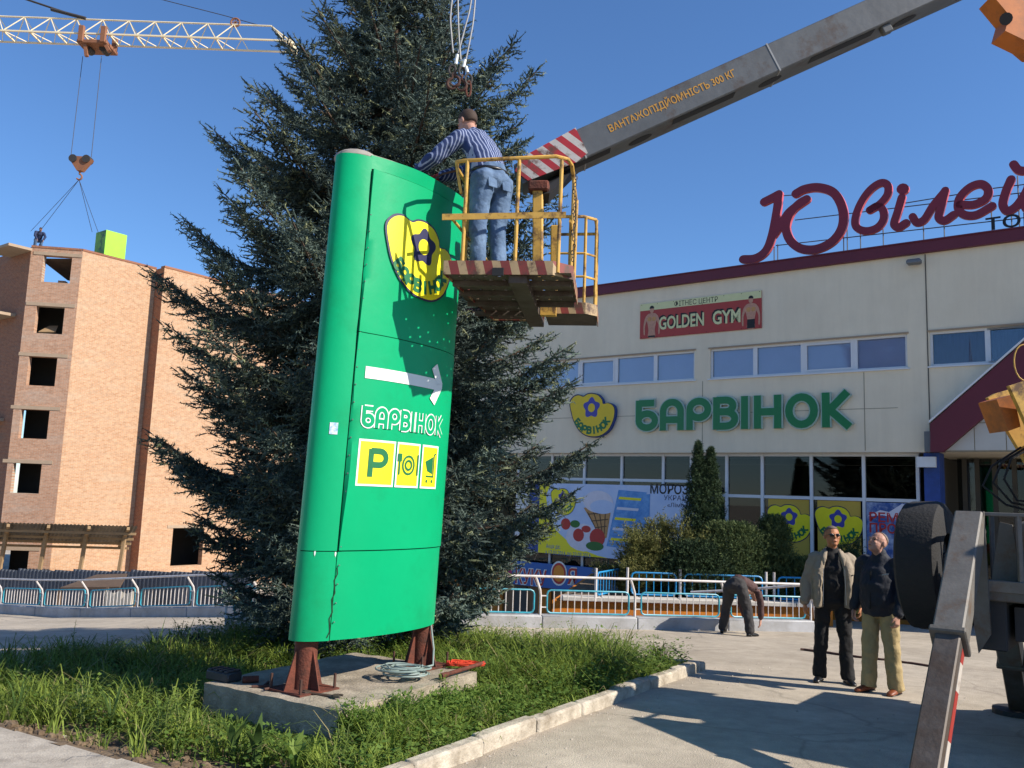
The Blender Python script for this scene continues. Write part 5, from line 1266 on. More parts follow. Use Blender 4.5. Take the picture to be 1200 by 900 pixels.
MB().tube([(-.545, 7.36, ZT_), (-.53, 7.36, ZT_ - .12), (-.49, 7.35, ZT_ - .3)], .014, 6).build('brace', 'lift_yellow', bk, smooth=True)
# mast in the middle and far half of the railing
MB().bar((.16, 8.1, ZU + .03), (.13, 8.1, ZT_ + .02), .1, .1, ch=.01).build('mast', 'lift_yellow', bk); MB().bar((.3, 8.45, ZU + .03), (.28, 8.45, ZT_ - .25), .1, .08, ch=.01).build('mast', 'lift_yellow', bk)
MB().obox((.14, 8.1, ZT_ + .03), (1, 0, 0), (0, 1, 0), (0, 0, 1), .1, .08, .05, ch=.015).build('mast_head', 'rust', bk)
zz2 = ZP + .9
rail([(.2, 8.8, zz2), (.56, 8.8, zz2), (.68, 8.9, zz2), (.69, 9.4, zz2), (.2, 9.42, zz2)], .018, 'top_rail')
for k_ in (.25, .5): rail([(.2, 8.8, ZP + k_), (.58, 8.8, ZP + k_), (.69, 8.92, ZP + k_), (.69, 9.4, ZP + k_)], .013, 'mid_rail')
for x, y in ((.42, 8.8), (.58, 8.81), (.69, 8.92), (.69, 9.4), (.24, 9.42)): rail([(x, y, ZU), (x, y, zz2)], .016, 'post')
# a chain on the near right post
ch_ = MB()
for k in range(26):
    z = ZT_ - .05 - k * .032; c = Vector((.52 + .01 * math.sin(k), 7.56, z)); ax = Vector((1, 0, 0)) if k % 2 else Vector((0, 1, 0))
    ch_.tube([c + ax * (.011 * math.cos(a)) + Vector((0, 0, .021 * math.sin(a))) for a in np.linspace(0, 6.28, 9)[:-1]], .0045, 4, closed=True)
ch_.build('chain', 'rope_dark', bk)
MB().obox((-.12, 7.29, ZU + .02), (1, 0, 0), (0, 1, 0), (0, 0, 1), .05, .012, .035).build('socket', 'boom_dark', bk)

bk.rotation_euler.z = -.12; bk.location.x += .07; bk.location.y += .02
# upper boom
E1, E2 = at(636, 196, 8.42), at(1290, -98, 8.15)
BD_ = (E2 - E1).normalized(); BN_ = Vector((0, -1, 0)); BN_ = (BN_ - BD_ * BN_.dot(BD_)).normalized(); BUp = BN_.cross(BD_).normalized(); BUp = BUp if BUp.z > 0 else -BUp
BH, BW = .31, .36; BL = (E2 - E1).length
bo = empty('lift_boom', E1, 'long grey lift boom with ochre lettering rising to the upper right', 'boom')
def bmap(t, v, d=0.): return E1 + BD_ * t + BUp * v + BN_ * (BW / 2 + d)
t0 = .28
MB().obox(E1 + BD_ * ((BL + t0) / 2), BD_, BN_, BUp, (BL - t0) / 2, BW / 2, BH / 2, ch=.012).build('beam', 'boom_grey', bo)
def tb_(px, py):
    q = plane_hit(px, py, E1 + BN_ * (BW / 2), BN_); return (q - E1).dot(BD_), (q - E1).dot(BUp)
for px, py in ((681, 172), (907, 68)):
    t = tb_(px, py)[0]; MB().obox(E1 + BD_ * t, BD_, BN_, BUp, .008, BW / 2 + .004, BH / 2 + .004).build('weld_seam', 'weld', bo)
tc0 = tb_(714, 152); tc1 = tb_(864, 85)
text_on('ВАНТАЖОПІДЙОМНІСТЬ 300 КГ', bmap, tc0[0], tc0[1] - .03, .105, .003, 'lettering', 'letter_ochre', bo, width=tc1[0] - tc0[0] - .02, bold=.014)
hz_p = MB(); hz_p.prism([E1 + BD_ * a + BUp * b + BN_ * (BW / 2 + .002) for a, b in ((-.22, -.13), (-.3, .02), (-.16, .12), (.4, .165), (.44, .17), (.44, -.12), (.3, -.16))], BN_ * .012); hz_p.build('striped_plate', 'hazard_boom', bo)
hz_p = MB(); hz_p.prism([E1 + BD_ * a + BUp * b - BN_ * (BW / 2 + .002) for a, b in ((-.22, -.13), (-.3, .02), (-.16, .12), (.4, .165), (.44, .17), (.44, -.12), (.3, -.16))], -BN_ * .012); hz_p.build('end_plate', 'boom_grey', bo)
MB().obox(E1 + BD_ * .02 - BUp * .02, BD_, BN_, BUp, .3, BW / 2 - .005, .11).build('tip_block', 'boom_grey', bo)
# dark plates stand in for the shaded openings under the boom
def under(t, w): return E1 + BD_ * t - BUp * (BH / 2 + .003) + BN_ * w
for px, py in ((750, 150), (906, 82), (1068, 12)):
    t = tb_(px, py)[0]; mbx = MB(); mbx.prism([under(t + .13 * math.cos(a), .075 * math.sin(a)) for a in np.linspace(0, 6.28, 17)[:-1]], -BUp * .002); mbx.build('dark_oval_plate', 'boom_dark', bo)
for pa, pb_ in (((655, 200), (716, 172)), ((790, 138), (862, 104)), ((950, 62), (1025, 28))):
    ta, tc_ = tb_(*pa)[0], tb_(*pb_)[0]; mbx = MB(); mbx.prism([under(ta, .02), under(tc_, .02), under(tc_, .15), under(ta, .15)], -BUp * .002); mbx.build('dark_slot_plate', 'boom_dark', bo)
q = tb_(1042, 30)[0]; MB().obox(E1 + BD_ * q - BUp * (BH / 2 + .04) + BN_ * .1, BD_, BN_, BUp, .05, .04, .045, ch=.01).build('lug', 'boom_grey', bo)
# slew link from boom tip to the mast
MB().prism([Vector((.14, 8.05, 4.93)), Vector((.30, 8.05, 4.95)), E1 + BD_ * .32 - BUp * .14 , E1 + BD_ * .0 - BUp * .14], (0, .3, 0)).build('tilt_bracket', 'boom_dark', bo)
# ------------------------------------------------------------------ truck carrying the lift
TA = Vector((.79, -.61, 0)).normalized(); TU = Vector((.61, .79, 0)).normalized(); T0 = Vector((3.72, 6.95, 0)); TZ = 1.42
def T(a, b, z): p = T0 + TA * a + TU * b; return Vector((p.x, p.y, z))
gz = lambda p: H(p.x, p.y)
tk = empty('lift_truck', T(1.5, 1.25, .1), 'grey truck rear with deck railing, spare wheel and outriggers at the right edge', 'truck')
UPV = Vector((0, 0, 1))
MB().obox(T(2.9, 1.25, TZ - .05), TA, TU, UPV, 2.9, 1.25, .045, ch=.01).build('deck', 'truck_grey', tk)
for b_ in (.75, 1.75): MB().obox(T(3.6, b_, TZ - .32), TA, TU, UPV, 3.7, .05, .15).build('chassis_rail', 'truck_dark', tk)
for a_ in (.35, 1.4, 2.6, 4.0): MB().obox(T(a_, 1.25, TZ - .27), TA, TU, UPV, .09, 1.1, .13).build('cross_member', 'truck_dark', tk)
MB().obox(T(.12, 1.25, TZ - .28), TA, TU, UPV, .1, 1.2, .2, ch=.01).build('rear_beam', 'truck_dark', tk)
# deck railing on the near side and the back
def dbar(p, q, w=.035, h=.035, name='rail_bar'): MB().bar(p, q, w, h, ch=.005).build(name, 'rail_grey', tk)
zt2 = TZ + .58
dbar(T(.0, .02, zt2), T(2.2, .02, zt2), .04, .03, 'deck_rail'); dbar(T(.0, .02, TZ + .02), T(2.2, .02, TZ + .02), .06, .09, 'deck_kerb')
dbar(T(.0, .02, zt2), T(.0, 1.0, zt2), .04, .03, 'deck_rail')
for a_ in (.02, .33, .75, 1.3, 2.15): dbar(T(a_, .02, TZ), T(a_, .02, zt2), .035, .035, 'deck_post')
for b_ in (.45, .98): dbar(T(.0, b_, TZ), T(.0, b_, zt2), .035, .035, 'deck_post')
MB().obox(T(.45, .35, TZ + .27), TA, TU, UPV, .16, .1, .26, ch=.02).build('control_box', 'truck_grey', tk)
MB().prism([T(.08, .3, TZ), T(.3, .3, TZ), T(.25, .3, TZ + .5), T(.16, .3, TZ + .52)], TU * .03).build('control_panel', 'truck_grey', tk)
# outriggers
def outrigger(top, foot, name, dirv):
    d = (foot - top); mid = top + d * .5; sd_ = TA
    up_ = d.normalized().cross(sd_).normalized()
    sl_ = MB().bar(top, mid, .2, .22, up=up_, ch=.012).build('outrigger_sleeve', 'rail_grey', tk)
    MB().bar(mid - d.normalized() * .03, mid + d.normalized() * .02, .235, .25, up=up_, ch=.01).build('collar', 'truck_grey', sl_)
    lg = MB().bar(mid, foot, .165, .18, up=up_, ch=.01).build('outrigger_leg', 'leg_worn', tk)
    for s in (1,):
        a, b = mid + d.normalized() * .05 + sd_ * (s * .0845), foot - d.normalized() * .12 + sd_ * (s * .0845)
        off_ = up_ * (-.04); MB().bar(a + off_, b + off_, .003, .075, up=up_).build('striped_side', 'hazard_leg', lg)
    fz_ = gz(foot); MB().tube([Vector((foot.x, foot.y, fz_ - .01)), Vector((foot.x, foot.y, fz_ + .05))], .24, 16).build('foot_plate', 'truck_dark', tk)
f1 = Vector((2.5, 5.32, 0)); f1.z = gz(f1) + .1
outrigger(T(.0, -.02, TZ + .52), f1, 'near', -TU)
MB().prism([T(-.1, -.05, TZ + .6), T(.1, -.05, TZ + .6), T(.12, -.05, TZ - .35), T(.03, -.05, TZ - .5)], TU * .04).build('outrigger_plate', 'truck_grey', tk)
f2 = Vector((5.06, 8.68, 0)); f2.z = gz(f2) + .08
outrigger(T(.0, 1.45, TZ - .3), f2, 'far', TU)
MB().obox(T(-.03, .02, TZ - .16), TA, TU, UPV, .03, .05, .05).build('tail_reflector', 'reflector', tk)
# wheels
def wheel(c, ax, r, w, name, parent):
    mb = MB(); N_ = 40; prof = [(r * .5, -w / 2), (r * .9, -w / 2), (r * .975, -w * .42), (r, -w * .3), (r, w * .3), (r * .975, w * .42), (r * .9, w / 2), (r * .5, w / 2)]
    s_, u_ = basis(ax); k = len(prof)
    for i in range(N_):
        a = 2 * math.pi * i / N_; e = s_ * math.cos(a) + u_ * math.sin(a)
        for q, (rr_, off) in enumerate(prof):
            g = -.018 if (i % 2 and q in (3, 4)) else 0
            mb.v.append(c + e * (rr_ + g) + ax * off)
    for i in range(N_):
        i2 = (i + 1) % N_
        for q in range(k): mb.f.append((i * k + q, i2 * k + q, i2 * k + (q + 1) % k, i * k + (q + 1) % k)); mb.m.append(0)
    o = mb.build(name, 'tyre', parent, smooth=True)
    MB().tube([c - ax * w * .3, c + ax * w * .3], [r * .5, r * .5], 20).build('rim', 'truck_grey', o, smooth=True)
    MB().tube([c - ax * w * .42, c + ax * w * .42], r * .2, 12).build('hub', 'truck_dark', o, smooth=True)
    return o
sc = at(1089, 662, 7.75); wheel(sc, Vector((.78, -.62, .04)).normalized(), .56, .34, 'spare_wheel', tk)
MB().bar(sc, T(.1, 1.0, TZ - .1), .12, .12).build('wheel_bracket', 'truck_dark', tk)
for a_ in (1.6, 2.9, 6.4):
    for b_ in (.18, 2.32):
        c = T(a_, b_, 0); c.z = gz(c) + .54; wheel(c, TU, .54, .32, 'wheel', tk)
# cab at the far end (outside the picture)
cab = MB(); cab.prism([T(5.9, .05, TZ - .5), T(7.9, .05, TZ - .5), T(7.9, .05, TZ + .4), T(7.6, .05, TZ + 1.25), T(5.9, .05, TZ + 1.3)], TU * 2.4); cab.build('cab', 'cab_blue', tk)
for s, b_ in ((-1, .045), (1, 2.455)): 
    w_ = MB(); w_.prism([T(6.5, b_, TZ + .35), T(7.55, b_, TZ + .35), T(7.4, b_, TZ + 1.05), T(6.5, b_, TZ + 1.05)], TU * .01 * s); w_.build('side_window', 'dark_inside', tk)
# box body with doors, added out of view to cast the shadow on the asphalt
MB().obox(T(3.6, .55, TZ + .85), TA, TU, UPV, 1.75, .5, .84, ch=.03).build('unseen_shadow_body', 'truck_grey', tk)
for a_ in (2.5, 3.6, 4.7): MB().obox(T(a_, .04, TZ + .85), TA, TU, UPV, .45, .012, .6, ch=.005).build('shadow_body_door', 'rail_grey', tk)
# turret, yellow boom foot, lower boom
tu = T(1.0, 1.35, TZ)
MB().tube([tu, tu + Vector((0, 0, .35))], .55, 24).build('slew_ring', 'truck_dark', tk, smooth=True)
MB().obox(tu + Vector((.1, 0, .95)), TA, TU, UPV, .38, .34, .62, ch=.03).build('turret', 'lift_yellow', tk)
def cpt2(px, py, Y): return at(px, py, Y)
for Y_, pl_ in ((7.75, [(1158, 466), (1167, 461), (1205, 450), (1250, 470), (1250, 600), (1212, 560), (1196, 529)]), (7.3, [(1183, 452), (1202, 446), (1245, 452), (1262, 560), (1230, 540), (1205, 500)])):
    MB().prism([cpt2(x, y, Y_) for x, y in pl_], (0, .05, 0)).build('boom_foot_plate', 'lift_yellow', tk)
MB().prism([cpt2(x, y, 7.45) for x, y in [(1168, 468), (1188, 462), (1196, 500), (1182, 505)]], (0, .3, 0)).build('pivot_block', 'boom_orange', tk)
for k in range(3):
    a = cpt2(1199, 522, 7.5); mbx = MB(); w_ = .18 + .05 * k
    mbx.tube([a + Vector((.1, .1 * k, .0)), a + Vector((-w_ * .6, .1 * k, -.12 - .03 * k)), a + Vector((-w_, .08 * k, -.3 - .03 * k)), a + Vector((-w_ * .4, .05 * k, -.48 - .02 * k)), a + Vector((.2, .05, -.5 - .05 * k)), a + Vector((.35, .05, -.55))], .01, 6); mbx.build('hydraulic_hose', 'tyre', tk, smooth=True)
mbx = MB(); a = cpt2(1203, 425, 7.4); mbx.tube([a + Vector((.09 * math.cos(t) - .02, 0, .16 * math.sin(t))) for t in np.linspace(1.2, 5.2, 12)], .006, 6); mbx.build('yellow_hose', 'lift_yellow', tk, smooth=True)
lo0 = tu + Vector((.25, .35, 1.45)); lo1 = E2 + Vector((0, .25, -.25))
MB().bar(lo0, lo1, .4, .42, ch=.02).build('lower_boom', 'boom_orange', tk)
MB().obox(E2 + Vector((-.1, .0, -.1)), BD_, BN_, BUp, .45, .3, .3, ch=.02).build('elbow', 'boom_orange', tk)
eb = [at(x, y, 8.0) for x, y in ((1163, -6), (1186, -14), (1232, -40), (1250, 60), (1215, 58), (1203, 48), (1178, 36), (1183, 18))]
MB().prism(eb, (0, .25, 0)).build('elbow_bracket', 'boom_orange', tk)
MB().tube([at(1179, 22, 7.97), at(1179, 22, 8.3)], .06, 12).build('pivot_pin', 'truck_dark', tk, smooth=True)
MB().bar(at(1230, -30, 8.12), at(1270, -60, 8.15), .2, .2).build('elbow_arm', 'boom_orange', tk)
MB().bar(at(1225, 45, 8.1), lo0.lerp(lo1, .8), .18, .18).build('elbow_strut', 'boom_orange', tk)
# ------------------------------------------------------------------ lifting slings with hooks above the sign
SY = 8.35
sl = empty('lifting_sling', at(540, 60, SY), 'four-leg wire lifting sling with hooks hanging in front of the spruce', 'sling')
top = at(545, -190, SY)
def P_(x, y, dy=0): return at(x, y, SY + dy)
for pts in (((532, -20), (528, 18), (529, 40), (531, 62)), ((537, -20), (537, 20), (538, 45), (540, 70)), ((553, -20), (551, 8), (545, 32), (537, 62)), ((557, -20), (555, 20), (551, 45), (546, 70))):
    MB().tube(catmull([P_(547, -170), P_((pts[0][0] + 547) / 2, -95)] + [P_(*p) for p in pts], 5), .0095, 6).build('wire_leg', 'weld', sl, smooth=True)
for (x0_, y0_), (x1_, y1_) in (((536, 64), (534, 75)), ((545, 70), (543, 79)), ((546, 78), (548, 85))): MB().tube([P_(x0_, y0_), P_(x1_, y1_)], .017, 8).build('ferrule', 'print_white', sl, smooth=True)
def ring(cx, cy, rx, rz, r, m_, tilt=0., nm_='link'):
    c = P_(cx, cy); MB().tube([c + Vector((rx * math.cos(a) * math.cos(tilt), rx * math.cos(a) * math.sin(tilt), rz * math.sin(a))) for a in np.linspace(0, 6.283, 15)[:-1]], r, 7, closed=True).build(nm_, m_, sl, smooth=True)
ring(530, 82, .035, .05, .012, 'rope_dark'); ring(541, 84, .032, .05, .012, 'rope_dark', .6); ring(549, 93, .035, .055, .012, 'rope_dark', .3); ring(549, 104, .024, .085, .011, 'rust', .2)
def hook(cx, cy, s):
    c = P_(cx, cy); MB().tube([c + Vector((0, 0, .1)), c + Vector((0, 0, .04))] + [c + Vector((s * .05 * math.sin(a), 0, -.02 + .055 * math.cos(a))) for a in np.linspace(.3, 4.4, 10)], [.011, .014] + [.018] * 6 + [.014, .01, .008, .006], 8).build('hook', 'rust_dark', sl, smooth=True)
hook(530, 96, -1); hook(541, 98, 1); hook(533, 93, 1)
# ------------------------------------------------------------------ people
mat('skin', '#ad8270', .55, var=.12, vscale=30, spec=.35)
mat('skin_tan', '#a8714f', .55, var=.12, vscale=30, spec=.35)
mat('hair_grey', '#5c5249', .8, var=.25, vscale=60)
mat('hair_short', '#6d6056', .85, var=.2, vscale=60)
mat('hair_brown', '#3a2a20', .8, var=.25, vscale=60)
mat('eye_dark', '#191412', .4, var=0)
mat('lips', '#8f5348', .6, var=.1)
mat('lens_black', '#0d0d0e', .2, var=0)
mat('jacket_beige', '#8b7f6e', .85, var=.12, vscale=14, bump=.5, bscale=22)
mat('jacket_navy', '#141a26', .75, var=.2, vscale=14, bump=.5, bscale=20)
mat('cloth_black', '#0e0e10', .85, var=.2, vscale=16, bump=.35, bscale=22)
mat('trousers_khaki', '#9c8a62', .85, var=.12, vscale=12, bump=.5, bscale=18)
mat('trousers_grey', '#2e2c2c', .85, var=.2, vscale=12, bump=.4, bscale=18)
mat('top_maroon', '#4a3432', .85, var=.2, vscale=12, bump=.4)
mat('denim', '#3d5674', .85, var=.25, vscale=9, bump=.5, bscale=24, col2='#6f88a6', amount=.32, sharp=.2)
mat('leather_black', '#111111', .35, var=.1)
mat('leather_brown', '#7a3f22', .45, var=.15, vscale=20)
mat('glove_red', '#b5402c', .85, var=.2, vscale=20, bump=.3)
mat('work_blue', '#1f2c4c', .85, var=.2, vscale=10)
stripe_mat('shirt_striped', (1, .12, 0), .028, '#22345f', '#8a95b0', .68, wear='#1e2f58', wamt=.0, rough=.85, coord='Object')
FOLD = bpy.data.textures.new('cloth_folds', 'CLOUDS'); FOLD.noise_scale = .1; FOLD.noise_depth = 2; FOLD.contrast = 1.4
def cloth(mb, name, m_, parent, vox=.012, it=5, fac=.5):
    o = mb.build(name, m_, parent, smooth='all')
    r = o.modifiers.new('remesh', 'REMESH'); r.mode = 'VOXEL'; r.voxel_size = vox; r.use_smooth_shade = True
    s = o.modifiers.new('smooth', 'SMOOTH'); s.factor = fac; s.iterations = it
    dm_ = o.modifiers.new('folds', 'DISPLACE'); dm_.texture = FOLD; dm_.strength = .022; dm_.mid_level = .5; dm_.texture_coords = 'LOCAL'
    return o
def V3(*a): return Vector(a)
def hand(mb, w, d, palm_n, thumb_side, curl=.5, sc=1.):
    """palm plus five fingers from wrist w along d; palm_n points out of the palm"""
    d = d.normalized(); nrm = (palm_n - d * palm_n.dot(d)).normalized(); sd_ = d.cross(nrm).normalized() * thumb_side
    mb.loft([w, w + d * .03 * sc, w + d * .085 * sc], [(.026 * sc, .018 * sc), (.036 * sc, .017 * sc), (.041 * sc, .015 * sc)], sd_, 12)
    for k, (o, L_) in enumerate(((.031, .068), (.0105, .078), (-.0105, .072), (-.031, .055))):
        b = w + d * .082 * sc + sd_ * (o * sc); L_ *= sc; c1 = curl * .9
        k1 = b + (d * math.cos(c1 * .6) + nrm * math.sin(c1 * .6)) * L_ * .42; k2 = k1 + (d * math.cos(c1 * 1.3) + nrm * math.sin(c1 * 1.3)) * L_ * .32; k3 = k2 + (d * math.cos(c1 * 1.9) + nrm * math.sin(c1 * 1.9)) * L_ * .26
        mb.loft([b - d * .012, b, k1, k2, k3], [.0095 * sc, .0097 * sc, .009 * sc, .0082 * sc, .0066 * sc], sd_, 8)
    t0 = w + d * .025 * sc + sd_ * .03 * sc; t1 = t0 + (d * .75 + sd_ * .6 + nrm * .25).normalized() * .035 * sc; t2 = t1 + (d * .9 + sd_ * .25 + nrm * .4).normalized() * .033 * sc
    mb.loft([t0 - sd_ * .012, t0, t1, t2], [.013 * sc, .013 * sc, .0105 * sc, .008 * sc], nrm, 8)
def head(mb, c, R3, s=1., stout=1.):
    """head facing -Y before rotation R3"""
    q = lambda x, y, z: c + R3 @ Vector((x * s, y * s, z * s))
    rr = R3
    mb.ball(q(0, .012, .028), .076 * s * stout, .094 * s, .092 * s, 16, rot=rr)
    mb.ball(q(0, -.018, -.035), .066 * s * stout, .074 * s, .085 * s, 16, rot=rr)
    mb.ball(q(0, -.058, -.088), .034 * s * stout, .03 * s, .028 * s, 10, rot=rr)
    mb.ball(q(0, -.076, .022), .052 * s, .018 * s, .014 * s, 10, rot=rr)
    mb.loft([q(0, -.084, .02), q(0, -.101, -.012), q(0, -.105, -.024)], [.009 * s, .013 * s, .015 * s], R3 @ Vector((1, 0, 0)), 8)
    mb.ball(q(0, -.086, -.058), .026 * s, .012 * s, .012 * s, 8, rot=rr)
    for e in (-1, 1):
        mb.ball(q(e * .036, -.068, -.022), .022 * s, .02 * s, .02 * s, 8, rot=rr)
        mb.ball(q(e * .079 * stout, .012, -.004), .011 * s, .02 * s, .032 * s, 8, rot=rr)
def face(root, c, R3, s, glasses, hairm, hair='short', stout=1.):
    q = lambda x, y, z: c + R3 @ Vector((x * s, y * s, z * s))
    if glasses:
        g = MB()
        for e in (-1, 1): g.ball(q(e * .034, -.093, .006), .027 * s, .008 * s, .018 * s, 10, rot=R3); g.bar(q(e * .06, -.088, .012), q(e * .079, .0, .012), .006, .008)
        g.bar(q(-.012, -.1, .01), q(.012, -.1, .01), .006, .006); g.build('sunglasses', 'lens_black', root, smooth=True)
    else:
        for e in (-1, 1):
            MB().ball(q(e * .034, -.083, .004), .011 * s, .006 * s, .0065 * s, 8, rot=R3).build('eye', 'eye_dark', root, smooth=True)
            MB().loft([q(e * .018, -.094, .024), q(e * .036, -.093, .029), q(e * .054, -.082, .024)], [.004, .0048, .0035], n=6).build('eyebrow', hairm, root, smooth=True)
    MB().loft([q(-.022, -.092, -.061), q(0, -.099, -.058), q(.022, -.092, -.061)], [.003, .005, .003], n=6).build('mouth', 'lips', root, smooth=True)
    h = MB()
    N_ = 24; rows = 9; k = 0
    for i in range(rows + 1):
        for j in range(N_):
            a = 2 * math.pi * j / N_; back = .5 + .5 * math.sin(a)          # 1 at the back of the head
            lim = .95 + .95 * sstep(back * 1.15 - .05) + .1 * noise.noise(Vector((math.cos(a) * 3, math.sin(a) * 3, 2)))
            if hair == 'full': lim = 1.0 + 1.35 * sstep(back * 1.25)
            if hair == 'bald': lim = .45 + 1.2 * sstep(back * 1.15 - .08)
            th = lim * i / rows
            wob = 1 + .02 * noise.noise(Vector((math.cos(a) * 4, math.sin(a) * 4, th * 5)))
            h.v.append(q(.0778 * stout * math.sin(th) * math.cos(a) * wob, .012 + .0965 * math.sin(th) * math.sin(a) * wob, .029 + .0935 * math.cos(th) * wob))
    for i in range(rows):
        for j in range(N_):
            j2 = (j + 1) % N_; h.f.append((i * N_ + j, i * N_ + j2, (i + 1) * N_ + j2, (i + 1) * N_ + j)); h.m.append(0)
    o = h.build('hair', hairm, root, smooth='all')
    sol = o.modifiers.new('thickness', 'SOLIDIFY'); sol.thickness = .002; sol.offset = -1
def rotm(yaw=0, pitch=0, roll=0): return Matrix.Rotation(math.radians(yaw), 3, 'Z') @ Matrix.Rotation(math.radians(pitch), 3, 'X') @ Matrix.Rotation(math.radians(roll), 3, 'Y')
def root_person(loc, rot, label, group=None):
    o = empty('person', loc, label, 'person', group); o.rotation_euler = (0, 0, math.radians(rot)); ORG[o.name] = Vector((0, 0, 0)); return o
def shoe(root, ankle, toe_dir, m_, s=1.):
    d = toe_dir.normalized(); sd_ = Vector((-d.y, d.x, 0)); z = ankle.z
    b = MB(); g = Vector((ankle.x, ankle.y, z - .085 * s)); up = Vector((0, 0, 1))
    b.loft([g - d * .065 + up * .035, g + up * .045, g + d * .08 + up * .035, g + d * .16 + up * .026, g + d * .195 + up * .02], [(.036, .034), (.04, .043), (.044, .034), (.042, .025), (.03, .017)], sd_, 12)
    b.loft([g + up * .05, g + up * .1], [(.04, .045), (.04, .042)], sd_, 12)
    o = b.build('shoe', m_, root, smooth='all')
    MB().loft([g - d * .066 + up * .008, g + d * .05 + up * .008, g + d * .19 + up * .008], [(.036, .009), (.044, .009), (.034, .009)], sd_, 12).build('sole', 'leather_black', o, smooth='all')
def legs_mesh(J, waist, rad, side=(1, 0, 0), belly=(.155, .115)):
    t = MB(); t.loft([waist, (J['hipL'] + J['hipR']) / 2 + V3(0, 0, -.02)], [belly, (belly[0] * .98, belly[1] * 1.02)], side, 18)
    for s in 'LR':
        t.loft([J['hip' + s] + V3(0, 0, .04), J['hip' + s].lerp(J['knee' + s], .35), J['knee' + s], J['knee' + s].lerp(J['ank' + s], .5), J['ank' + s] + V3(0, 0, -.035)], rad, side, 14, dome=(.6, .1))
    return t
def skin_body(root, J, hd, m_='skin', hs=1., stout=1., hands=True, curl=.5, neck=None, name='body'):
    b = MB(); c, R3 = hd; head(b, c, R3, hs, stout); nb_ = neck or J['neck']
    b.loft([nb_ - V3(0, 0, .03), nb_, c - R3 @ V3(0, -.005, .06) * hs], [(.06, .055), (.056, .055), (.054, .056)], n=12)
    pel = (J['hipL'] + J['hipR']) / 2
    b.loft([pel, pel.lerp(nb_, .5), nb_ - (nb_ - pel) * .08], [(.12, .08), (.12, .085), (.12, .07)], n=14)
    for s, ts in (('L', 1), ('R', -1)):
        b.loft([J['sh' + s], J['el' + s], J['wr' + s]], [.042, .036, .026], n=10)
        b.loft([J['hip' + s], J['knee' + s], J['ank' + s]], [.07, .048, .034], n=10)
        if hands: hand(b, J['wr' + s], J['hd' + s], J['pn' + s], J.get('ts' + s, ts), J.get('cu' + s, curl), 1.08)
    o = b.build(name, m_, root, smooth='all')
    r = o.modifiers.new('remesh', 'REMESH'); r.mode = 'VOXEL'; r.voxel_size = .0062; r.use_smooth_shade = True
    s = o.modifiers.new('smooth', 'SMOOTH'); s.factor = .5; s.iterations = 2
    return o
def sleeve(mb, J, s, r0=.066, r1=.056, r2=.046, cut=.0):
    w = J['wr' + s].lerp(J['el' + s], cut)
    mb.loft([J['sh' + s] + (J['neck'] - J['sh' + s]) * .25, J['sh' + s], J['sh' + s].lerp(J['el' + s], .5), J['el' + s], J['el' + s].lerp(w, .5), w], [r0 * .95, r0, r0 * .93, r1, (r1 + r2) / 2 * 1.03, r2], n=14)

# ---- man in the beige jacket (left of the two onlookers)
g0 = ground(977, 800)
a_ = root_person(Vector((g0.x, g0.y, H(g0.x, g0.y))), -14, 'man in sunglasses and open beige jacket over black, hands hanging')
J = dict(hipL=V3(-.1, 0, .92), hipR=V3(.1, 0, .92), kneeL=V3(-.135, -.01, .5), kneeR=V3(.13, -.03, .5), ankL=V3(-.15, .03, .09), ankR=V3(.15, -.02, .09), neck=V3(0, 0, 1.5),
         shL=V3(-.2, .01, 1.405), shR=V3(.2, .01, 1.405), elL=V3(-.285, .03, 1.12), elR=V3(.285, .02, 1.12), wrL=V3(-.31, -.03, .88), wrR=V3(.30, -.06, .88),
         hdL=V3(-.05, -.1, -1), hdR=V3(-.1, -.15, -1), pnL=V3(1, .2, 0), pnR=V3(-1, .2, 0), tsL=1, tsR=-1)
hd = (V3(0, -.03, 1.665), rotm(12, -8))
skin_body(a_, J, hd, 'skin_tan', 1.02, 1.08, curl=.9)
face(a_, *hd, 1.02, True, 'hair_grey', 'short', 1.08)
cloth(legs_mesh(J, V3(0, 0, 1.04), [(.1, .11), (.092, .1), .078, .074, .078], belly=(.175, .14)), 'trousers', 'cloth_black', a_)
b = MB(); b.loft([V3(0, .0, .98), V3(0, -.015, 1.12), V3(0, -.01, 1.3), V3(0, .0, 1.42), V3(0, -.01, 1.5)], [(.18, .145), (.185, .155), (.19, .14), (.16, .11), (.07, .07)], n=20)
b.loft([V3(0, 0, 1.46), V3(0, -.012, 1.535)], [(.07, .068), (.066, .066)], n=14); cloth(b, 'shirt', 'cloth_black', a_)
b = MB()
b.loft([V3(0, .05, .87), V3(0, .05, 1.1), V3(0, .045, 1.3), V3(0, .03, 1.43), V3(0, .03, 1.475)], [(.215, .12), (.22, .125), (.225, .12), (.19, .085), (.1, .06)], n=20, dome=(.1, .6))
for e in (-1, 1): b.loft([V3(e * .165, -.055, .86), V3(e * .17, -.06, 1.1), V3(e * .155, -.055, 1.3), V3(e * .11, -.045, 1.43), V3(e * .08, -.04, 1.49)], [(.058, .125), (.06, .13), (.07, .11), (.06, .07), (.03, .045)], n=16, dome=(.1, .6))
for s in 'LR': sleeve(b, J, s, .074, .07, .06, .05)
b.loft([V3(-.09, .03, 1.5), V3(0, .06, 1.525), V3(.09, .03, 1.5)], [(.03, .03)] * 3, n=10)
jk = cloth(b, 'jacket', 'jacket_beige', a_, .011, 5)
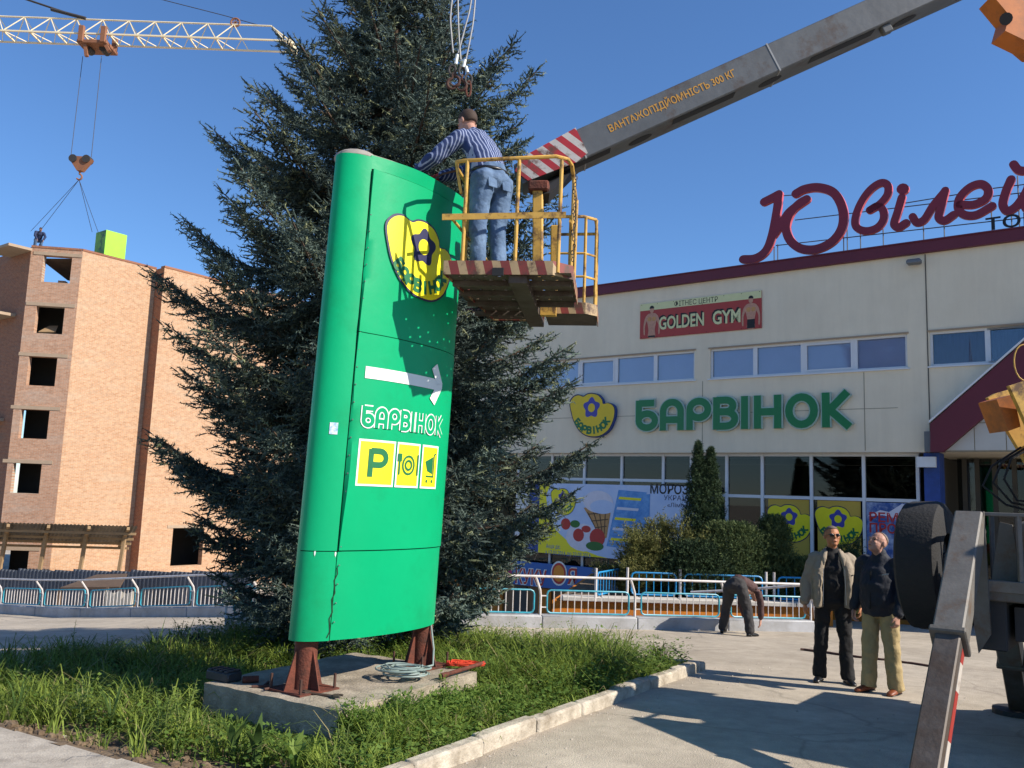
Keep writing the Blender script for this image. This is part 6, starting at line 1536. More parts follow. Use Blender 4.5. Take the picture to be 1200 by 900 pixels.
for e in (-1, 1):
    MB().loft([V3(e * .075, -.085, 1.5), V3(e * .105, -.145, 1.42), V3(e * .11, -.165, 1.34)], [(.016, .012), (.03, .01), (.008, .006)], n=8).build('collar', 'jacket_beige', jk, smooth='all')
    MB().bar(V3(e * .115, -.178, 1.3), V3(e * .125, -.19, .9), .01, .006).build('zip_edge', 'weld', jk)
MB().bar(V3(.15, -.172, 1.22), V3(.21, -.155, 1.24), .006, .012).build('pocket_flap', 'cloth_black', jk)
for s, dx in (('L', -.03), ('R', .06)): shoe(a_, J['ank' + s], V3(dx * 2 + (.1 if s == 'R' else -.25), -1, 0), 'leather_black')

# ---- man in the navy jacket, seen from the side, looking up
g0 = ground(1034, 812)
b_ = root_person(Vector((g0.x, g0.y, H(g0.x, g0.y))), -52, 'balding man in navy jacket and khaki trousers looking up to the left')
J = dict(hipL=V3(-.1, 0, .9), hipR=V3(.1, 0, .9), kneeL=V3(-.11, -.04, .49), kneeR=V3(.12, -.01, .49), ankL=V3(-.12, -.06, .09), ankR=V3(.14, .04, .09), neck=V3(0, .0, 1.455),
         shL=V3(-.21, .02, 1.38), shR=V3(.21, .02, 1.38), elL=V3(-.275, .05, 1.09), elR=V3(.285, .0, 1.085), wrL=V3(-.29, -.04, .86), wrR=V3(.28, -.17, .86),
         hdL=V3(0, -.2, -1), hdR=V3(0, -.2, -1), pnL=V3(1, .1, 0), pnR=V3(-1, .1, 0), tsL=1, tsR=-1)
hd = (V3(0, -.035, 1.605), rotm(-18, -22))
skin_body(b_, J, hd, 'skin', 1.02, 1.1, curl=1.0)
face(b_, *hd, 1.02, False, 'hair_short', 'bald', 1.1)
cloth(legs_mesh(J, V3(0, 0, 1.02), [(.105, .115), (.098, .105), .085, .082, .088], belly=(.17, .15)), 'trousers', 'trousers_khaki', b_)
b = MB(); b.loft([V3(0, .01, .86), V3(0, -.02, 1.0), V3(0, -.03, 1.15), V3(0, .0, 1.3), V3(0, .02, 1.4), V3(0, .0, 1.475)], [(.2, .175), (.205, .19), (.205, .19), (.205, .155), (.165, .11), (.085, .08)], n=20, dome=(.1, .6))
for s in 'LR': sleeve(b, J, s, .083, .072, .058, .03)
b.loft([V3(0, .01, 1.45), V3(0, -.01, 1.51)], [(.08, .078), (.076, .076)], n=14)
jk = cloth(b, 'jacket', 'jacket_navy', b_)
MB().bar(V3(0, -.196, 1.3), V3(0, -.215, .9), .012, .006).build('zip_edge', 'cloth_black', jk)
MB().bar(V3(.11, -.16, 1.27), V3(.17, -.135, 1.285), .008, .012).build('pocket_trim', 'weld', jk)
for s in 'LR': shoe(b_, J['ank' + s], V3(.1 if s == 'R' else -.2, -1, 0), 'leather_brown')

# ---- man bending over at the railing kerb, seen from behind
g0 = ground(862, 744)
c_ = root_person(Vector((g0.x, g0.y, H(g0.x, g0.y))), 138, 'man in dark trousers bending over beside the railing, back to the camera')
J = dict(hipL=V3(-.11, .02, .84), hipR=V3(.11, .02, .84), kneeL=V3(-.2, -.05, .46), kneeR=V3(.19, -.03, .46), ankL=V3(-.29, .02, .09), ankR=V3(.25, .0, .09), neck=V3(-.06, -.5, .74),
         shL=V3(-.22, -.44, .74), shR=V3(.14, -.46, .76), elL=V3(-.25, -.48, .47), elR=V3(.16, -.52, .48), wrL=V3(-.22, -.52, .25), wrR=V3(.1, -.55, .25),
         hdL=V3(.1, -.1, -1), hdR=V3(-.1, -.1, -1), pnL=V3(1, .1, 0), pnR=V3(-1, .1, 0), tsL=1, tsR=-1)
hd = (V3(-.08, -.63, .66), rotm(0, 75))
skin_body(c_, J, hd, 'skin', 1., 1.); face(c_, *hd, 1., False, 'hair_brown', 'short')
t = MB(); t.loft([V3(0, -.12, .9), V3(0, -.0, .87), V3(0, .06, .8)], [(.16, .12), (.185, .145), (.16, .12)], n=18)
for s in 'LR': t.loft([J['hip' + s], J['hip' + s].lerp(J['knee' + s], .35), J['knee' + s], J['ank' + s] + V3(0, 0, -.01)], [(.11, .125), (.105, .11), .085, .08], n=14)
cloth(t, 'trousers', 'trousers_grey', c_)
b = MB(); b.loft([V3(0, -.08, .93), V3(-.02, -.25, .87), V3(-.05, -.42, .8), V3(-.06, -.5, .75)], [(.165, .12), (.18, .125), (.185, .11), (.1, .08)], n=18)
for s in 'LR': sleeve(b, J, s, .07, .06, .05, .1)
cloth(b, 'top', 'top_maroon', c_)
for s in 'LR': shoe(c_, J['ank' + s], V3(-.25 if s == 'L' else .25, -1, 0), 'leather_black')

# ---- worker in the basket, reaching over the top of the sign
wb_ = atz(566, 311, ZU + .03); d_ = root_person(Vector((-.28, 7.86, ZU + .03)), 218, 'worker in blue striped shirt and jeans leaning over the sign from the basket')
J = dict(hipL=V3(-.1, .03, .9), hipR=V3(.1, .03, .9), kneeL=V3(-.1, .0, .48), kneeR=V3(.12, .02, .48), ankL=V3(-.1, .05, .09), ankR=V3(.13, .06, .09), neck=V3(.03, -.24, 1.4),
         shL=V3(-.16, -.26, 1.33), shR=V3(.2, -.2, 1.33), elL=V3(-.06, -.47, 1.16), elR=V3(.38, -.33, 1.12), wrL=V3(.13, -.62, 1.1), wrR=V3(.40, -.57, 1.07),
         hdL=V3(.5, -.75, -.25), hdR=V3(.15, -.9, -.35), pnL=V3(.2, .1, -1), pnR=V3(-.2, .1, -1), tsL=-1, tsR=1)
hd = (V3(.05, -.31, 1.545), rotm(8, 22))
skin_body(d_, J, hd, 'skin', 1.0, 1.0, curl=.9); face(d_, *hd, 1.0, False, 'hair_brown', 'full')
cloth(legs_mesh(J, V3(0, -.01, 1.02), [(.1, .115), (.092, .1), .078, .07, .074], belly=(.155, .13)), 'jeans', 'denim', d_)
MB().tube([V3(.158 * math.cos(a), -.012 + .134 * math.sin(a), 1.0) for a in np.linspace(0, 6.283, 25)[:-1]], .017, 6, closed=True).build('belt', 'leather_black', d_, smooth='all')
for e in (-1, 1): MB().obox(V3(e * .075, .142, .865), (1, 0, 0), (0, 1, .2), (0, -.2, 1), .045, .004, .055, ch=.003).build('back_pocket', 'denim', d_)
b = MB(); b.loft([V3(0, -.01, .98), V3(.005, -.06, 1.12), V3(.015, -.16, 1.28), V3(.025, -.22, 1.37), V3(.03, -.25, 1.42)], [(.165, .135), (.17, .13), (.19, .12), (.17, .1), (.075, .07)], n=20)
for s in 'LR': sleeve(b, J, s, .078, .066, .052, .1)
b.loft([V3(.03, -.24, 1.4), V3(.035, -.26, 1.445)], [(.068, .066), (.064, .062)], n=12)
cloth(b, 'shirt', 'shirt_striped', d_)
for s, ts in (('L', -1), ('R', 1)):
    g = MB(); hand(g, J['wr' + s], J['hd' + s], J['pn' + s], ts, .9, 1.35); g.loft([J['wr' + s] - J['hd' + s].normalized() * .05, J['wr' + s] + J['hd' + s].normalized() * .02], [.04, .036], n=10)
    o = g.build('work_glove', 'glove_red', d_, smooth='all'); r = o.modifiers.new('remesh', 'REMESH'); r.mode = 'VOXEL'; r.voxel_size = .006; r.use_smooth_shade = True
for s in 'LR': shoe(d_, J['ank' + s], V3(.1 if s == 'R' else -.15, -1, 0), 'leather_black')
d_.scale = (1.1, 1.1, 1.1)
# a rope or cable in his hands
o = MB().tube([at(508, 211, 8.2), at(518, 204, 8.2), at(530, 201, 8.18), at(541, 199, 8.18)], .012, 6).build('steel_rod', 'wrench_steel', smooth=True); tag(o, 'short steel rod held by the worker over the sign', 'rod')

# ---- roofer crouching on the brick building
q = fL(.55, ZT + .12, -.55) if False else Vector((C0.x - .1, C0.y + .75, ZTB + .12))
r_ = root_person(q, 40, 'roofer in dark blue crouching on the brick building corner')
J = dict(hipL=V3(-.1, .1, .5), hipR=V3(.1, .1, .5), kneeL=V3(-.16, -.2, .5), kneeR=V3(.16, -.2, .48), ankL=V3(-.14, .06, .09), ankR=V3(.14, .06, .09), neck=V3(0, -.28, .98), shL=V3(-.2, -.26, .92), shR=V3(.2, -.26, .92), elL=V3(-.27, -.42, .68), elR=V3(.27, -.42, .68), wrL=V3(-.16, -.5, .46), wrR=V3(.16, -.5, .46), hdL=V3(0, -.4, -1), hdR=V3(0, -.4, -1), pnL=V3(1, 0, 0), pnR=V3(-1, 0, 0))
hd = (V3(0, -.38, 1.08), rotm(0, 40)); skin_body(r_, J, hd, 'skin'); face(r_, *hd, 1., False, 'hair_brown')
cloth(legs_mesh(J, V3(0, .05, .6), [(.11, .12), .1, .09, .085, .08], belly=(.17, .14)), 'trousers', 'denim', r_)
b = MB(); b.loft([V3(0, .06, .55), V3(0, -.08, .74), V3(0, -.22, .9), V3(0, -.27, .98)], [(.18, .14), (.2, .15), (.2, .13), (.09, .08)], n=18)
for s in 'LR': sleeve(b, J, s, .08, .07, .055)
cloth(b, 'jacket', 'work_blue', r_)
for s in 'LR': shoe(r_, J['ank' + s], V3(0, -1, 0), 'leather_black')
# ------------------------------------------------------------------ vegetation
RG = np.random.default_rng(11)
mat('needles', '#ffffff', .75, var=.12, vscale=3, attr='tint', spec=.25)
mat('leaf_tint', '#ffffff', .65, var=.1, vscale=5, attr='tint', spec=.3)
mat('bark', '#4f4034', .95, var=.3, vscale=8, bump=.6)
for nm_ in ('leaf_tint', 'needles'):
    nt = M[nm_].node_tree; N = nt.nodes; L = nt.links; b = N['Principled BSDF']; o = [n for n in N if n.type == 'OUTPUT_MATERIAL'][0]
    src = b.inputs['Base Color'].links[0].from_socket; tr = N.new('ShaderNodeBsdfTranslucent'); L.new(src, tr.inputs[0])
    mx = N.new('ShaderNodeMixShader'); mx.inputs[0].default_value = .38 if nm_ == 'leaf_tint' else .12; L.new(b.outputs[0], mx.inputs[1]); L.new(tr.outputs[0], mx.inputs[2]); L.new(mx.outputs[0], o.inputs[0])
def unit(a): return a / np.maximum(np.linalg.norm(a, axis=-1, keepdims=True), 1e-9)
def sprigs(P, D, Ln, nb, bl, bw, fwd, col, colvar=.18, t0=0.):
    """needle sprigs: for each start P, direction D, length Ln, nb blades around the axis"""
    n = len(P); P = np.repeat(P, nb, 0); D_ = np.repeat(unit(D), nb, 0); Lr = np.repeat(Ln, nb)[:, None]; t = t0 + (1 - t0) * RG.random((n * nb, 1))
    rnd = RG.normal(size=(n * nb, 3)); rad = unit(rnd - D_ * (rnd * D_).sum(1, keepdims=True))
    base = P + D_ * Lr * t; d = unit(D_ * fwd + rad); sd = unit(np.cross(d, RG.normal(size=(n * nb, 3))))
    b = np.repeat(np.broadcast_to(bl, (n,)), nb)[:, None] * (.75 + .5 * RG.random((n * nb, 1))); w = bw * (.8 + .4 * RG.random((n * nb, 1)))
    V = np.stack([base - sd * w / 2, base + sd * w / 2, base + d * b], 1).reshape(-1, 3)
    c = np.repeat(col, nb, 0) * (1 + colvar * RG.normal(size=(n * nb, 1))); c = np.clip(c, .004, 1); C = np.repeat(c, 3, 0)
    return V, C
def tri_obj(name, Vs, Cs, m_, parent, kind=None):
    V = np.concatenate(Vs); C = np.concatenate(Cs); F = np.arange(len(V)).reshape(-1, 3)
    return raw_mesh(name, V, F, m_, parent, C, kind=kind)

# ---- the big blue spruce behind the sign
TX, TY = at(426, 700, 11.6).x, 11.6; TZ0 = H(TX, TY); THT = 12.6
spr = empty('spruce_tree', Vector((TX, TY, TZ0)), 'large dark blue-green spruce behind the green sign', 'tree')
MB().tube([(TX, TY, TZ0 - .1), (TX, TY, 1.5), (TX + .02, TY, 5), (TX, TY, 9), (TX, TY, THT)], [.24, .2, .14, .08, .015], 12).build('trunk', 'bark', spr, smooth=True)
RZ = [(.2, 1.85), (.9, 2.1), (1.6, 2.4), (2.3, 2.75), (3.0, 2.7), (4.2, 2.5), (5.2, 2.35), (6.3, 2.05), (7.2, 1.7), (8.2, 1.35), (9.2, 1.05), (10.5, .7), (11.6, .42), (12.6, .08)]
def rz(z): return float(np.interp(z, [a for a, _ in RZ], [b for _, b in RZ]))
rs = random.Random(21); limbs = MB(); SP = []; SD = []; SL = []; SCc = []; STt = []
def limb(az, zb, Lm, ltone, k, elev=None):
    e = Vector((math.cos(az), math.sin(az), 0)); side = Vector((-e.y, e.x, 0))
    h = (zb - .3) / 12; elev = (-.30 + .72 * h + rs.uniform(-.1, .1)) if elev is None else elev; curve = .13 if h < .45 else .08
    st = Vector((TX, TY, zb)); path = []; nseg = 10
    for i in range(nseg + 1):
        t = i / nseg; path.append(st + e * (Lm * t) + Vector((0, 0, Lm * (elev * t - .16 * math.sin(math.pi * t) + curve * t ** 3))) + side * (Lm * .05 * math.sin(t * 4 + k)))
    limbs.tube(path, [.035 * (1 - .8 * i / nseg) * (1 - .5 * h) + .004 for i in range(nseg + 1)], 5)
    def pos(t): i = min(nseg - 1, int(t * nseg)); return path[i].lerp(path[i + 1], t * nseg - i)
    nb_ = max(6, int(Lm / .105)); 
    for i in range(nb_):
        t = .16 + .84 * (i + rs.random() * .6) / nb_; p = pos(min(t, 1)); tan = (pos(min(1, t + .03)) - pos(max(0, t - .05))).normalized()
        for s in (-1, 1):
            ang = math.radians(rs.uniform(38, 62)); d = (tan * math.cos(ang) + side * (s * math.sin(ang)) + Vector((0, 0, rs.uniform(-.34, .14)))).normalized()
            bl = Lm * .36 * (1.04 - t) ** .75 * rs.uniform(.7, 1.15) + .1
            ns = max(2, int(bl / .062))
            for q in range(ns):
                f = (q + .5) / ns; pp = p + d * (bl * f) + Vector((0, 0, -.3 * bl * f * f))
                for s2 in ((-1, 1, 2) if (q < ns - 1 and rs.random() < .45) else (-1, 1) if q < ns - 1 else (0,)):
                    a2 = math.radians(rs.uniform(30, 60)); sd2 = d.cross(Vector((0, 0, 1))).normalized()
                    if s2 == 2: dd = (d * .6 + Vector((rs.uniform(-.3, .3), rs.uniform(-.3, .3), rs.choice((-1., -.8, .55))))).normalized()
                    else: dd = (d * math.cos(a2) + sd2 * (s2 * math.sin(a2)) + Vector((0, 0, rs.uniform(-.5, .4)))).normalized() if s2 else (d + Vector((0, 0, rs.uniform(-.1, .25))))
                    SP.append(pp); SD.append(dd); SL.append(rs.uniform(.1, .17) if s2 else .19); tipn = f * .5 + t * .5; STt.append(tipn); SCc.append(ltone)
    for q in range(3):
        SP.append(path[-1 - q] if q else path[-1]); SD.append((path[-1] - path[-3]).normalized() + Vector((0, 0, .15 * q))); SL.append(.2); STt.append(1.); SCc.append(ltone)

z = .35; az0 = 0; nl = 0
while z < 12.3:
    nk = 8 if z < 9 else 6
    for k in range(nk):
        az = az0 + 2 * math.pi * k / nk + rs.uniform(-.28, .28); zb = z + rs.uniform(-.1, .1); Lm = rz(zb) * rs.choice((.78, .88, .95, 1.02, 1.08)); ltone = rs.uniform(.72, 1.35) 
        e = Vector((math.cos(az), math.sin(az), 0)); side = Vector((-e.y, e.x, 0))
        # keep clear of the sign and the basket
        if e.y < -.45 and abs(math.degrees(math.atan2(e.x, -e.y)) - 15) < 38: Lm = min(Lm, 2.35 if zb < 5.4 else 2.5)
        # hand-placed longer boughs that break the outline
        limb(az, zb, Lm, ltone, k)
    z += .40 if z < 6 else .38; az0 += .7
for px, py, el in ((186, 330, -.12), (194, 528, -.2), (214, 262, .0), (248, 145, .2), (224, 612, -.25), (312, 95, .35), (690, 530, -.15), (662, 432, -.05), (630, 92, .42), (645, 620, -.22), (606, 58, .45), (330, 45, .4), (205, 440, -.15), (655, 345, .05)):
    q = at(px, py, TY); Lm = abs(q.x - TX); h0 = q.z - Lm * el - Lm * .1
    limb((math.pi if q.x < TX else 0) + rs.uniform(-.12, .12), h0, Lm, rs.uniform(.85, 1.25), 1, el)
P = np.array([tuple(v) for v in SP]); D = np.array([tuple(v) for v in SD]); Ln = np.array(SL); tt = np.array(STt)[:, None]
lum = RG.random((len(P), 1)); tone = np.array(SCc)[:, None]; base = tone * (np.array([[.038, .062, .055]]) * (1 - lum) + np.array([[.125, .168, .138]]) * lum)
pale = (RG.random((len(P), 1)) < .2 * tt ** 2) * 1.; base = base * (1 - pale) + np.array([[.23, .255, .14]]) * pale
brown = (RG.random((len(P), 1)) < .05) * (tt < .6); base = base * (1 - brown) + np.array([[.10, .08, .05]]) * brown
def spindles(P, D, Ln, r, col):
    n = len(P); D = unit(D); a = unit(np.cross(D, RG.normal(size=(n, 3)))); b = np.cross(D, a); L_ = Ln[:, None]; m_ = P + D * L_ * .4; t = P + D * L_ * 1.02; r = r * (.8 + .4 * RG.random((n, 1)))
    q = [m_ + a * r, m_ - a * r * .5 + b * r * .87, m_ - a * r * .5 - b * r * .87]; out = []
    for i in range(3): out += [P, q[(i + 1) % 3], q[i], t, q[i], q[(i + 1) % 3]]
    V = np.stack(out, 1).reshape(-1, 3); return V, np.repeat(col, 18, 0)
V1, C1_ = sprigs(P, D, Ln, 9, .042, .0155, .55, base)
V2, C2_ = spindles(P, D, Ln, .0125, base * .75)
crown = tri_obj('crown', [V1, V2], [C1_, C2_], 'needles', spr); limbs.build('limbs', 'bark', spr, smooth=True)
print('spruce sprigs', len(P),  'tris', (len(V1) + len(V2)) // 3)

# ---- shrubs in front of the shop
def shrub(name, px, Y, pytop, rx, ry, label, kind, tints, n, up=.6, seed=1, base_z=None, bl=.06, twin=False):
    group = 'junipers in the shop garden' if name == 'spreading_juniper' else None
    rng = np.random.default_rng(seed); p = at(px, 650, Y); zb = GZ if base_z is None else base_z; zt_ = at(px, pytop, Y).z; h = zt_ - zb
    o = empty(name, Vector((p.x, p.y, zb)), label, 'shrub', group)
    MB().tube([(p.x, p.y, zb - .1), (p.x + .02, p.y, zb + h * .6)], [.05, .02], 7).build('trunk', 'bark', o, smooth=True)
    u = rng.random(n); a = rng.random(n) * 2 * math.pi; s = rng.random(n) ** .45
    if kind == 'column': prof = np.clip(np.sin(np.pi * np.clip(u, 0, 1) ** .62) * .95 + .12 * (1 - u), 0, 1) ; 
    elif kind == 'ball': prof = np.sqrt(np.clip(1 - (2 * u * .92 - .9) ** 2, 0, 1))
    elif kind == 'arms':
        na = 16; ai = rng.integers(0, na, n); aa = rng.random(na) * 6.283; al = .55 + .5 * rng.random(na); ae = .35 + .6 * rng.random(na); f = rng.random(n) ** .7
        a = aa[ai] + rng.normal(size=n) * .22; u = np.clip(f * ae[ai] * al[ai] + rng.normal(size=n) * .045 + .03, 0, 1.05); s = np.clip(f * al[ai] * 1.15 * np.sqrt(np.clip(1.05 - ae[ai] ** 2, .05, 1)) + rng.normal(size=n) * .05, 0, 1.2); prof = np.ones(n)
    else: prof = np.clip(1.15 - u ** 1.4, .1, 1) * (.75 + .25 * np.sin(a * 3 + seed) + .18 * np.sin(a * 5 + 2 * seed + u * 6))
    lump = 1 + .16 * np.sin(a * 4 + u * 17 + seed) * np.sin(u * 23 + seed) + .08 * rng.normal(size=n)
    if twin:
        off = np.where(rng.random(n) < .5, -1, 1) * rx * .3; prof = prof * .8
    else: off = 0
    top = 1 + (.12 * np.sin(a * 2 + seed * 1.7) if kind == 'spread' else 0)
    X = np.cos(a) * rx * prof * s * lump + off * (.5 + .5 * u); Yy = np.sin(a) * ry * prof * s * lump; Z = zb + .02 + h * u * top * (.97 if twin is False else np.where(off > 0, .96, 1.0))
    P = np.stack([p.x + X, p.y + Yy, Z], 1); D = np.stack([np.cos(a) * (1 - up), np.sin(a) * (1 - up), np.full(n, up)], 1) + rng.normal(size=(n, 3)) * .28
    l = rng.random((n, 1)); t = np.array([tints[0]]) * (1 - l) + np.array([tints[1]]) * l; shade = (.55 + .45 * s)[:, None] ** 0
    Vv, Cc = sprigs(P, D, np.full(n, .12), 9, bl, .014, .9, t * shade)
    tri_obj('crown', [Vv], [Cc], 'needles', o); return o
dk = ((.022, .042, .02), (.055, .09, .038)); md = ((.04, .07, .026), (.12, .155, .055)); yl_ = ((.07, .085, .022), (.24, .23, .075))
shrub('columnar_thuja', 825, 19.9, 523, .5, .42, 'tall dark twin-topped columnar thuja before the shop windows', 'column', dk, 9000, .75, 3, twin=True)
shrub('round_thuja', 906, 19.6, 606, .42, .4, 'small rounded dark thuja in front of the yellow window panel', 'ball', md, 4200, .7, 4)
shrub('spreading_juniper', 772, 19.7, 588, 1.0, .6, 'ragged yellow-green juniper in front of the ice cream billboard', 'arms', yl_, 6000, .5, 5)
shrub('spreading_juniper', 736, 19.3, 622, .85, .5, 'low yellow-green juniper beneath the billboard wrappers', 'arms', yl_, 4500, .35, 6)
shrub('spreading_juniper', 798, 19.5, 600, .7, .5, 'upright light green juniper left of the columnar thuja', 'arms', yl_, 4000, .6, 12)
shrub('spreading_juniper', 856, 19.5, 613, .85, .6, 'wide domed dark green juniper between the two thujas', 'ball', md, 6500, .5, 7)
shrub('spreading_juniper', 815, 19.2, 634, .8, .5, 'low dark juniper spreading behind the blue barriers', 'ball', dk, 4500, .4, 8)
shrub('spreading_juniper', 985, 19.9, 622, .6, .4, 'dark spiky juniper behind the two standing men', 'arms', dk, 4500, .55, 9)
shrub('spreading_juniper', 940, 19.6, 655, .6, .4, 'low leafy shrub under the yellow window panel with the badge', 'ball', md, 3200, .4, 10)

# ---- grass and weeds of the bed
def in_plinth(x, y):
    q = np.stack([x - pc.x, y - pc.y], 1); A = np.array([[d1.x, d2.x], [d1.y, d2.y]]); s = np.linalg.solve(A, q.T).T
    return (s[:, 0] > -.01) & (s[:, 0] < 1.01) & (s[:, 1] > -.01) & (s[:, 1] < 1.01)
def bed_pts(n, dens=None):
    u = RG.random(n) * BUL; v = RG.random(n) * BVL; x = B0.x + BU.x * u + BV.x * v; y = B0.y + BU.y * u + BV.y * v
    keep = ~in_plinth(x, y)
    # bare, trampled soil along the pavement edge
    edge = np.array([noise.noise(Vector((a * 1.1, 7.3, 0))) for a in v]); bare = (u < .42 + .3 * edge) & (v < 3.2)
    bare2 = (u < .12); keep &= ~(bare & (RG.random(n) < .93)) & ~(bare2 & (RG.random(n) < .7))
    if dens is not None: keep &= RG.random(n) < dens(u, v)
    u, v, x, y = u[keep], v[keep], x[keep], y[keep]; z = np.array([H(a, b) + max(.012, bed_z(c, d)) for a, b, c, d in zip(x, y, u, v)])
    return u, v, np.stack([x, y, z], 1)
def blades(P, h, lean, w, col, droop=.5):
    """bent grass blades of height h"""
    n = len(P); a = RG.random(n) * 2 * math.pi; e = np.stack([np.cos(a), np.sin(a), np.zeros(n)], 1); s = np.stack([-np.sin(a), np.cos(a), np.zeros(n)], 1)
    h = h[:, None]; w = w[:, None]; up = np.array([[0, 0, 1.]]); l = lean[:, None]
    m1 = P + up * h * .5 + e * h * l * .3; m2 = P + up * h * (.85 - droop * .1) + e * h * l * .75; tp = P + up * h * (1 - droop * l[:, :] * .5) + e * h * l * 1.25
    V = np.stack([P - s * w / 2, P + s * w / 2, m1 + s * w * .45, m1 - s * w * .45, m2 + s * w * .3, m2 - s * w * .3, tp], 1).reshape(-1, 3)
    k = np.arange(n)[:, None] * 7; F = np.concatenate([k + np.array([[0, 1, 2]]), k + np.array([[0, 2, 3]]), k + np.array([[3, 2, 4]]), k + np.array([[3, 4, 5]]), k + np.array([[5, 4, 6]])])
    C = np.repeat(np.clip(col, .004, 1), 7, 0); return V, F, C
def near_face(P, d=.4):
    # distance in front of the shaded plinth face, where the grass is kept short
    e1, e2 = d1.normalized(), d2.normalized(); q = P[:, :2] - np.array([[pc.x, pc.y]]); a_ = q @ np.array([e1.x, e1.y]); b_ = -(q @ np.array([e2.x, e2.y]))
    return (a_ > -.1) & (a_ < d1.length + .1) & (b_ > 0) & (b_ < d)
def gcol(l, dryp):
    c = np.array([[.05, .10, .014]]) * (1 - l) + np.array([[.28, .36, .06]]) * l; dry = (RG.random((len(l), 1)) < dryp) * 1.; return c * (1 - dry) + np.array([[.32, .27, .13]]) * dry
# short turf between the tufts
u, v, P = bed_pts(22000)
h = .05 + .09 * RG.random(len(P)); V0, F0_, C0_ = blades(P, h, .15 + .5 * RG.random(len(P)), .005 + .005 * RG.random(len(P)), gcol(.6 * RG.random((len(P), 1)), .08))
# arching tufts of long blades
u, v, Pc = bed_pts(2100); nt_ = len(Pc); big = np.array([noise.noise(Vector((a * .8, b * .8, 1.5))) for a, b in zip(u, v)])
hc = (.15 + .2 * RG.random(nt_) ** 1.5 + .2 * np.clip(big + .1, 0, 1)) * (1 + .5 * np.clip((u - 2.8) / 1.5, 0, 1) * np.clip((v - .15) / .3, 0, 1)); hc *= np.where(v < .3, .7, 1.); hc *= np.where(near_face(Pc, .55), .42, 1.)
lc = RG.random((nt_, 1)); k = 20; idx = np.repeat(np.arange(nt_), k); off = RG.normal(size=(nt_ * k, 2)) * .035
P = Pc[idx] + np.concatenate([off, np.zeros((nt_ * k, 1))], 1); h = hc[idx] * (.55 + .55 * RG.random(nt_ * k)); l = np.clip(lc[idx] * .75 + .3 * RG.random((nt_ * k, 1)), 0, 1)
ok_ = ~in_plinth(P[:, 0], P[:, 1]); P, h, l = P[ok_], h[ok_], l[ok_]
V1_, F1_, C1b = blades(P, h, .35 + .75 * RG.random(len(P)), .006 + .007 * RG.random(len(P)), gcol(l, .04), droop=.9)
g = raw_mesh('grass', np.concatenate([V0, V1_]), np.concatenate([F0_, F1_ + len(V0)]), 'leaf_tint', None, np.concatenate([C0_, C1b])); tag(g, 'green grass covering the planting bed', 'grass', kind='stuff')
# broad-leaved ground cover
u, v, P = bed_pts(6200, lambda u, v: np.where((v < 1.5) | (u > 3.5), .9, .25))
hh = np.where(near_face(P), .3, 1.) * (.06 + .2 * RG.random(len(P))) * (1 + .7 * np.clip((u - 2.8) / 1.2, 0, 1)); n = len(P); k = 13
Pn = np.repeat(P, k, 0); hn = np.repeat(hh, k); a = RG.random(n * k) * 6.283; rad = (.02 + .09 * RG.random(n * k)); zz = hn * (.25 + .75 * RG.random(n * k))
c = Pn + np.stack([np.cos(a) * rad, np.sin(a) * rad, zz], 1); e = np.stack([np.cos(a), np.sin(a), .25 + .5 * RG.normal(size=n * k) * .5], 1); e = unit(e); s = unit(np.cross(e, np.array([[0, 0, 1.]]))) 
ln = (.022 + .03 * RG.random(n * k))[:, None]; wd = ln * (.32 + .2 * RG.random((n * k, 1)))
nz_ = np.cross(s, e) * ln * .15
V = np.stack([c, c + e * ln * .5 + s * wd - nz_, c + e * ln, c + e * ln * .5 - s * wd - nz_], 1).reshape(-1, 3); F = np.arange(len(V)).reshape(-1, 4)
l = np.repeat(RG.random((n, 1)), k, 0) * .7 + .3 * RG.random((n * k, 1)); col = np.array([[.055, .12, .02]]) * (1 - l) + np.array([[.19, .28, .055]]) * l
g = raw_mesh('ground_cover', V, F, 'leaf_tint', None, np.repeat(col, 4, 0)); tag(g, 'low broad-leaved weeds among the grass', 'weeds', kind='stuff')
# tall leafy growth hugging the plinth, as one mass
def hug(n, seed):
    rg = np.random.default_rng(seed); side = rg.random(n) < .78; f = rg.random(n); off = np.abs(rg.normal(size=n)) * .17 + .02
    e1, e2 = d1.normalized(), d2.normalized()
    x = np.where(side, pc.x + d2.x * f - e1.x * off, pc.x + d1.x * (f * 1.25 - .1) - e2.x * off); y = np.where(side, pc.y + d2.y * f - e1.y * off, pc.y + d1.y * (f * 1.25 - .1) - e2.y * off)
    z = np.array([H(a, b) + .03 for a, b in zip(x, y)]); clump = np.array([noise.noise(Vector((a * 2.6, b * 2.6, 9))) for a, b in zip(x, y)])
    h = (.16 + .16 * rg.random(n)) * (1 + .7 * np.clip(clump, -.6, 1)) * np.where(side, .95, .25); return np.stack([x, y, z], 1), h
P, hh = hug(1500, 5); n = len(P); k = 16
Pn = np.repeat(P, k, 0); t = RG.random(n * k); a = RG.random(n * k) * 6.283; rad = .012 + .05 * RG.random(n * k)
c = Pn + np.stack([np.cos(a) * rad, np.sin(a) * rad, np.repeat(hh, k) * (.12 + .88 * t)], 1); e = unit(np.stack([np.cos(a), np.sin(a), .3 + .5 * RG.normal(size=n * k)], 1)); s_ = unit(np.cross(e, np.array([[0, 0, 1.]])))
ln = (.028 + .035 * RG.random(n * k))[:, None] * (1.2 - .5 * t[:, None]); wd = ln * (.22 + .2 * RG.random((n * k, 1))); dz = np.cross(s_, e) * ln * .12
V = np.stack([c, c + e * ln * .5 + s_ * wd - dz, c + e * ln, c + e * ln * .5 - s_ * wd - dz], 1).reshape(-1, 3); l = np.repeat(RG.random((n, 1)), k, 0) * .6 + .4 * RG.random((n * k, 1))
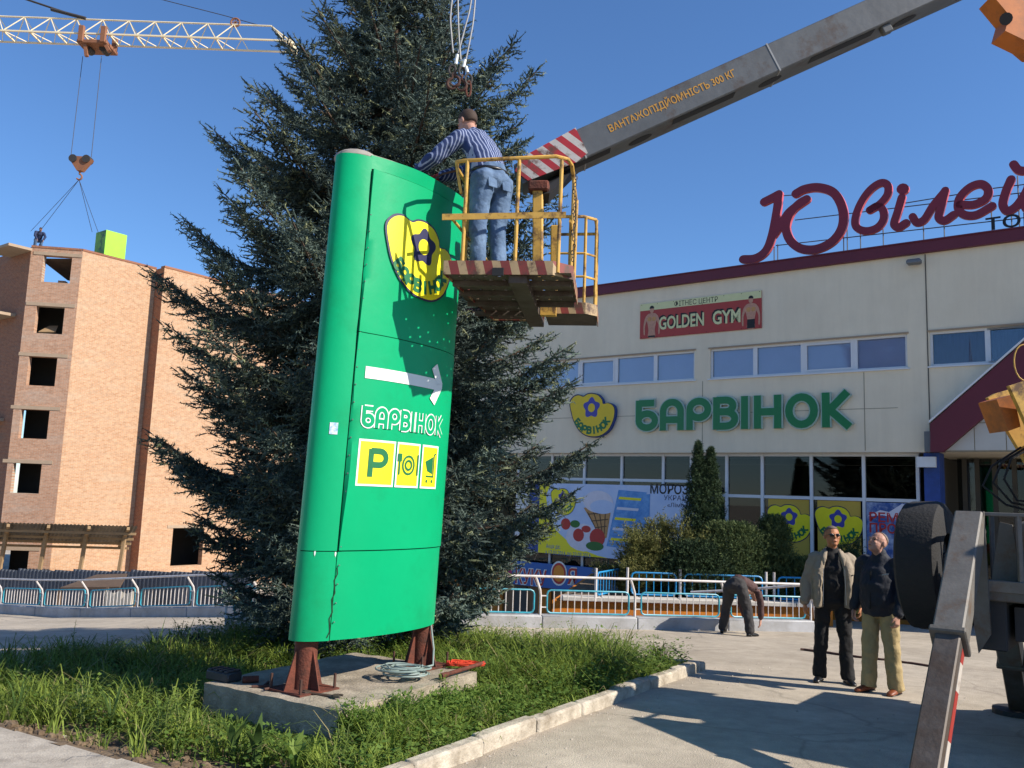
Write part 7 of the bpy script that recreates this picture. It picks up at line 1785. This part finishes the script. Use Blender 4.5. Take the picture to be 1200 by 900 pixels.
col = np.array([[.06, .13, .02]]) * (1 - l) + np.array([[.22, .31, .06]]) * l
g = raw_mesh('weed_growth', V, np.arange(len(V)).reshape(-1, 4), 'leaf_tint', None, np.repeat(col, 4, 0)); tag(g, 'tall leafy weeds crowding the sides of the concrete plinth', 'weeds', kind='stuff')
V, F, C = blades(P, hh * (.8 + .5 * RG.random(n)), .2 + .4 * RG.random(n), .006 + .005 * RG.random(n), np.array([[.08, .15, .025]]) + RG.random((n, 1)) * np.array([[.12, .15, .03]]))
g = raw_mesh('weed_stems', V, F, 'leaf_tint', None, C); tag(g, 'grass stems among the weeds at the plinth', 'grass', kind='stuff')
# individual tall weeds
def weed(px, py, hgt, kind, label, seed, tint=((.05, .10, .022), (.12, .19, .05))):
    rng = random.Random(seed); p = ground(px, py); p.z = H(p.x, p.y) + .06; o = empty('weed', p, label, 'plant', 'tall weeds in the planting bed'); Vs, Fs, Cs = [], [], []; nst = {'leafy': 5, 'stalk': 1, 'grass': 9, 'dock': 7}[kind]
    st = MB()
    for k in range(nst):
        a = rng.uniform(0, 6.28); ln = hgt * rng.uniform(.65, 1.0) if nst > 1 else hgt; tip = p + Vector((math.cos(a) * ln * .22, math.sin(a) * ln * .22, ln)) if nst > 1 else p + Vector((.02, 0, ln)); mid = p.lerp(tip, .5) + Vector((0, 0, ln * .06))
        path = catmull([p + Vector((rng.uniform(-.04, .04), rng.uniform(-.04, .04), -.04)), mid, tip], 5)
        if kind in ('leafy', 'stalk'):
            st.tube(path, [.005 * (1 - .7 * i / len(path)) for i in range(len(path))], 5); nl = int(ln / (.022 if kind == 'leafy' else .026))
            for q in range(nl):
                f = .15 + .85 * q / nl; i = min(len(path) - 2, int(f * (len(path) - 1))); c = path[i].lerp(path[i + 1], f * (len(path) - 1) - i); b_ = q * 2.4 + rng.uniform(-.4, .4)
                e = Vector((math.cos(b_), math.sin(b_), rng.uniform(.1, .7))).normalized(); s = e.cross(Vector((0, 0, 1))).normalized(); L_ = (.075 if kind == 'leafy' else .06) * (1.15 - .65 * f) * rng.uniform(.8, 1.2); w = L_ * .24; dz = Vector((0, 0, -L_ * .12))
                Vs += [c, c + e * L_ * .45 + s * w, c + e * L_ + dz, c + e * L_ * .45 - s * w]; l = rng.random(); Cs += [[tint[0][j] * (1 - l) + tint[1][j] * l for j in range(3)]] * 4
        else:
            w = .007 if kind == 'grass' else .026; s = Vector((-math.sin(a), math.cos(a), 0)); N_ = len(path); k0 = len(Vs)
            if kind == 'grass': tip2 = 1.
            for i, c in enumerate(path):
                t = i / (N_ - 1); ww = w * (1 - t ** 2) + .001 if kind == 'grass' else w * math.sin(math.pi * (.08 + .9 * t)); c = c + Vector((math.cos(a), math.sin(a), -.3)) * (ln * .22 * t ** 3); Vs += [c - s * ww, c + s * ww]
            l = rng.random(); Cs += [[tint[0][j] * (1 - l) + tint[1][j] * l for j in range(3)]] * (2 * N_)
            for i in range(N_ - 1): Fs.append((k0 + 2 * i, k0 + 2 * i + 1, k0 + 2 * i + 3, k0 + 2 * i + 2))
    if kind in ('leafy', 'stalk'): Fs = [(4 * i, 4 * i + 1, 4 * i + 2, 4 * i + 3) for i in range(len(Vs) // 4)]; st.build('stem', 'leaf_stem', o)
    raw_mesh('leaves', np.array([tuple(x) for x in Vs]), np.array(Fs), 'leaf_tint', o, np.array(Cs)); return o
mat('leaf_stem', '#6c7a3a', .7, var=.15)
lt = ((.12, .20, .03), (.28, .37, .08))
WEEDS = [(82, 778, .42, 'stalk', 'tall leafy weed stalk standing against the road at far left', 1), (210, 870, .42, 'leafy', 'bushy bright green weed left of the plinth', 2, lt), (188, 872, .36, 'leafy', 'leafy weed growing left of the bushy bright green weed', 3, lt), (95, 845, .34, 'leafy', 'leafy weed in the grass above the left pavement', 4),
         (272, 882, .34, 'dock', 'broad-bladed plant against the left corner of the plinth', 5), (300, 890, .3, 'dock', 'broad-bladed plant in front of the plinth side', 6), (345, 900, .26, 'dock', 'low broad-bladed plant near the plinth corner', 7, lt), (130, 850, .36, 'grass', 'tall grass tuft left of the weeds by the pavement', 8), (20, 838, .34, 'grass', 'tall grass tuft at the far left edge', 9),
         (215, 780, .5, 'grass', 'tall grass tuft in front of the spruce at left', 10), (185, 775, .45, 'grass', 'thin grass tuft beside the road at left', 11), (258, 772, .4, 'grass', 'grass tuft under the lowest left spruce boughs', 12), (625, 770, .4, 'grass', 'dry grass tuft behind the plinth at right', 13, ((.14, .14, .05), (.3, .27, .13))), (668, 768, .42, 'stalk', 'seeding weed stalk right of the spruce', 14), (700, 775, .36, 'grass', 'grass tuft at the middle of the kerb', 15), (738, 778, .3, 'stalk', 'short weed stalk near the far end of the kerb', 16),
         (590, 800, .4, 'leafy', 'leafy weed right behind the plinth corner', 17, lt), (560, 815, .36, 'leafy', 'bushy weed at the right face of the plinth', 18), (525, 835, .34, 'leafy', 'bushy weed in front of the rusty pipe', 19, lt), (470, 862, .34, 'leafy', 'leafy weed beside the bright plinth end', 20), (500, 850, .32, 'leafy', 'leafy weed between kerb and plinth', 21, lt), (640, 800, .34, 'leafy', 'leafy weed beside the kerb, right of the plinth', 22), (690, 790, .3, 'leafy', 'leafy weed close to the far kerb stones', 23, lt), (560, 855, .24, 'leafy', 'low weed hugging the kerb stones', 24), (400, 892, .24, 'leafy', 'low leafy weed below the plinth corner', 25), (440, 885, .26, 'leafy', 'low leafy weed right of the plinth corner', 26, lt)]
for w in WEEDS: weed(w[0], w[1], w[2] * 1.2, *w[3:])
# pebbles and clods along the torn pavement edge
cl = MB(); rq = random.Random(31)
for k in range(420):
    u_, v_ = rq.uniform(.0, .42) ** 1.0, rq.uniform(-.2, 4.0); p = bed(u_, v_, max(.012, bed_z(u_, v_))); r = rq.choice((.008, .012, .018, .03, .045)) * rq.uniform(.7, 1.2)
    cl.ball(p + Vector((0, 0, r * .2)), r, r * rq.uniform(.7, 1.2), r * rq.uniform(.5, .8), 6)
for i, v_ in enumerate(cl.v): cl.v[i] = v_ + Vector((noise.noise(v_ * 40), noise.noise(v_ * 40 + Vector((3, 3, 3))), noise.noise(v_ * 40 + Vector((7, 1, 5))))) * .006
o = cl.build('clods', 'soil', smooth=False); tag(o, 'loose clods and pebbles along the pavement edge', 'soil', kind='stuff')
# grit and small stones on the asphalt along the kerb
gr2 = MB(); rq = random.Random(77)
for k in range(520):
    u_ = rq.uniform(0, BUL + 1.5); v_ = -.16 - abs(rq.gauss(0, .35)) if rq.random() < .75 else -rq.uniform(.2, 3.5); p = bed(u_, v_); r = rq.choice((.004, .005, .007, .011)) * rq.uniform(.8, 1.3)
    gr2.add([p + Vector((r, 0, 0)), p + Vector((-r * .6, r, 0)), p + Vector((-r * .7, -r * .8, 0)), p + Vector((0, 0, r * 1.1))], [(0, 1, 3), (1, 2, 3), (2, 0, 3)])
o = gr2.build('grit', 'paver'); tag(o, 'grit and small stones on the asphalt beside the kerb', 'grit', kind='stuff')
# dark tube standing in for a cracked asphalt edge and its shadow
q0, q1 = ground(938, 762), ground(1110, 784)
pts = []
for k in range(25):
    w_ = q0.lerp(q1, k / 24); w_.y += .05 * math.sin(k * .5) + .03 * math.sin(k * 1.7); pts.append(Vector((w_.x, w_.y, H(w_.x, w_.y) + .012)))
o = MB().tube(pts, .02, 7).build('edge_shadow_strip', 'rust_dark', smooth=True); tag(o, 'long dark cracked edge and its shadow across the asphalt behind the men', 'asphalt edge')
